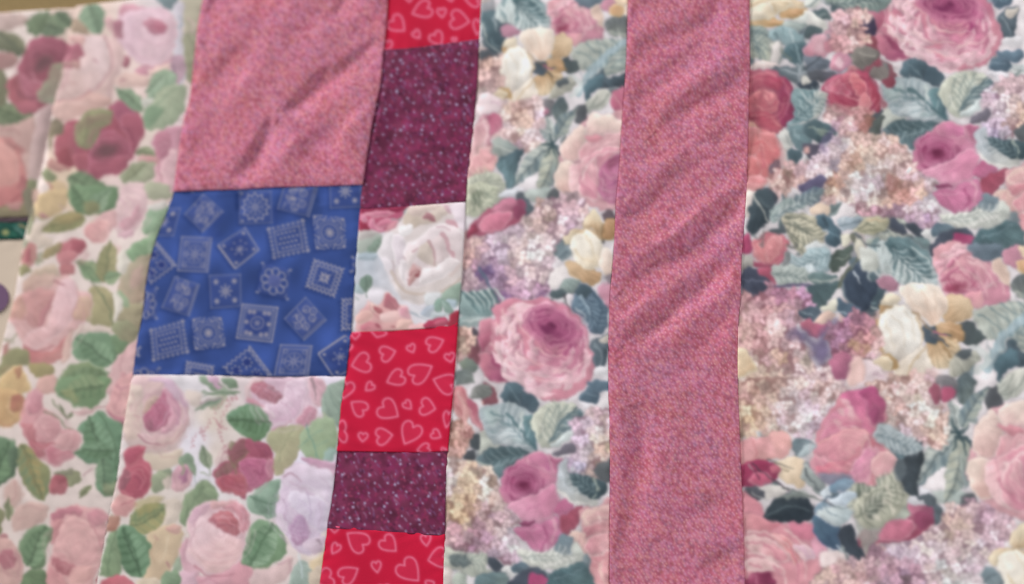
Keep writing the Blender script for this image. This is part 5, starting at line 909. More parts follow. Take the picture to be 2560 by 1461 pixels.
def green_block():
    """block of the same print below the blue bandana"""
    global CUR
    CUR = Canvas(220, 920, 900, 1464, 'dcd2d0')
    view('I')
    wash("-60 -20 1800 -20 1700 1600 -60 1600", [(250,90,'d0bdb5'),(680,100,'cfc8c6'),(820,330,'cbbcaa'),(700,480,'d5ced0'),(860,560,'d3c3b4'),(730,680,'d2cdd0'),(480,880,'d0c2b4'),(1400,590,'d6ced6'),(1560,100,'d3c8cf'),(1300,1330,'d0bfb6'),(560,930,'cdbfae'),(1050,60,'cdbdb8'),(1560,1350,'cfc0ac')], 4, up=(.047, .051, .070))
    scatter_pale(260, 960, 860, 1480, 20, 6); view('I')
    F("200 200 260 50 380 40 480 50 600 110 662 240 655 360 600 480 500 565 330 565 215 480 190 340", "d5b6b6", "cdb6b0", g="480 120 420 560", soft=6)
    F("380 60 540 60 640 180 660 260 560 200 480 110", "c8aabc", "ccb1bc", soft=6); F("200 100 270 80 340 130 350 300 330 440 230 480 195 340", "d6c2b6", "d1baae", soft=6); F("360 90 470 80 480 130 400 190 360 160", "d0b4b0", soft=5)
    F("350 310 430 198 490 128 550 215 535 330 430 415 365 402", "b56f84", "a86478", g="520 180 390 390", soft=4, st=.08); F("480 130 560 180 600 290 540 400 450 420 530 310", "c793a2", "cfa2aa", st=.07); S("500 170 530 250 500 330 440 390", 10, "cf9fae", .75, 5); S("545 160 590 260 560 370", 10, "b9839a", .7, 5); S("600 170 640 280 610 380", 10, "c096ab", .6, 5)
    F("350 300 390 262 440 200 440 170 380 190 350 250", "bfa898", "b79c8a", st=.1); F("355 350 400 330 410 400 370 405", "8f5a68")
    F("320 440 400 430 520 420 600 330 610 440 520 520 400 540", "d6b5b4", "d0b4ac", soft=4, rim="dcc2be"); S("318 445 370 490 470 510", 14, "a06a76", .8, 5); S("420 520 520 500 600 430 640 330", 7, "bd8f92", .6, 4); S("480 560 570 520 640 440", 6, "c4999a", .5, 3); S("270 230 275 270", 10, "bb8d92", .6); S("290 310 320 330", 10, "b98890", .6)
    F("340 570 480 560 600 520 600 620 500 680 400 670", "cfbeab", soft=8); S("450 560 480 590 560 580", 8, "c4a29a", .5)
    # leafy twig
    F("720 40 800 60 850 110 870 160 780 120", "879883", "75866e", st=.08); F("880 50 975 50 985 112 915 112", "7f927c", "6f826a", st=.08); F("780 50 840 40 890 110 860 140 820 110", "c4a4b6", "b893a6", st=.05); S("860 90 920 130 1000 148", 16, "788970", .8, 8); LF(1000,148,740,180,50,'96a58e','7b8c74',.05,5); LF(880,190,690,280,60,'98a691','7d8f7a',.04,4); S("740 150 850 160 990 150", 10, "7a8b74", .8); F("640 130 740 150 740 250 660 230", "cfc0b6", soft=8); S("740 230 800 200 880 190", 14, "b793a2", .6, 6)
    for q in ("975 175 930 230 890 310 860 400", "860 400 870 470 910 560", "960 190 880 220 820 290", "800 340 760 400 700 450 685 530", "830 330 860 360 900 400", "740 400 770 470"):
        p = spline(np.array(q.split(), float).reshape(-1, 2), False, 7)
        for i, (x, y) in enumerate(p): E(x+8*((i*7) % 3-1), y+5*((i*5) % 3-1), 8, 5, 40*i, "b57f84", .5, .75)
    # lavender rose, top right
    F("1040 210 1050 110 1110 40 1280 30 1470 40 1485 200 1525 240 1502 322 1440 385 1340 362 1230 405 1190 330 1120 280", "d2b2c0", "d6bbc6", soft=4); F("1040 100 1110 40 1180 60 1100 110 1090 190 1040 200", "d2b8b8", soft=5)
    F("1085 90 1150 66 1230 106 1285 170 1250 215 1180 202 1105 160", "b0707c", "a4707a", g="1110 90 1270 190", st=.09); S("1100 100 1180 130 1250 180", 10, "c48f9a", .7, 4); S("1200 110 1260 150", 12, "96828a", .7, 5); F("1150 240 1280 200 1330 70 1455 55 1445 220 1360 345 1215 350", "dbc3cf", "d2b2c2", g="1300 150 1380 340", rim="e2cfd6", st=.04); F("1055 185 1140 215 1185 260 1120 260 1070 230", "be8691", "c89aa2", st=.05); F("1120 260 1200 250 1250 320 1180 330", "d8c0c8", rim="e0ced2"); S("1290 210 1350 270 1380 350", 10, "c29cb0", .6, 5)
    F("1470 40 1560 60 1615 150 1575 235 1500 235 1470 160", "c49ca6", "cfaab0", st=.05, rim="d8bcc0"); S("1490 60 1505 120 1520 190", 22, "89757a", .75, 8); F("1375 335 1500 238 1525 310 1445 385", "b8808f", "c593a0", st=.06, rim="d3afb6"); S("1220 400 1290 380 1350 340", 14, "bd8794", .7, 5); S("1450 230 1500 240 1525 270", 8, "dcc6cc", .8)
    F("1600 110 1760 60 1760 250 1700 400 1620 330 1555 280", "93a395", "869888", st=.06); S("1610 130 1650 230 1700 310", 8, "74867a", .7); F("1560 280 1620 330 1660 400 1600 400", "a2a992", soft=6)
    F("918 300 1000 240 1085 228 1130 290 1212 340 1190 432 1110 484 1010 452 955 390", "6e8f72", "64835f", soft=4); LF(1210,345,930,340,210,'83a484','52704f',.02,6,.2); S("930 310 1060 350 1200 350", 8, "4c664c", .8); S("1040 370 1040 250", 8, "51704f", .6); S("1090 360 1080 450", 7, "51704f", .6)
    F("1190 470 1220 400 1350 368 1460 388 1425 520 1350 655 1245 725 1215 640 1240 560", "a5a583", "a89e80", soft=4, st=.02); S("1380 390 1300 500 1270 610", 5, "82866a", .6); F("1425 420 1520 328 1620 318 1665 400 1660 540 1590 625 1500 622 1415 540", "9aab8c", "94a884", soft=4); S("1460 360 1480 450 1550 600", 9, "6d9482", .8, 5); S("1480 450 1400 520", 6, "7a9a86", .6); S("1480 450 1570 400", 6, "7a9a86", .6); S("1510 520 1600 480", 5, "7a9a86", .5); F("1590 540 1660 540 1640 620 1580 625", "8fa69c", soft=6)
    # dark rose
    F("815 690 865 628 930 600 925 510 1020 472 1185 488 1230 570 1225 690 1180 785 1075 815 1050 868 980 855 900 825 845 780", "a45d6c", "a3596a", soft=4)
    F("930 610 930 510 1025 475 1070 540 1010 600 990 660", "8a5a5f", "7d5652", soft=5, st=.05); F("830 690 900 630 965 640 925 712 850 730", "835e5c", "8a6a62", soft=4); F("1040 480 1180 488 1225 560 1160 600 1060 570", "9d5465", "93495c", st=.06); F("990 620 1120 588 1205 620 1185 762 1080 802 1020 710", "b0627f", "b77089", rim="bd7c90", st=.04); F("845 725 960 700 1045 722 1052 842 960 845 870 800", "a8545f", "b0646c", rim="b8747a", st=.04); S("1160 640 1170 700 1110 690", 14, "97506a", .7); S("880 740 890 790", 18, "974a56", .6); S("960 730 1000 780 1010 830", 12, "984d58", .6); S("930 590 960 640 1000 600 1060 560", 18, "787054", .7, 8); S("960 640 980 700", 12, "7d7258", .7); F("930 480 960 490 950 540 920 530", "8d8a70"); F("1190 600 1230 610 1215 700 1190 720", "b87a8c", rim="c795a0")
    F("535 720 580 640 640 596 685 680 662 765 600 825 540 795", "c093a0", "c9a2a4", st=.05); F("610 650 650 680 640 740 600 760", "a5728a", soft=5); F("580 600 660 556 702 640 694 720 640 640 590 640", "7d917a", "8a9a82", st=.06); S("600 620 620 660 610 700", 14, "8e9578", .7); F("405 715 470 678 545 688 480 800 405 832", "98a084", "8b957a", st=.06); S("540 690 480 690", 10, "788470", .7); F("470 740 520 710 540 770 500 800", "c6b6aa", soft=5)
    LF(790,665,750,510,90,'98a088','7f8f76'); S("780 650 800 700 740 690", 8, "8a9478", .6); S("690 720 720 770", 8, "a9b0b0", .7)
    F("215 560 270 515 365 528 345 600 400 660 405 780 345 862 280 884 195 835 175 760 215 680", "b05c6b", "b86872", soft=4); F("215 560 270 518 360 530 320 600 270 640 215 610", "ab5868", "a65060", rim="bb7078", st=.05); F("180 760 210 690 300 640 390 680 400 780 340 862 260 870", "b05a68", "a35060", rim="bd747c", st=.05); F("178 760 220 680 260 690 230 800 195 820", "8d5c64", soft=5); S("260 690 330 680 360 740 320 800", 10, "c57e84", .7, 5); S("280 730 320 740 300 800", 12, "94475a", .7, 5); F("120 960 150 875 200 838 292 880 285 940 200 1005", "d09e9a", "c8918f", rim="d9b0a8", st=.04); S("200 920 270 880", 10, "a96a70", .7)
    LF(245,1065,545,908,215,'a39b6c','7f8d66',.04,5,.08); F("290 900 400 855 480 870 420 960 300 980", "a79a66", soft=9, a=.6); S("250 1030 380 980 520 920", 7, "6d7a58", .8)
    F("615 860 690 788 760 728 825 790 855 880 760 912 670 960 640 1060 595 1010", "8c9c7c", "7d8f70", soft=4, st=.05); S("750 740 720 830 640 960", 8, "6d7d64", .7); S("730 820 820 880", 8, "74846a", .7); F("700 790 760 770 740 850 680 880", "7a8c6e", soft=7); F("490 880 590 870 600 960 560 1030 480 1060 500 960", "cfc1b2", soft=5)
    # main pink rose
    F("595 1180 640 1150 655 1030 690 935 780 890 900 880 990 885 1075 970 1065 1080 1030 1160 1040 1300 960 1410 830 1410 740 1380 660 1370 600 1320", "dcb8be", "dfbfc2", soft=5); F("600 1190 645 1140 650 1290 725 1375 690 1410 605 1335", "c599a3", "cda5ad", soft=4); F("660 1000 700 930 800 905 760 1000 690 1050", "c7a0ae", "d3b2ba", soft=5)
    F("670 1180 700 1020 800 990 860 1090 960 1135 1015 1180 960 1335 820 1385 700 1295 650 1230", "e6c8cb", "e2bdba", g="720 1060 860 1350", soft=6)
    F("795 1020 870 955 965 975 1005 1070 985 1125 930 1115 850 1070", "b86e74", "a9646a", g="830 1000 960 1110", st=.09); F("850 905 980 885 1060 955 1068 1060 1005 1115 985 990 900 940", "cc9299", "c08089", st=.06, rim="d9aeb2"); S("830 1010 890 990 960 1010", 10, "cf959a", .75, 5); S("850 1060 920 1050 970 1090", 9, "90525c", .7, 5); S("990 910 1030 980 1020 1060", 10, "d6a6ae", .7, 5); F("800 890 900 878 970 890 900 920 820 950", "d6a9a8", "cf9fa0", soft=5); E(815, 1030, 26, 18, 30, "9c5f6a", .6, .7)
    F("780 1395 900 1370 1040 1285 1080 1480 560 1500 565 1390 690 1390", "d2a5b0", "cf98a0", soft=5); S("690 1330 740 1370 830 1405 960 1385 1030 1290", 16, "ba7f8a", .75, 8); S("720 1430 800 1420 860 1480", 12, "c08694", .6, 6); F("590 1370 690 1370 700 1470 580 1490", "cfabb6", soft=6); F("960 1380 1050 1290 1060 1420 980 1460", "cf98a0", soft=5)
    F("1055 875 1110 808 1200 748 1272 755 1255 860 1280 950 1215 1006 1130 984 1070 945", "93aa98", "86a08a", soft=4); F("1100 840 1180 860 1265 880 1270 950 1180 985 1120 930", "6b8371", "7d9682", soft=5, st=.08); S("1080 850 1160 890 1270 900", 9, "566e5c", .8); F("1200 750 1270 755 1256 860 1210 840", "7f9884", soft=5)
    F("1015 1295 1050 1130 1090 1038 1200 1022 1295 1095 1318 1220 1265 1305 1150 1345 1055 1335", "7f9c7c", "73906c", soft=4); LF(1070,1330,1230,1030,240,'96b092','607e60',.02,6,.1); F("1090 1160 1180 1140 1230 1220 1140 1290 1070 1260", "5f7f60", soft=12, a=.55); S("1060 1330 1150 1190 1240 1060", 8, "547054", .7)
    # lavender rose, right
    F("1255 900 1290 800 1275 720 1365 635 1520 645 1760 630 1760 1250 1590 1090 1500 1255 1400 1235 1300 1100 1245 1000", "cfbccb", "d3c2d2", soft=5); F("1430 600 1560 600 1720 640 1640 720 1520 660", "c195ab", "cba6b8", soft=5, st=.05); F("1290 720 1380 650 1520 650 1640 700 1650 900 1560 880 1460 800 1340 800", "d8c6d4", "dccfdb", soft=5, rim="ddd0d8"); F("1330 820 1480 845 1600 900 1580 1100 1490 1060 1400 960 1340 920", "dcd2de", "d2c2d4", soft=5, rim="e0d8e0"); S("1300 720 1360 700 1430 750", 20, "b18f9e", .75, 8); S("1290 880 1320 930 1310 1050", 14, "b298ac", .6, 6); S("1470 830 1490 940 1480 1040", 8, "bba8c0", .6); S("1550 900 1570 980 1530 1090", 8, "c0aabc", .6)
    F("1335 1090 1370 1000 1430 985 1485 1080 1455 1175 1380 1185", "b592b0", "ab85a0", g="1400 1000 1420 1170", st=.09, rim="c4a8bc"); S("1400 1010 1380 1090 1400 1160", 8, "cbb0c4", .7, 4); S("1440 1020 1450 1100 1420 1160", 8, "9d7394", .7, 4); F("1440 1170 1560 1130 1590 1200 1500 1255", "d2c0cb", "c9b0bd", soft=4); S("1530 1160 1560 1190", 26, "8a757e", .7, 10); F("1250 960 1310 1000 1330 1100 1280 1080", "d3c2cc", rim="dccfd6"); S("1380 1190 1420 1230", 10, "b9a0b0", .7); S("1280 1120 1330 1180", 10, "b9a0b0", .6)
    F("1490 1290 1565 1250 1640 1160 1600 1350 1500 1385", "d3c0a2", "cfb994", soft=5); F("1355 1375 1440 1290 1505 1390 1485 1500 1365 1500", "a2b0a6", "94a69a", st=.06); F("1100 1360 1250 1330 1330 1260 1380 1280 1340 1400 1180 1480 1080 1470", "d4bab8", "cfb2ae", soft=6); S("1270 1320 1350 1290 1340 1380", 8, "bb929a", .6); S("1400 1240 1430 1330 1430 1420", 8, "cfdce0", .6); F("1480 1380 1560 1340 1620 1480 1480 1500", "c9b8a4", soft=5)
    F("360 1130 430 1078 560 1038 605 1120 570 1300 470 1420 350 1420", "cfb99a", "c9b193", soft=5); F("495 1082 560 1040 615 1070 540 1112", "c69d92", "cfa99c"); S("430 1140 400 1230 420 1320", 12, "bda184", .6, 6); S("510 1130 490 1230 450 1300", 16, "d8c6aa", .6, 7); S("500 1310 520 1340", 16, "a9757a", .7, 6); S("420 1130 440 1150", 14, "c19a8c", .6); F("545 1320 600 1260 610 1360 560 1370", "97a58e", soft=5)
    F("160 1090 220 1056 312 1090 385 1180 385 1285 345 1405 260 1375 185 1290", "6b8a6c", "5f7d5e", soft=4); LF(330,1400,200,1070,240,'80a080','4f6d50',.0,6,.15); S("200 1080 280 1210 330 1390", 8, "48644a", .8)
    F("40 1370 90 1150 160 1075 185 1290 175 1400 60 1400", "809676", "7a8d6c", soft=4, st=.05); S("160 1090 120 1230 100 1380", 7, "5f7458", .7); S("120 1240 160 1220", 6, "627a5c", .6); F("100 1000 185 1000 165 1075 90 1095", "ad8a7c", "a2705f", soft=4)
    F("450 1440 500 1368 592 1380 585 1500 465 1500", "809579", "72886a", st=.06); F("40 1450 160 1388 252 1420 270 1500 40 1500", "b26069", "bb6d75", st=.05); F("300 1420 440 1410 440 1500 300 1500", "d0bfa8", soft=5)
    view('I')
    for q in ((460, 300, 210, 'dfc0c4', 'a87084', 18, 1), (1290, 210, 210, 'e3ccd6', 'ad8096', 18, 2), (1020, 650, 190, 'b8768a', '7f3c4e', 20, 3), (290, 740, 110, 'c98088', '8d4050', 14, 4), (860, 1110, 240, 'ecd2d2', 'b98890', 20, 5), (1440, 950, 260, 'e3dae4', 'a993ae', 22, 6)): SWIRL(q[0], q[1], q[2], q[3], q[4], q[5], 110+q[6], .95, 0, 14, .3, False)
    for q, c_, w_ in (("690 1060 730 980 800 930", 'c096a2', 10), ("660 1160 700 1080 760 1030", 'cda9ae', 9), ("720 1260 800 1340 920 1340", 'd0aaa8', 10), ("900 1150 980 1200 1000 1260", 'd3b0ae', 9), ("900 930 960 940 1010 1000", 'b57a84', 8), ("870 1000 920 1010 960 1070", 'd39aa2', 8), ("1000 930 1040 980 1050 1040", 'bd8490', 8), ("840 1040 880 1090 930 1110", '9a5862', 8),
                      ("430 230 460 300 420 370", '9d5a70', 8), ("470 190 510 270 480 350", 'c28ea0', 8), ("560 250 590 330 540 420", 'bf96a4', 8), ("260 140 300 230 310 350", 'c6a4a0', 8), ("360 520 450 540 540 500", 'c09a98', 7), ("1180 280 1240 330 1330 330", 'c09aae', 8), ("1330 90 1380 180 1360 300", 'c8a6b8', 8), ("1130 100 1190 150 1230 200", '96606e', 7),
                      ("1340 760 1420 790 1500 850", 'c0a4b6', 8), ("1300 960 1340 1040 1330 1130", 'bba0b4', 8), ("1400 880 1470 930 1500 1020", 'c6b4cc', 8), ("1560 720 1600 800 1590 900", 'c8b4c4', 8), ("230 720 290 700 340 740 320 810", 'c6808a', 8), ("880 700 940 730 960 800", '94485a', 8), ("1060 640 1120 660 1150 730", '9a4c6c', 8), ("1100 500 1170 520 1200 580", '84445a', 8)): S(q, w_, c_, .65, 3)
    return CUR

def scatter_pale(x0, y0, x1, y1, n, seed):
    """faint leaves and petals behind the main motifs"""
    view('P'); r = np.random.RandomState(seed)
    for i in range(n):
        x, y = x0+r.rand()*(x1-x0), y0+r.rand()*(y1-y0); t = r.rand()*6.28; L = 30+34*r.rand()
        if r.rand() < .55:
            c = [('a9ab92', '979d82'), ('b5b39e', 'a3a48c'), ('9fa58a', '8a947a')][r.randint(3)]
            LF(x, y, x+L*np.cos(t), y+L*np.sin(t), L*(.4+.25*r.rand()), c[0], c[1], r.randn()*.06, 4, a=.75, contrast=.25)
        else: E(x, y, L*.4, L*.3, r.rand()*180, ['cda9a5', 'c8a6a2', 'd2b6b0', 'c9b092'][r.randint(4)], .5, .6)
def white_rose_block():
    global CUR
    CUR = Canvas(860, 490, 1190, 850, 'e2dfe8')
    view('F')
    F("440 560 720 540 800 800 900 1000 640 900 440 900", "c2cbd8", "dcdce6", soft=12)
    F("400 1000 560 930 800 940 700 1100 500 1140 400 1340", "e4e0e9", soft=9)
    F("500 100 640 105 900 95 965 150 940 205 860 260 800 322 720 345 640 330 500 345", "b75d7a", "c27391", soft=4); F("500 60 700 70 1000 60 940 130 700 140 500 140", "97405f", soft=4)
    F("555 155 640 192 740 192 870 140 700 125", "d793ab", "cd7f9c", rim="dfa8ba", st=.05); F("585 260 640 195 685 280 765 320 700 335 615 325", "d994ae", "cf82a0", rim="e2aec0", st=.04); F("670 255 800 195 890 230 780 295 710 300", "d485a2", "d995ab", rim="dfa9bb", st=.04); F("500 225 580 238 605 325 500 335", "a14760"); F("510 160 570 170 590 230 520 230", "cf8aa6", rim="dba6ba"); F("800 260 880 235 860 330 760 350", "d8a0ae", soft=5)
    F("935 130 1000 98 1022 180 960 195", "8d9ca0", "a2aeb0"); S("820 210 880 208 940 200", 14, "8c999a", .7, 6); F("890 190 980 180 1000 250 900 240", "b2aeb0", soft=5)
    F("690 560 760 350 860 295 1010 80 1300 40 1640 20 1640 800 1440 905 1300 985 1100 1058 930 1005 840 885 780 752", "e3dadd", "e1d8d8", soft=5)
    F("930 230 1010 100 1180 150 1300 90 1420 130 1280 245 1100 285 990 335", "d0c3b8", "dccfca", soft=6); F("1000 90 1200 60 1320 90 1180 160 1030 190", "ddccc8", soft=6); F("1130 190 1230 148 1280 235 1200 225", "b98f98", "a87a84", st=.05); F("1340 70 1440 90 1420 170 1370 130", "d2b5c1", soft=4); F("1420 60 1600 40 1600 360 1500 300 1440 180", "e9dee8", soft=6); F("1370 230 1460 215 1500 300 1420 310", "d4acb8", soft=5)
    F("720 400 840 345 880 500 835 645 760 665 690 560", "ebe7ed", "e5dfe6", rim="efecf1", rw=6); F("840 380 955 395 985 560 885 700 835 560", "e7dfe8", "ddd2dc", rim="eee8ee"); F("890 300 1015 265 1035 340 930 392", "f1eef2"); F("700 600 840 640 880 790 860 860 770 740", "e6e0e8", soft=5); S("830 640 860 760 940 885", 16, "c6b6bc", .7, 10)
    F("960 480 1100 405 1300 262 1480 300 1560 420 1540 640 1420 760 1200 860 1000 900 930 740", "eee4ea", "e4d6da", soft=5, rim="f3edf2")
    F("1060 540 1210 428 1262 560 1290 695 1140 630", "d4c9c2", "dcd0cc", soft=4); F("970 560 1100 500 1060 620 1000 720 950 680", "e9dfe2", soft=5); F("1230 440 1350 380 1400 560 1340 680 1280 640", "e0d2d6", soft=5)
    S("1205 435 1255 540 1262 670", 26, "c0a0a8", .8, 12); S("1340 365 1385 440 1400 520 1450 600", 38, "c9a3ae", .8, 24); S("1430 560 1450 610 1420 665", 34, "d6b0ba", .7, 14); S("1290 290 1360 300 1420 330", 16, "cdb2bd", .7, 6); S("1040 540 1080 515", 22, "bb99a2", .7, 8); S("940 590 960 640", 12, "c2a8b0", .6)
    F("995 740 1045 650 1125 700 1145 785 1080 810 995 885", "d0aeb0", "c9a4a6", g="1040 680 1060 840", st=.07); S("1040 650 1090 690 1140 750", 14, "e2ccd2", .8, 6); S("1000 780 1030 740 1090 720", 10, "a8767e", .7, 4); E(1085, 780, 28, 20, 20, "9c5c66", .6, .85); E(1105, 745, 18, 12, 20, "a0646c", .6, .7); S("980 820 1010 880", 12, "c39ca2", .7); F("1150 700 1270 695 1390 595 1520 640 1420 745 1240 845 1100 860", "efe9ee", "e6dcdf", rim="f3eff3", soft=5); F("900 620 980 640 960 780 980 860 900 760", "ebe4ea", soft=5)
    S("825 735 900 885 1050 965 1300 955 1510 820", 30, "cabbb3", .75, 20); S("960 880 1080 900 1250 850 1420 760", 20, "e9e0e4", .8, 10); S("1420 780 1500 700 1540 600", 30, "d9c9c8", .7, 14); S("930 1010 1040 1060 1160 1050", 14, "d5cbca", .7)
    F("480 360 700 348 725 440 645 560 480 570", "b7bfba", "a9b5b0", soft=4); F("580 500 640 440 712 405 715 500 645 565 570 570", "85998f", "97a8a0", st=.08); F("500 330 700 330 690 370 560 420 480 420", "c4bfc0", soft=6); F("480 560 640 555 690 600 600 640 480 620", "afbdc9", soft=5)
    F("495 880 540 788 602 785 625 860 582 945 515 935", "7a9088", "8fa39a", st=.07); S("560 800 570 880 560 950 575 1000", 8, "6b7f77", .7); F("440 860 500 870 545 960 480 970 430 940", "b6c6cc", soft=4); S("450 1000 480 1020", 10, "98a8a4", .7)
    F("1320 965 1400 900 1520 850 1520 1000 1465 1095 1300 1025", "a3b6ac", "97aca2", soft=4); F("1150 960 1320 960 1300 1100 1180 1100", "dadde2", soft=6); F("1235 1085 1300 1005 1345 1040 1322 1155 1258 1145", "8aa59c", "9cb2ab", st=.06); F("1335 1000 1425 1080 1445 1165 1355 1155", "a3b6b2", "93aaa4", st=.06); S("1330 1000 1380 1060 1430 1100", 7, "74908a", .7); F("1380 1020 1480 1030 1460 1110 1420 1090", "b7c8d4", soft=4); F("1095 1150 1220 1075 1255 1160 1180 1215", "b4bfcf", "c3ccd8", soft=4); S("1010 1150 1090 1180 1190 1240", 18, "a8b5c0", .7, 8); S("1040 1120 1120 1180 1180 1220", 12, "e6e6ec", .8); F("1230 1150 1350 1150 1420 1170 1300 1230 1210 1240", "c3ccd2", soft=5)
    F("470 1150 565 1060 585 1025 700 1065 755 960 825 965 875 1060 965 1090 1015 1190 1030 1270 1175 1280 1185 1380 600 1400 465 1340 460 1230", "deb1b5", "e2b8b8", soft=4)
    F("745 1060 770 975 825 975 905 1080 880 1145 800 1135", "b77a88", "c38e98", st=.06); F("580 1040 700 1075 690 1140 620 1140", "e3c3c0", rim="e9d0cc"); F("645 1080 742 1120 742 1175 675 1150", "b06f79", "bd838a"); F("895 1110 985 1098 1018 1200 960 1225 900 1190", "d29eae", "dbb0bb", rim="e0c0c8", st=.05); F("715 1170 880 1140 910 1230 760 1255", "f0d4d4", "e8c4c4", soft=5); F("470 1160 580 1120 640 1200 560 1260 465 1260", "e3bab8", rim="e9cac4", st=.04); F("550 1258 700 1255 735 1335 515 1345", "cf8898", "da9fa8", st=.05); E(690, 1282, 34, 16, 30, "a85f70", .6, .8); E(840, 1295, 16, 9, 0, "b06a74", .6, .8); F("900 1240 1010 1220 1030 1290 940 1330 860 1310", "ecc9c4", soft=5); S("600 1060 620 1130 700 1210", 7, "b98088", .6)
    F("1010 1270 1170 1275 1190 1330 1020 1340", "f0c6ca"); F("1145 1280 1230 1228 1375 1205 1390 1270 1270 1325 1165 1325", "ad4a66", "bb5d78", st=.05); F("1240 1250 1360 1220 1370 1270 1260 1300", "c97088", soft=4); F("1385 1275 1430 1165 1540 1130 1540 1310 1385 1315", "a23e52", "ae4e60", soft=4)
    return CUR

def hearts(which):
    global CUR
    if which == 'E':
        CUR = Canvas(930, -40, 1230, 150, 'cc2142'); view('E')
        L = [(990,165,1168,98,185),(1290,202,1282,118,92),(1562,245,1385,215,205),(908,335,782,222,185),(1062,408,1010,345,82),(1278,478,1205,365,150),(735,545,740,440,100),(1640,375,1660,230,110),(1520,15,1660,40,140),(960,45,955,-30,90),(1385,40,1370,-20,80),(1410,450,1410,410,50)]
    elif which == 'G':
        CUR = Canvas(830, 800, 1170, 1150, 'cc2042'); view('G')
        L = [(458,430,650,380,235),(938,270,785,312,185),(1135,282,1098,205,100),(1468,150,1300,215,180),(848,612,1022,535,190),(1342,435,1118,555,235),(1358,580,1580,655,240),(365,790,410,610,200),(615,700,690,632,100),(458,830,602,935,185),(968,985,785,865,250),(1112,902,1045,830,100),(1380,905,1225,868,205),(270,1160,398,1148,260),(580,1262,588,1172,110),(908,1190,740,1215,200),(1042,1290,1152,1075,245),(1440,1215,1350,1165,115),(1180,1360,1310,1330,120),(1500,1110,1530,940,110),(500,140,500,60,100),(735,115,760,30,190),(1550,390,1530,300,120),(430,260,440,200,60),(1460,1385,1480,1340,60)]
    else:
        CUR = Canvas(790, 1300, 1160, 1520, 'ca1f40'); view('H')
        L = [(412,898,608,1045,245),(945,1092,808,960,200),(1282,1038,1268,918,115),(248,1122,308,1020,105),(742,1328,725,1212,110),(1192,1418,1015,1222,270),(1298,1195,1490,1150,240),(528,1285,348,1395,205),(70,1430,242,1372,240),(1360,1430,1300,1480,130),(820,1600,810,1470,160),(272,890,272,830,90)]
    CUR.a *= (1+.03*wob(np.arange(CUR.w)[None, :]*2., np.arange(CUR.h)[:, None]*2., .04, 4)[..., None]).astype(np.float32)
    for h in L: HEART(*h)
    return CUR

def speckle(x0, y0, x1, y1, seed, stars=()):
    """burgundy star-speckled cotton"""
    global CUR
    CUR = Canvas(x0, y0, x1, y1, '763351'); view('P'); r = np.random.RandomState(seed)
    X, Y = np.arange(CUR.w)[None, :]/SC+x0, np.arange(CUR.h)[:, None]/SC+y0
    n = blur(r.rand(CUR.h, CUR.w, 3).astype(np.float32), 3.2); n = (n-n.mean())/n.std()
    CUR.a[:] = np.clip(CUR.a*(1+.07*n[..., :1])+np.array([.05, .0, .03])*np.clip(n[..., 1:2], -1, 2)*.45, 0, 1)
    A = (x1-x0)*(y1-y0)
    for i in range(int(A/130)):
        x, y = x0+r.rand()*(x1-x0), y0+r.rand()*(y1-y0); k = r.rand()
        if k < .45: _ell(x, y, 3+3*r.rand(), 3, r.rand()*3, hexc(['983a5e', '96345a', 'a04866', '8a3060'][r.randint(4)]), .75)
        elif k < .7: _ell(x, y, 3+3*r.rand(), 3, r.rand()*3, hexc(['562340', '5c2a3e', '4e2442'][r.randint(3)]), .7)
        else: S([x, y, x+4*r.rand()+2, y+5+4*r.rand()], 2.6, ['8a6a94', '9a6488', 'a5809f', '7d5c88'][r.randint(4)], .7, 1.2)
    def star(x, y, s):
        for k in range(5):
            t = 6.283*k/5+r.rand(); _ell(x+np.cos(t)*s*.42, y+np.sin(t)*s*.42, s*.5, s*.26, t, hexc('a99bbd'), .85)
        _ell(x, y, s*.45, s*.45, 0, hexc('b9adc9'), .95)
    for jj, y in enumerate(np.arange(y0, y1, 25.)):
        for x in np.arange(x0+(jj % 2)*14., x1, 29.): star(x+r.randn()*5, y+r.randn()*5, 2.9+1.8*r.rand())
    for x, y in stars: star(x, y, 5.6)
    return CUR

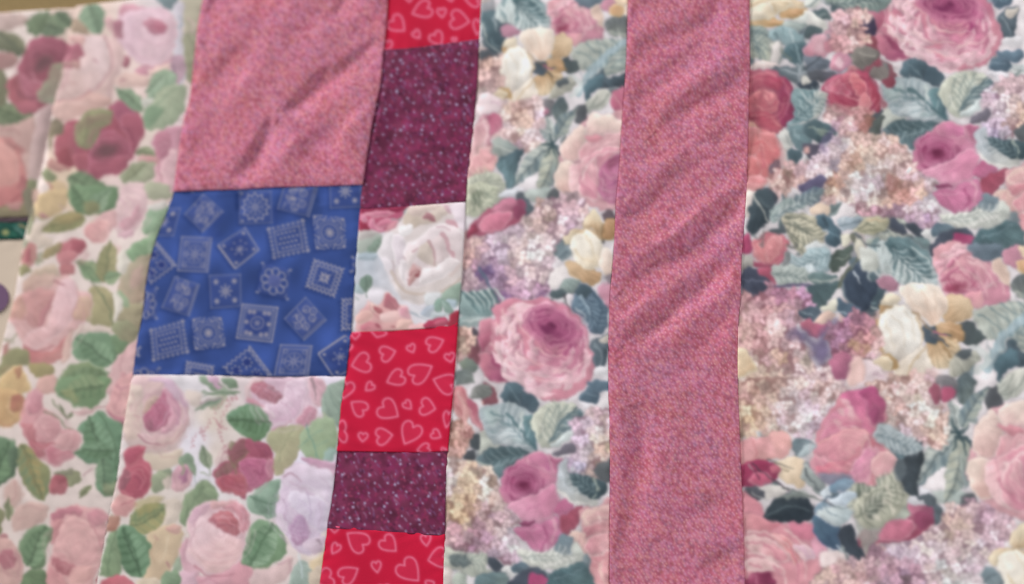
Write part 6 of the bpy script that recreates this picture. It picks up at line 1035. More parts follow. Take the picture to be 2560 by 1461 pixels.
def tweed(x0, y0, x1, y1, seed):
    """dusty pink cotton with a fine slanting speckle in salmon, mauve and rust"""
    global CUR
    CUR = Canvas(x0, y0, x1, y1, 'b06a7e'); r = np.random.RandomState(seed); h, w = CUR.h, CUR.w
    pal = np.array([hexc(c) for c in ('cd84a6', 'd07a8e', 'd6908f', '9a4a5c', '8d5a78', 'bd607c', 'c790b4', 'a05a58', '96748c')])
    pr = np.array([.17, .16, .12, .14, .10, .13, .08, .06, .04])
    pitch = 4.4
    X = np.arange(w)[None, :]/SC+x0; Y = np.arange(h)[:, None]/SC+y0
    U = X*.80+Y*-.60; V = X*.60+Y*.80                 # slant '\\'
    wx = wob(X, Y, .05, seed)*4; wy = wob(X, Y, .05, seed+1)*4
    iv = np.floor((V+wx)/(pitch*2.1)).astype(int); iu = np.floor((U+wy)/(pitch*.95)+iv*.37).astype(int)
    T = r.choice(len(pal), size=65536, p=pr)
    hsh = ((iu*73856093) ^ (iv*19349663)) & 65535
    col = pal[T[hsh]]
    big = blur(r.rand(h, w, 1).astype(np.float32), 9); big = (big-big.mean())/big.std()
    big2 = blur(r.rand(h, w, 1).astype(np.float32), 13); big2 = (big2-big2.mean())/big2.std()
    col = col*.5+hexc('bb7187')*.5
    col = col+np.array([.010, .006, .040])*big*.3+np.array([.020, -.010, -.016])*big2*.35
    CUR.a[:] = np.clip(col, 0, 1)
    CUR.a = blur(CUR.a, .8); g = 10.5
    for jj, y in enumerate(np.arange(y0, y1, g*.8)):
        for x in np.arange(x0+(jj % 2)*g/2, x1, g):
            _ell(x+r.randn()*1.6, y+r.randn()*1.6, 3.4, 2.0, .95, hexc(['dfa6b8', 'd9959f', 'd39ab8', 'e0aaa8', '9a4f62'][r.randint(5)]), .62)
    CUR.a = np.clip(blur(CUR.a, .35)*np.array([1.03, 1.01, 1.005], np.float32), 0, 1)
    return CUR

BLUE_LINE = 'b2a9b0'
def bandana():
    """blue bandana cotton with tumbling kerchief squares"""
    global CUR
    CUR = Canvas(310, 440, 930, 970, '3d5495'); view('D')
    X, Y = np.arange(CUR.w)[None, :]/SC+CUR.x0, np.arange(CUR.h)[:, None]/SC+CUR.y0
    CUR.a *= (1+.09*wob(X, Y, .03, 5)+.08*wob(X, Y, .09, 6))[..., None].astype(np.float32)
    r = np.random.RandomState(9)
    def line(p, w=7, a=.8, c=BLUE_LINE): S(np.ravel(p), w*.72, c, a, soft=2.4)
    def seg(p, q, w=7, a=.8, c=BLUE_LINE):
        p, q = np.array(p, float), np.array(q, float); line([p, (p+q)/2, q], w, a, c)
    def tile(corners, kind):
        C = np.array(corners.split(), float).reshape(4, 2)      # tl tr br bl
        P = lambda u, v: (C[0]*(1-u)*(1-v)+C[1]*u*(1-v)+C[2]*u*v+C[3]*(1-u)*v)
        F(np.ravel(C+ (C-C.mean(0))*.06), '43579a', soft=3, a=.5, smooth=False)
        # dark band printed beside each square
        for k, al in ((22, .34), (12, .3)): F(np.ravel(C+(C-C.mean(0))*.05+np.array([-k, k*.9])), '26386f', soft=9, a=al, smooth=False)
        F(np.ravel(C), '4a5b98', soft=3, a=.5, smooth=False)
        dot = lambda u, v, s=11, a=.8: E(P(u, v)[0], P(u, v)[1], s, s*.8, 0, BLUE_LINE, .5, a)
        def box(m, w=6, a=.7):
            for p, q in (((m, m), (1-m, m)), ((1-m, m), (1-m, 1-m)), ((1-m, 1-m), (m, 1-m)), ((m, 1-m), (m, m))): seg(P(*p), P(*q), w, a)
        def zig(m, n, amp, w=5, a=.75):
            for s_ in range(4):
                q = []
                for i in range(n*2+1):
                    t = m+(1-2*m)*i/(n*2); o = m+(amp if i % 2 else 0)
                    q.append(P(*[(t, o), (1-o, t), (1-t, 1-o), (o, 1-t)][s_]))
                for a_, b_ in zip(q[:-1], q[1:]): seg(a_, b_, w, a)
        def ring(rad, w=6, n=14, a=.75, u0=.5, v0=.5):
            q = [P(u0+rad*np.cos(t), v0+rad*np.sin(t)) for t in np.linspace(0, 6.2832, n)]; line(q, w, a)
        def petals(rad, n=8, s=10, u0=.5, v0=.5, a=.75):
            for t in np.arange(n)*6.283/n: seg(P(u0+rad*.25*np.cos(t), v0+rad*.25*np.sin(t)), P(u0+rad*np.cos(t), v0+rad*np.sin(t)), s, a)
        if kind == 'orn':
            box(.0, 8, .7); box(.12, 5, .55); petals(.2, 8, 9); ring(.27, 4, 12, .5)
            for u in (.2, .8):
                for v in (.2, .5, .8): ring(.06, 4, 7, .6, u, v)
            for v in np.linspace(.08, .92, 12): seg(P(.9, v), P(.97, v), 5, .6)
            F(np.ravel([P(.0, .0), P(1, 0), P(1, 1), P(0, 1)]), '6a74a8', soft=4, a=.25, smooth=False)
        elif kind == 'pais':
            F(np.ravel([P(.1, .05), P(.9, .05), P(.9, .95), P(.1, .95)]), '5a669f', soft=8, a=.45, smooth=False)
            seg(P(1, 0), P(1, 1), 7, .65); seg(P(.93, .05), P(.93, .95), 5, .5); seg(P(0, 0), P(0, 1), 5, .6); seg(P(0, 1), P(1, 1), 4, .35); seg(P(0, 0), P(1, 0), 4, .35)
            for u, v in ((.3, .25), (.65, .3), (.35, .6), (.7, .65), (.5, .82), (.5, .12)):
                ring(.11, 5, 9, .65, u, v); dot(u, v, 7)
            for i in range(14): u, v = .12+.76*r.rand(), .08+.84*r.rand(); seg(P(u, v), P(u+.1*r.randn(), v+.1*r.randn()), 5, .55)
        elif kind == 'dots5':
            box(.0, 6, .4); petals(.2, 8, 11)
            for u, v in ((.2, .2), (.8, .2), (.2, .8), (.8, .8)): petals(.08, 6, 8, u, v)
        elif kind == 'dots4':
            seg(P(0, 0), P(1, 0), 6, .6); seg(P(1, 0), P(1, 1), 7, .8); seg(P(0, 1), P(1, 1), 7, .7); seg(P(0, 0), P(0, 1), 9, .8)
            for v in np.linspace(.05, .95, 12): dot(-.02, v, 8, .8)
            for v in np.linspace(.05, .95, 10): dot(v, 1.02, 7, .7)
            for u, v in ((.13, .13), (.87, .13), (.13, .87), (.87, .87)): dot(u, v, 13, .85)
            F(np.ravel([P(.15, .15), P(.85, .15), P(.85, .85), P(.15, .85)]), '34437f', soft=9, a=.6, smooth=False)
            petals(.13, 7, 9, .48, .55, .6)
            for k in range(7): t = k*.9; dot(.5+.25*np.cos(t), .5+.25*np.sin(t), 10, .45)
        elif kind == 'grid':
            box(.14, 6, .75)
            for k in np.linspace(.0, 1, 8):
                for u, v in ((k, .02), (k, .98), (.02, k), (.98, k)): ring(.035, 6, 6, .75, u, v)
            for i in range(5):
                for j in range(4):
                    u, v = .24+.52*(i+.5*(j % 2))/4.5, .26+.48*j/3; dot(u, v, 10, .75)
        elif kind == 'burst':
            ring(.27, 12, 18, .5); petals(.15, 9, 10); ring(.36, 5, 18, .55)
            for s_ in range(4):
                R = lambda u, v: P(*[(u, v), (1-v, u), (1-u, 1-v), (v, 1-u)][s_])
                line([R(.02, .42), R(.12, .34), R(.1, .2), R(.2, .1), R(.34, .12), R(.42, .0)], 8, .75)
                line([R(.0, .3), R(.04, .1), R(.12, .02), R(.3, 0)], 7, .7); dot(*[(.05, .05), (.95, .05), (.95, .95), (.05, .95)][s_], 12)
            for k in range(16): t = k*.3927; dot(.5+.42*np.cos(t), .5+.42*np.sin(t), 6, .6)
        elif kind == 'star':
            box(0, 6, .35)
            q = []
            for i in range(25): t = i*6.2832/24; R_ = .44 if i % 2 == 0 else .34; q.append(P(.5+R_*np.cos(t), .5+R_*np.sin(t)))
            for a_, b_ in zip(q[:-1], q[1:]): seg(a_, b_, 8, .75)
            ring(.25, 4, 14, .45); petals(.2, 8, 9, a=.65)
            for u, v in ((.08, .08), (.08, .92)): dot(u, v, 10)
        elif kind == 'scal':
            for k in range(8): t = k*.7854; ring(.13, 8, 9, .7, .5+.32*np.cos(t), .5+.32*np.sin(t))
            F(np.ravel([P(.3, .3), P(.7, .3), P(.7, .7), P(.3, .7)]), '7d7ea6', soft=3, a=.75, smooth=False)
            for k in np.linspace(.33, .67, 5): seg(P(k, .3), P(k, .7), 4, .5, '3f5096'); seg(P(.3, k), P(.7, k), 4, .5, '3f5096')
            for u, v in ((.0, .0), (1, 0), (1, 1), (0, 1)):
                dot(u, v, 12, .65); dot(u*.86+.07, v*.86+.07, 8, .5)
                dot(u*.9+.05, .5*.3+v*.7, 6, .4)
        elif kind == 'zig2':
            zig(.0, 7, .07, 8); zig(.13, 6, .06, 7, .6); zig(.36, 2, .06, 8); ring(.06, 8, 8)
            for i in range(16): u, v = .22+.56*r.rand(), .22+.56*r.rand(); dot(u, v, 7, .35)
        elif kind == 'bold':
            box(0, 10, .8); box(.08, 6, .7); box(.14, 4, .4); ring(.18, 8, 16, .8); petals(.09, 6, 10)
            for u, v in ((.24, .2), (.36, .2), (.66, .2), (.78, .2), (.24, .8), (.36, .82), (.66, .82), (.8, .8), (.2, .5), (.82, .5)): petals(.05, 6, 10, u, v, .85)
            F(np.ravel([P(.16, .16), P(.84, .16), P(.84, .84), P(.16, .84)]), '323f80', soft=6, a=.25, smooth=False)
        elif kind == 'zdots':
            seg(P(0, 0), P(1, 0), 8, .75); seg(P(.1, .1), P(.9, .1), 4, .45); zig(.02, 6, .06, 7, .65)
            for u in (.3, .7):
                for v in (.35, .75):
                    E(P(u, v)[0], P(u, v)[1], 26, 22, 0, '2c3a7a', .4, .85)
                    for k in range(7): t = k*.9; dot(u+.13*np.cos(t), v+.13*np.sin(t), 8, .75)
            for i in range(9): dot(.1+.8*r.rand(), .15+.75*r.rand(), 8, .6)
    for c, k in (("570 92 712 215 565 362 438 235", 'pais'), ("825 62 1060 70 1066 298 830 300", 'star'), ("1165 10 1395 30 1330 250 1110 195", 'pais'),
                 ("1485 -40 1705 -50 1712 178 1490 188", 'dots5'), ("1040 342 1290 278 1328 498 1082 552", 'grid'), ("1360 238 1590 262 1600 478 1385 490", 'burst'),
                 ("680 460 868 333 970 490 802 626", 'dots4'), ("415 400 630 408 600 652 386 642", 'orn'), ("180 190 402 192 352 390 150 385", 'dots5'),
                 ("225 430 375 608 190 745 50 560", 'zdots'), ("1000 590 1200 640 1180 850 960 800", 'scal'), ("1372 560 1588 630 1520 835 1312 760", 'zig2'),
                 ("365 690 538 745 466 970 272 910", 'pais'), ("615 680 838 672 842 900 626 915", 'dots5'), ("855 888 1108 912 1066 1160 812 1130", 'bold'),
                 ("1312 838 1458 1000 1300 1145 1160 992", 'pais'), ("60 800 232 770 232 990 80 1010", 'scal'), ("190 1075 422 1008 456 1232 208 1292", 'grid'),
                 ("490 990 700 980 730 1190 510 1220", 'burst'), ("1132 1182 1355 1190 1325 1420 1082 1412", 'orn'), ("905 1190 1065 1400 900 1560 705 1340", 'zdots'),
                 ("450 1300 645 1335 620 1540 420 1500", 'zig2'), ("1600 1115 1780 1280 1520 1420 1405 1245", 'dots4'), ("40 1330 250 1350 230 1560 20 1540", 'scal'),
                 ("1575 850 1780 830 1790 1060 1570 1075", 'zig2'), ("1650 545 1860 560 1850 700 1640 650", 'scal'), ("340 60 490 70 470 -90 320 -100", 'scal'), ("20 1190 110 1200 100 1260 20 1250", 'scal')):
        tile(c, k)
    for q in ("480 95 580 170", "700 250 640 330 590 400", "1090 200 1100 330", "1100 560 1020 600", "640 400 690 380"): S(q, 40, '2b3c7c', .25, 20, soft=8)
    return CUR
def green_strip_and_flap():
    global CUR, Canvas
    base = Canvas
    keep = {}
    class Shared(base):
        def __init__(s, *a):
            if 'c' in keep: s.__dict__ = keep['c'].__dict__
            else: base.__init__(s, -200, -100, 560, 1466, 'd8cac2'); keep['c'] = s
    Canvas = Shared
    green_flap(); green_strip()
    Canvas = base
    return CUR
# brightness the prints were judged under, so that the dye colours are the cloth's own
LIGHTMAP = dict(strip=1.0, flap=1.13, pink_left=1.03, blue=1.04, block=.97, red1=1.09, wine1=1.09, white=1.03, red2=1.02, wine2=1.02, red3=.98, narrow=1.08, pink_right=1.12, wide=1.19)
# ----------------------------------------------------------------------------
# GEOMETRY
# ----------------------------------------------------------------------------
def to_linear(c):
    c = np.clip(c, 0, 1); return np.where(c <= .04045, c/12.92, ((c+.055)/1.055)**2.4)

def cloth_material(name, rough=.95, sheen=.02, weave=900., weave_amt=.05, flat=None):
    m = bpy.data.materials.new(name); m.use_nodes = True; nt = m.node_tree; N = nt.nodes; K = nt.links
    p = N['Principled BSDF']; p.inputs['Roughness'].default_value = rough; p.inputs['Specular IOR Level'].default_value = .06
    p.inputs['Sheen Weight'].default_value = sheen; p.inputs['Sheen Roughness'].default_value = .6
    if flat is None:
        a = N.new('ShaderNodeAttribute'); a.attribute_name = 'dye'; src = a.outputs['Color']
    else:
        r = N.new('ShaderNodeRGB'); r.outputs[0].default_value = (*to_linear(hexc(flat)), 1); src = r.outputs[0]
    t = N.new('ShaderNodeTexCoord'); n = N.new('ShaderNodeTexNoise'); n.inputs['Scale'].default_value = weave; n.inputs['Detail'].default_value = 2
    K.new(t.outputs['Object'], n.inputs['Vector'])
    mr = N.new('ShaderNodeMapRange'); mr.inputs['To Min'].default_value = 1-weave_amt*2; mr.inputs['To Max'].default_value = 1+weave_amt*2
    K.new(n.outputs['Fac'], mr.inputs['Value'])
    mx = N.new('ShaderNodeVectorMath'); mx.operation = 'SCALE'; K.new(src, mx.inputs[0]); K.new(mr.outputs[0], mx.inputs['Scale'])
    K.new(mx.outputs[0], p.inputs['Base Color'])
    b = N.new('ShaderNodeBump'); b.inputs['Strength'].default_value = .25; b.inputs['Distance'].default_value = .0004
    K.new(n.outputs['Fac'], b.inputs['Height']); K.new(b.outputs[0], p.inputs['Normal'])
    return m
COTTON = cloth_material('printed_cotton')
TWILL = cloth_material('dusty_pink_cotton', .95, .03, 700., .05)

def resample(p, n):
    p = np.array(p, float); d = np.r_[0, np.cumsum(np.hypot(*np.diff(p, axis=0).T))]; t = np.linspace(0, d[-1], n)
    return np.stack([np.interp(t, d, p[:, 0]), np.interp(t, d, p[:, 1])], -1)

def cut(line, ya, yb):
    """the piece of a seam between two heights, with end points interpolated"""
    l = np.array(line, float); x = lambda y: np.interp(y, l[:, 1], l[:, 0])
    mid = l[(l[:, 1] > ya+1) & (l[:, 1] < yb-1)]
    return np.vstack([[x(ya), ya], mid, [x(yb), yb]])

def coons(L, R, T, B, pitch):
    L, R, T, B = [np.array(a, float) for a in (L, R, T, B)]
    nu = max(4, int(max(np.hypot(*(T[-1]-T[0])), np.hypot(*(B[-1]-B[0])))/pitch)); nv = max(4, int(np.hypot(*(L[-1]-L[0]))/pitch))
    L, R = resample(spline(np.array(L, float), False, 6), nv+1), resample(spline(np.array(R, float), False, 6), nv+1)
    T, B = resample(spline(np.array(T, float), False, 6), nu+1), resample(spline(np.array(B, float), False, 6), nu+1)
    u = np.linspace(0, 1, nu+1)[None, :, None]; v = np.linspace(0, 1, nv+1)[:, None, None]
    P = (L[:, None]*(1-u)+R[:, None]*u)+(T[None]*(1-v)+B[None]*v)-(T[0]*(1-u)*(1-v)+T[-1]*u*(1-v)+B[0]*(1-u)*v+B[-1]*u*v)
    return P

def grid_mesh(name, P, z, mat, colours=None, skirt=.0005):
    """cloth sheet from a grid of fabric-unit points and heights; its rim is turned down to `skirt`"""
    h, w = z.shape; xy = to_plane(P); V = np.concatenate([xy, z[..., None]], -1).reshape(-1, 3)
    idx = np.arange(h*w).reshape(h, w)
    q = np.stack([idx[:-1, :-1], idx[1:, :-1], idx[1:, 1:], idx[:-1, 1:]], -1).reshape(-1, 4)
    rim = np.r_[idx[0, :-1], idx[:-1, -1], idx[-1, :0:-1], idx[:0:-1, 0]]; k = len(rim)
    RV = V[rim].copy(); RV[:, 2] = skirt; V = np.vstack([V, RV]); a = np.arange(k); b = (a+1) % k
    q = np.vstack([q, np.stack([rim[a], rim[b], h*w+b, h*w+a], -1)]).astype(np.int32)
    me = bpy.data.meshes.new(name); me.vertices.add(len(V)); me.vertices.foreach_set('co', V.astype(np.float32).ravel())
    me.loops.add(q.size); me.loops.foreach_set('vertex_index', q.ravel())
    me.polygons.add(len(q)); me.polygons.foreach_set('loop_start', np.arange(0, q.size, 4, dtype=np.int32))
    me.polygons.foreach_set('use_smooth', np.ones(len(q), bool))
    me.update(calc_edges=True); me.validate()
    if colours is not None:
        c = np.concatenate([to_linear(colours), np.ones((h, w, 1))], -1).reshape(-1, 4)
        c = np.vstack([c, c[rim]]).astype(np.float32)
        at = me.attributes.new('dye', 'FLOAT_COLOR', 'POINT'); at.data.foreach_set('color', c.ravel())
    me.materials.append(mat)
    o = bpy.data.objects.new(name, me); COL.objects.link(o); return o

def part(o, parent, label=None):
    o.parent = parent
    if label: o['label'] = label
    return o

# ---- seams (fabric units) -----------------------------------------------------
V1 = [(530,-150),(515,0),(501,77),(488,202),(481,256),(468,303),(454,387),(441,484),(424,535),(395,608),(374,695),(364,783),(350,860),(339,940),(324,1020),(311,1104),(299,1201),(280,1287),(262,1390),(252,1445),(222,1640)]
V2 = [(982,-150),(974,0),(972,37),(964,128),(956,210),(943,272),(928,346),(909,480),(897,632),(887,752),(882,834),(869,943),(858,1015),(849,1110),(838,1221),(823,1324),(807,1448),(785,1640)]
V3 = [(1210,-150),(1206,0),(1203,103),(1195,215),(1187,315),(1172,446),(1167,511),(1164,583),(1157,703),(1147,821),(1136,970),(1126,1098),(1119,1201),(1116,1330),(1113,1461),(1108,1640)]
V4 = [(1576,-150),(1573,0),(1570,103),(1566,189),(1560,275),(1556,343),(1549,446),(1543,510),(1536,652),(1527,755),(1523,858),(1523,961),(1527,1100),(1527,1236),(1527,1461),(1526,1640)]
V5 = [(1875,-150),(1874,0),(1874,103),(1875,172),(1872,275),(1869,412),(1867,480),(1861,566),(1854,652),(1852,738),(1846,823),(1845,961),(1848,1050),(1851,1133),(1857,1270),(1861,1407),(1864,1500),(1868,1640)]
V6 = [(2740,-150),(2740,1640)]
FOLD = [(200,22),(183,90),(165,165),(155,215),(144,262),(135,313),(124,370),(111,434),(94,493),(81,550),(67,605),(55,682),(40,766),(26,812),(0,914),(-40,1060),(-90,1230),(-150,1640)]
H_PINK_BLUE = [(441,484),(520,481),(600,479),(690,474),(760,472),(840,470),(909,467)]
H_BLUE_ROSE = [(339,940),(500,941),(700,944),(869,943)]
H_RED1 = [(964,132),(1040,126),(1120,116),(1203,104)]; H_WINE1 = [(906,528),(1000,523),(1080,517),(1167,510)]
H_WHITE = [(882,834),(960,831),(1050,826),(1147,819)]; H_RED2 = [(848,1130),(930,1131),(1040,1133),(1123,1130)]; H_WINE2 = [(823,1322),(900,1325),(1000,1332),(1116,1335)]
def top(a, b, y=-150): return [(a, y), ((a+b)/2, y), (b, y)]
at = lambda V, y: float(np.interp(y, [p[1] for p in V], [p[0] for p in V]))
TOPEDGE = [(200,22),(330,6),(400,-8),(470,-40),(532,-80)]

PITCH = 2.6; CREASE = 1.9; SKEW = (2.3, .85)
def gauss_line(P, pts_, width, depth, w2=None):
    """a crease: a gaussian groove (depth > 0) or ridge along a polyline"""
    q = spline(np.array(pts_, float).reshape(-1, 2), False, 6); d = None
    n = len(q)
    X, Y = P[..., 0], P[..., 1]; e = width*4
    m = (X > q[:, 0].min()-e) & (X < q[:, 0].max()+e) & (Y > q[:, 1].min()-e) & (Y < q[:, 1].max()+e)
    out = np.zeros(X.shape)
    if not m.any(): return out
    x, y = X[m], Y[m]; best = np.full(x.shape, 1e9); side = np.ones(x.shape); tb = np.zeros(x.shape)
    for i in range(n-1):
        ax, ay = q[i]; bx, by = q[i+1]; ex, ey = bx-ax, by-ay
        t = np.clip(((x-ax)*ex+(y-ay)*ey)/(ex*ex+ey*ey+1e-9), 0, 1); dd = np.hypot(x-ax-t*ex, y-ay-t*ey)
        k = dd < best; best[k] = dd[k]; tb[k] = (i+t[k])/(n-1); sg = (x-ax)*ey-(y-ay)*ex; side[k] = (np.sign(sg)*np.sign(ey-ex if abs(ex)+abs(ey) else 1))[k]
    fade = np.sin(np.pi*np.clip(tb, .02, .98))**.6
    out[m] = -depth*CREASE*fade*np.exp(-(best/np.where(side > 0, width*SKEW[0], width*SKEW[1]))**2); return out

def heights(P, base, puff, edges, fall=9., creases=(), wave=.0006, seed=1, pucker=.00035, ripple=None):
    """resting height: puffed between the seams (edges = how far each of left, right, top, bottom stays up), creased and wavy"""
    h, w = P.shape[:2]
    edges = [max(k, .7) for k in edges]
    def run(a): return np.r_[0, np.cumsum(np.hypot(*np.diff(a, axis=0).T))]
    du = np.stack([run(P[i]) for i in (0, h//2, -1)]).mean(0)[None, :]*np.ones((h, 1)); dv = np.stack([run(P[:, j]) for j in (0, w//2, -1)]).mean(0)[:, None]*np.ones((1, w))
    d = (du, du.max()-du, dv, dv.max()-dv); z = np.full((h, w), puff)
    for k, dd in zip(edges, d): z = z*(1-(1-k)*np.exp(-(dd/fall)**1.3))
    X, Y = P[..., 0], P[..., 1]
    z = z+base+wave*wob(X, Y, .012, seed)+wave*.35*wob(X, Y, .035, seed+1)
    edge = np.minimum(np.minimum(d[0], d[1]), np.minimum(d[2], d[3]))
    z = z+pucker*wob(X, Y, .16, seed+2)*np.exp(-edge/22.)
    soft = sstep(0, 20, edge)
    if ripple:
        a, n0, n1, per, msk = ripple; ph = (X*n0+Y*n1)+34*wob(X, Y, .009, seed+5)
        z = z+a*np.sin(ph*6.2832/per+1.2*wob(X, Y, .006, seed+6))*np.clip(.5+.9*wob(X, Y, .008, seed+7), .05, 1.3)*sstep(0, 30, edge)*msk(X, Y)
    for c in creases: z = z+gauss_line(P, c[0], c[1]*1.25, c[2])*(.55+.45*soft)
    return np.maximum(z, .0012)

def patch(name, L, R, T, B, canvas, parent, label, base=.0045, puff=.0018, edges=(0, 0, 0, 0), fall=7., creases=(), wave=.0006, seed=1, mat=None, light=1., pitch=PITCH, ripple=None):
    P = coons(L, R, T, B, pitch); z = heights(P, base, puff, edges, fall, creases, wave, seed, ripple=ripple)
    c = np.clip(canvas.sample(P[..., 0], P[..., 1]), 0, 1)
    lin = to_linear(c)/np.array(light); c = np.where(lin <= .0031308, lin*12.92, 1.055*np.clip(lin, 0, 1)**(1/2.4)-.055)
    o = grid_mesh(name, P, z, mat or COTTON, c); part(o, parent, label); return o

# ---- the floor under everything ----------------------------------------------
def box_mesh(name, quad, z0, z1, mat, bevel=0.):
    """a slab over a quad of fabric-unit corners"""
    q = to_plane(np.array(quad, float)); n = len(q)
    v = [(x, y, z0) for x, y in q]+[(x, y, z1) for x, y in q]
    f = [tuple(range(n-1, -1, -1)), tuple(range(n, 2*n))]+[(i, (i+1) % n, n+(i+1) % n, n+i) for i in range(n)]
    me = bpy.data.meshes.new(name); me.from_pydata(v, [], f); me.update(); me.materials.append(mat)
    o = bpy.data.objects.new(name, me); COL.objects.link(o)
    return o

def floor_material():
    m = cloth_material('tan_carpet', .95, .05, 160., .10, '84704a'); return m
me = bpy.data.meshes.new('floor'); me.from_pydata([(-3, -3, 0), (3, -3, 0), (3, 3, 0), (-3, 3, 0)], [], [(0, 1, 2, 3)]); me.materials.append(floor_material())
floor = bpy.data.objects.new('floor', me); COL.objects.link(floor); floor['kind'] = 'structure'

LIGHT = dict(LIGHTMAP)

def finish(c, s=1.0):
    c.a = blur(c.a, s); return c

def lift(c, k, g=(1., .985, .965)):
    """faded dyes: the print's darks are pale"""
    c.a = c.a*(1-k)+np.array(g, np.float32)*k*.92; return c

# ---- quilt -----------------------------------------------------------------------
quilt = bpy.data.objects.new('patchwork_quilt', None); COL.objects.link(quilt)
quilt['label'] = 'patchwork quilt top sewn from strips of floral, dusty pink, blue bandana and red heart cotton'
quilt['category'] = 'quilt'

GS = finish(lift(roughen(green_strip_and_flap(), .7, 3, .02), .12), .9); GS.a = np.clip(.72+(GS.a*np.array([1.018, 1.008, 1.018], np.float32)-.72)*1.05+.018, 0, 1)
# border strip of garden roses, its left edge folded under
patch('border_strip', FOLD, cut(V1, -80, 1640), TOPEDGE, [(-150,1640),(40,1640),(222,1640)], GS, quilt,
      'pale cream border strip printed with pink roses and green leaves', base=.0048, puff=.0016, edges=(.5, .0, .3, 1), fall=10, wave=.0008, seed=3,
      creases=[((150,330, 118,470, 84,620, 50,760), 16, -.0012), ((330,180, 300,420, 250,700), 40, .0008), ((420,330, 330,640, 300,900), 30, -.0007)], light=LIGHT['strip'])
patch('border_flap', [(-160,48),(-160,300),(-160,548)], [(206,24),(190,90),(172,165),(162,215),(151,262),(142,313),(131,370),(118,434),(101,493),(88,543)], [(-160,48),(0,38),(70,33),(206,24)], [(-160,549),(0,547),(88,543)], GS, quilt,
      'rose printed end of the border strip tucked under its fold', base=.0034, puff=.0012, edges=(1, 1, .2, .2), seed=4, creases=[((150,270, 128,360, 110,440), 14, .0015)], light=LIGHT['flap'])
# dusty pink block
TW1 = tweed(380, -170, 1010, 520, 3); TW2 = tweed(1500, -170, 1900, 1660, 8)
patch('patch', cut(V1, -150, 484), cut(V2, -150, 467), top(530, 982), H_PINK_BLUE, TW1, quilt, 'large dusty pink speckled patch with slanting creases',
      puff=.0034, edges=(.55, .75, 1, .4), fall=8, wave=.0008, seed=11, mat=TWILL, pitch=2.1, ripple=(.0006, .80, .60, 118., lambda x, y: .4+.6*sstep(420, 560, x)), light=LIGHT['pink_left'], creases=[
      ((596,452, 640,400, 672,340, 694,300), 13, .0036), ((640,420, 690,330, 730,270), 24, -.0016), ((716,296, 760,250, 800,205, 832,180), 11, .0030), ((800,240, 850,190, 900,150, 962,100), 13, .0022),
      ((520,255, 580,170, 640,95, 690,20), 20, .0012), ((600,140, 660,70, 720,-20), 18, -.0012), ((840,60, 860,20, 880,-30), 12, .0014), ((520,60, 545,10, 560,-30), 12, .0014),
      ((760,420, 800,360, 850,310), 16, .0012), ((850,400, 880,330, 930,270), 14, -.0012), ((580,300, 620,220, 690,150), 20, -.0010), ((700,420, 740,370, 770,330), 12, -.0010), ((470,430, 520,350, 560,260), 22, .0008)])
BL = finish(bandana(), .75)
patch('patch', cut(V1, 484, 940), cut(V2, 467, 943), H_PINK_BLUE, H_BLUE_ROSE, BL, quilt, 'royal blue patch printed with tumbling white bandana squares', puff=.0018, edges=(.4, .5, .8, .5), seed=12, light=LIGHT['blue'],
      creases=[((800,480, 780,560, 700,640), 20, .0006), ((570,480, 600,560, 610,640), 16, .0008), ((600,480, 606,540), 8, .0012), ((800,470, 806,520), 8, .001)])
GB = finish(lift(roughen(green_block(), .7, 4, .02), .12, (1., .985, 1.0)), .9); GB.a = np.clip(.76+(GB.a*np.array([1.005, 1.005, 1.012], np.float32)-.76)*1.08+.015, 0, 1)
patch('patch', cut(V1, 940, 1640), cut(V2, 943, 1640), H_BLUE_ROSE, top(222, 785, 1640), GB, quilt, 'pale patch of pink garden roses below the blue bandana patch', puff=.0014, edges=(.45, .6, .4, 1), seed=13, light=LIGHT['block'],
      creases=[((700,960, 560,1200, 520,1420), 60, .0008)])
# narrow pieced column
HE, HG, HH = finish(hearts('E'), .7), finish(hearts('G'), .7), finish(hearts('H'), .7)
S1 = finish(speckle(880, 90, 1220, 540, 3, [(1077,146),(1007,158),(998,180),(984,197),(1143,158),(997,234),(1102,239),(1145,267),(1169,226),(1087,305),(1058,330),(969,280),(1005,330)]), .6); S2 = finish(speckle(800, 1110, 1140, 1350, 5, [(1006,1162),(861,1188),(929,1190),(1054,1190),(992,1213),(995,1240),(1076,1242),(888,1269),(966,1267),(1052,1300),(880,1296)]), .6)
WR = finish(roughen(white_rose_block(), .5, 5, .02), .8); WR.a = np.clip(.88+(WR.a-.88)*1.05+np.array([.004, -.004, -.018]), 0, 1)
c3 = dict(puff=.0014, fall=8)
patch('patch', cut(V2, -150, 132), cut(V3, -150, 104), top(982, 1210), H_RED1, HE, quilt, 'red heart printed patch at the top of the narrow column', edges=(0, .4, 1, .3), seed=21, light=LIGHT['red1'], **c3)
patch('patch', cut(V2, 132, 528), cut(V3, 104, 510), H_RED1, H_WINE1, S1, quilt, 'tall burgundy patch speckled with small mauve stars', edges=(0, .8, .1, .3), seed=22, light=LIGHT['wine1'], wave=.0009, creases=[((985,170, 968,260, 945,340, 930,420), 10, -.0014), ((990,200, 960,330, 925,500), 14, .0006)], **c3)
patch('patch', cut(V2, 528, 834), cut(V3, 510, 819), H_WINE1, H_WHITE, WR, quilt, 'small white patch printed with one large white rose', edges=(.1, .2, .1, .2), seed=23, light=LIGHT['white'], **c3)
patch('patch', cut(V2, 834, 1130), cut(V3, 819, 1130), H_WHITE, H_RED2, HG, quilt, 'bright red heart printed patch below the white rose', edges=(.1, .3, .3, .3), seed=24, light=LIGHT['red2'], **c3)
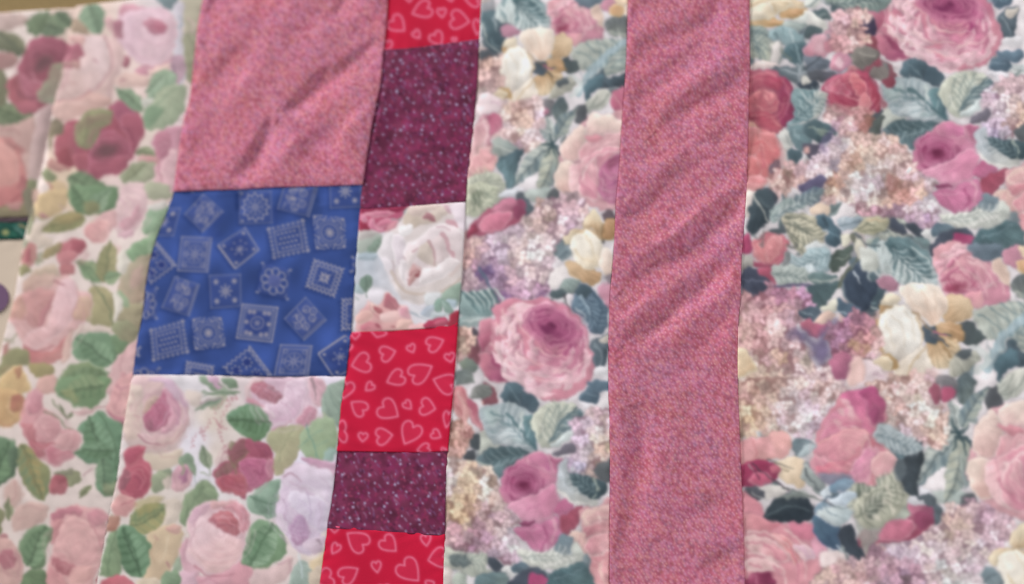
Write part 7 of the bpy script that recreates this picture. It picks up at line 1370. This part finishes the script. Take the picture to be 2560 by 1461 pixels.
patch('patch', cut(V2, 1130, 1322), cut(V3, 1130, 1335), H_RED2, H_WINE2, S2, quilt, 'short burgundy star speckled patch between two red heart patches', edges=(.1, .6, .1, .1), seed=25, light=LIGHT['wine2'], **c3)
patch('patch', cut(V2, 1322, 1640), cut(V3, 1335, 1640), H_WINE2, top(785, 1108, 1640), HH, quilt, 'red heart printed patch at the bottom of the narrow column', edges=(.2, .3, .2, 1), seed=26, light=LIGHT['red3'], **c3)
# floral strip, dusty pink strip, wide floral strip
NF = finish(lift(roughen(paint_narrow_floral(), .8, 6), .07), 1.2); WF = finish(lift(roughen(paint_wide_floral(), .8, 7), .07), 1.2)
for c_ in (NF, WF): c_.a = np.clip(c_.a*np.array([1.0, 1.002, .998], np.float32), 0, 1)
for c_ in (NF, WF): c_.a = np.clip(.64+(c_.a-.64)*1.1, 0, 1)
def muted(A):
    """the print keeps to dusty pinks and teal greys: corals turn pink, blues turn teal"""
    r, g, b = A[..., 0], A[..., 1], A[..., 2]; k = np.clip((r-g-.15)*6, 0, 1); b = b+k*np.maximum(0, g*1.05-b)
    k = np.clip((b-r-.08)*6, 0, 1); b = b-(b-g)*.45*k; b = b+.5*np.maximum(0, g-b-.09)*(r > .4); A[..., 2] = b
muted(NF.a); muted(WF.a)
for c_ in (NF, WF): r_ = np.maximum(c_.a[..., 0]-c_.a[..., 1], 0); c_.a[..., 1] += .10*r_; c_.a[..., 2] += .04*r_
k = np.clip((WF.a[..., 0]-WF.a[..., 1])*3-.25, 0, 1)[..., None]; WF.a = WF.a*(1-k)+WF.a*np.array([1.0, .985, .985], np.float32)*k      # this length is dyed a little warmer
patch('strip', cut(V3, -150, 1640), cut(V4, -150, 1640), top(1210, 1576), top(1108, 1526, 1640), NF, quilt, 'narrow strip of roses, lilac and magnolia beside the pieced column', puff=.0015, edges=(.5, 0, 1, 1), seed=31, light=LIGHT['narrow'], wave=.0014)
patch('strip', cut(V4, -150, 1640), cut(V5, -150, 1640), top(1576, 1875), top(1526, 1868, 1640), TW2, quilt, 'long dusty pink speckled strip between the two floral strips', puff=.0034, edges=(.75, .8, 1, 1), fall=7, wave=.0008, seed=32, mat=TWILL, pitch=2.1, ripple=(.0013, .60, .80, 112., lambda x, y: 1-.8*sstep(820, 1000, y)), light=LIGHT['pink_right'], creases=[
      ((1700,100, 1760,60, 1800,10), 15, .0022), ((1590,130, 1660,100, 1720,70), 14, .0012), ((1580,240, 1640,200, 1720,150, 1790,90), 15, .0014), ((1650,330, 1730,260, 1800,225, 1872,190), 14, .0032), ((1640,260, 1720,215, 1800,170, 1860,120), 16, -.0016),
      ((1570,270, 1620,245, 1700,200), 14, .0010), ((1690,420, 1760,370, 1860,330), 14, .0012), ((1600,520, 1660,475, 1720,430, 1800,400), 15, .0016), ((1560,560, 1610,525, 1660,490), 13, .0018), ((1600,440, 1700,400, 1800,350), 18, -.0014),
      ((1570,720, 1630,665, 1715,610, 1770,550, 1830,500), 13, .0034), ((1600,640, 1680,600, 1770,520), 16, -.0016), ((1780,560, 1820,520, 1856,480), 12, .0014), ((1700,690, 1760,640, 1840,600), 16, .0012),
      ((1570,860, 1630,810, 1670,770, 1700,730), 13, .0028), ((1545,820, 1600,780, 1650,735), 14, -.0016), ((1600,900, 1680,830, 1760,760), 18, -.0012), ((1690,770, 1740,730, 1800,690), 13, .0016),
      ((1575,1010, 1592,1080, 1588,1160, 1574,1260), 17, .0030), ((1630,1020, 1650,1150, 1620,1280), 26, -.0012), ((1550,1400, 1570,1300, 1580,1240), 14, .0012), ((1700,1320, 1760,1280, 1840,1240), 22, .0012), ((1740,1440, 1800,1400, 1850,1370), 16, .0014), ((1640,960, 1740,935, 1830,960), 16, .0006)])
patch('strip', cut(V5, -150, 1640), cut(V6, -150, 1640), top(1875, 2740), top(1868, 2740, 1640), WF, quilt, 'wide strip of cabbage roses, lilac and magnolia right of the long pink strip', puff=.0015, edges=(0, 1, 1, 1), seed=33, light=LIGHT['wide'], wave=.0017,
      creases=[((2160,520, 2200,490, 2250,450), 14, .0018), ((2240,560, 2290,500, 2340,460), 20, -.0008), ((1900,560, 2000,520, 2090,500), 30, .0006)])

# ---- the cloth lying under the quilt's left edge --------------------------------------
cloth = bpy.data.objects.new('printed_cloth', None); COL.objects.link(cloth); cloth.location = (*to_plane(np.array([0., 700.])), 0)
cloth['label'] = 'cream cloth with a dark green band and purple spot under the left border'; cloth['category'] = 'cloth'
def sub(o, *lab):
    o.parent = cloth; o.matrix_parent_inverse = Matrix.Translation(-cloth.location); return part_label(o, *lab)
def part_label(o, l=None):
    if l: o['label'] = l
    return o
CREAM = cloth_material('cream_cotton', .9, .05, 700., .04, 'cdbcaa'); PLUM = cloth_material('plum_print', .9, .05, 700., .08, '6f5470'); PIPE = cloth_material('dark_plum_piping', .9, .05, 700., .08, '4f3f46')
P = coons([(-170,590),(-170,900),(-170,1250)], [(110,590),(80,760),(40,1250)], [(-170,590),(0,590),(110,590)], [(-170,1250),(0,1250),(40,1250)], 6.)
sub(grid_mesh('cloth_panel', P, heights(P, .0022, .0004, (1, 1, 0, 1), wave=.0005, seed=41), CREAM))
def green_band():
    global CUR
    CUR = Canvas(-180, 530, 120, 620, '1f4a40'); view('B'); r = np.random.RandomState(4)
    for i in range(26): S([-500+r.rand()*800, 245+r.rand()*100, -500+r.rand()*800, 250+r.rand()*100] if 0 else (lambda x, y: [x, y, x+20, y+8, x+45, y+22])(-480+r.rand()*760, 240+r.rand()*90), 14, ['2f6b58', '2a5a4c', '3d6f66', '173830'][r.randint(4)], .8, 6)
    F("20 310 60 285 85 310 55 335", "8f8f62", "6f8a60"); S("35 300 55 315 75 305", 8, "b3a674", .8); S("160 255 200 270 235 300", 18, "a08a68", .9, 8); S("130 280 165 300 185 330", 16, "6f8f86", .8, 8); S("-60 270 -20 300", 16, "8f8f62", .7); S("-200 260 -150 300 -120 320", 14, "8f9a72", .7)
    S("100 310 130 330", 12, "3f8068", .7)
    return CUR
GBD = finish(green_band(), .9)
P = coons([(-170,558),(-170,580),(-170,602)], [(100,556),(100,578),(100,600)], [(-170,558),(0,558),(100,556)], [(-170,602),(0,602),(100,600)], 3.)
c = GBD.sample(P[..., 0], P[..., 1]); sub(grid_mesh('trim_band', P, heights(P, .0027, .0008, (1, 1, .2, .2), 4., wave=.0002, seed=42), COTTON, c), 'dark green trim band with a scrolling gold print')
P = coons([(-170,547),(-170,552),(-170,559)], [(100,545),(100,551),(100,557)], [(-170,547),(0,547),(100,545)], [(-170,559),(0,559),(100,557)], 2.)
sub(grid_mesh('piping', P, heights(P, .0026, .0014, (1, 1, 0, 0), 4., wave=.0001, seed=43), PIPE))
sub(box_mesh('printed_spot', [(-10+37*math.cos(t), 746+38*math.sin(t)) for t in np.linspace(0, -2*math.pi, 49)[:-1]], .0028, .0036, PLUM))
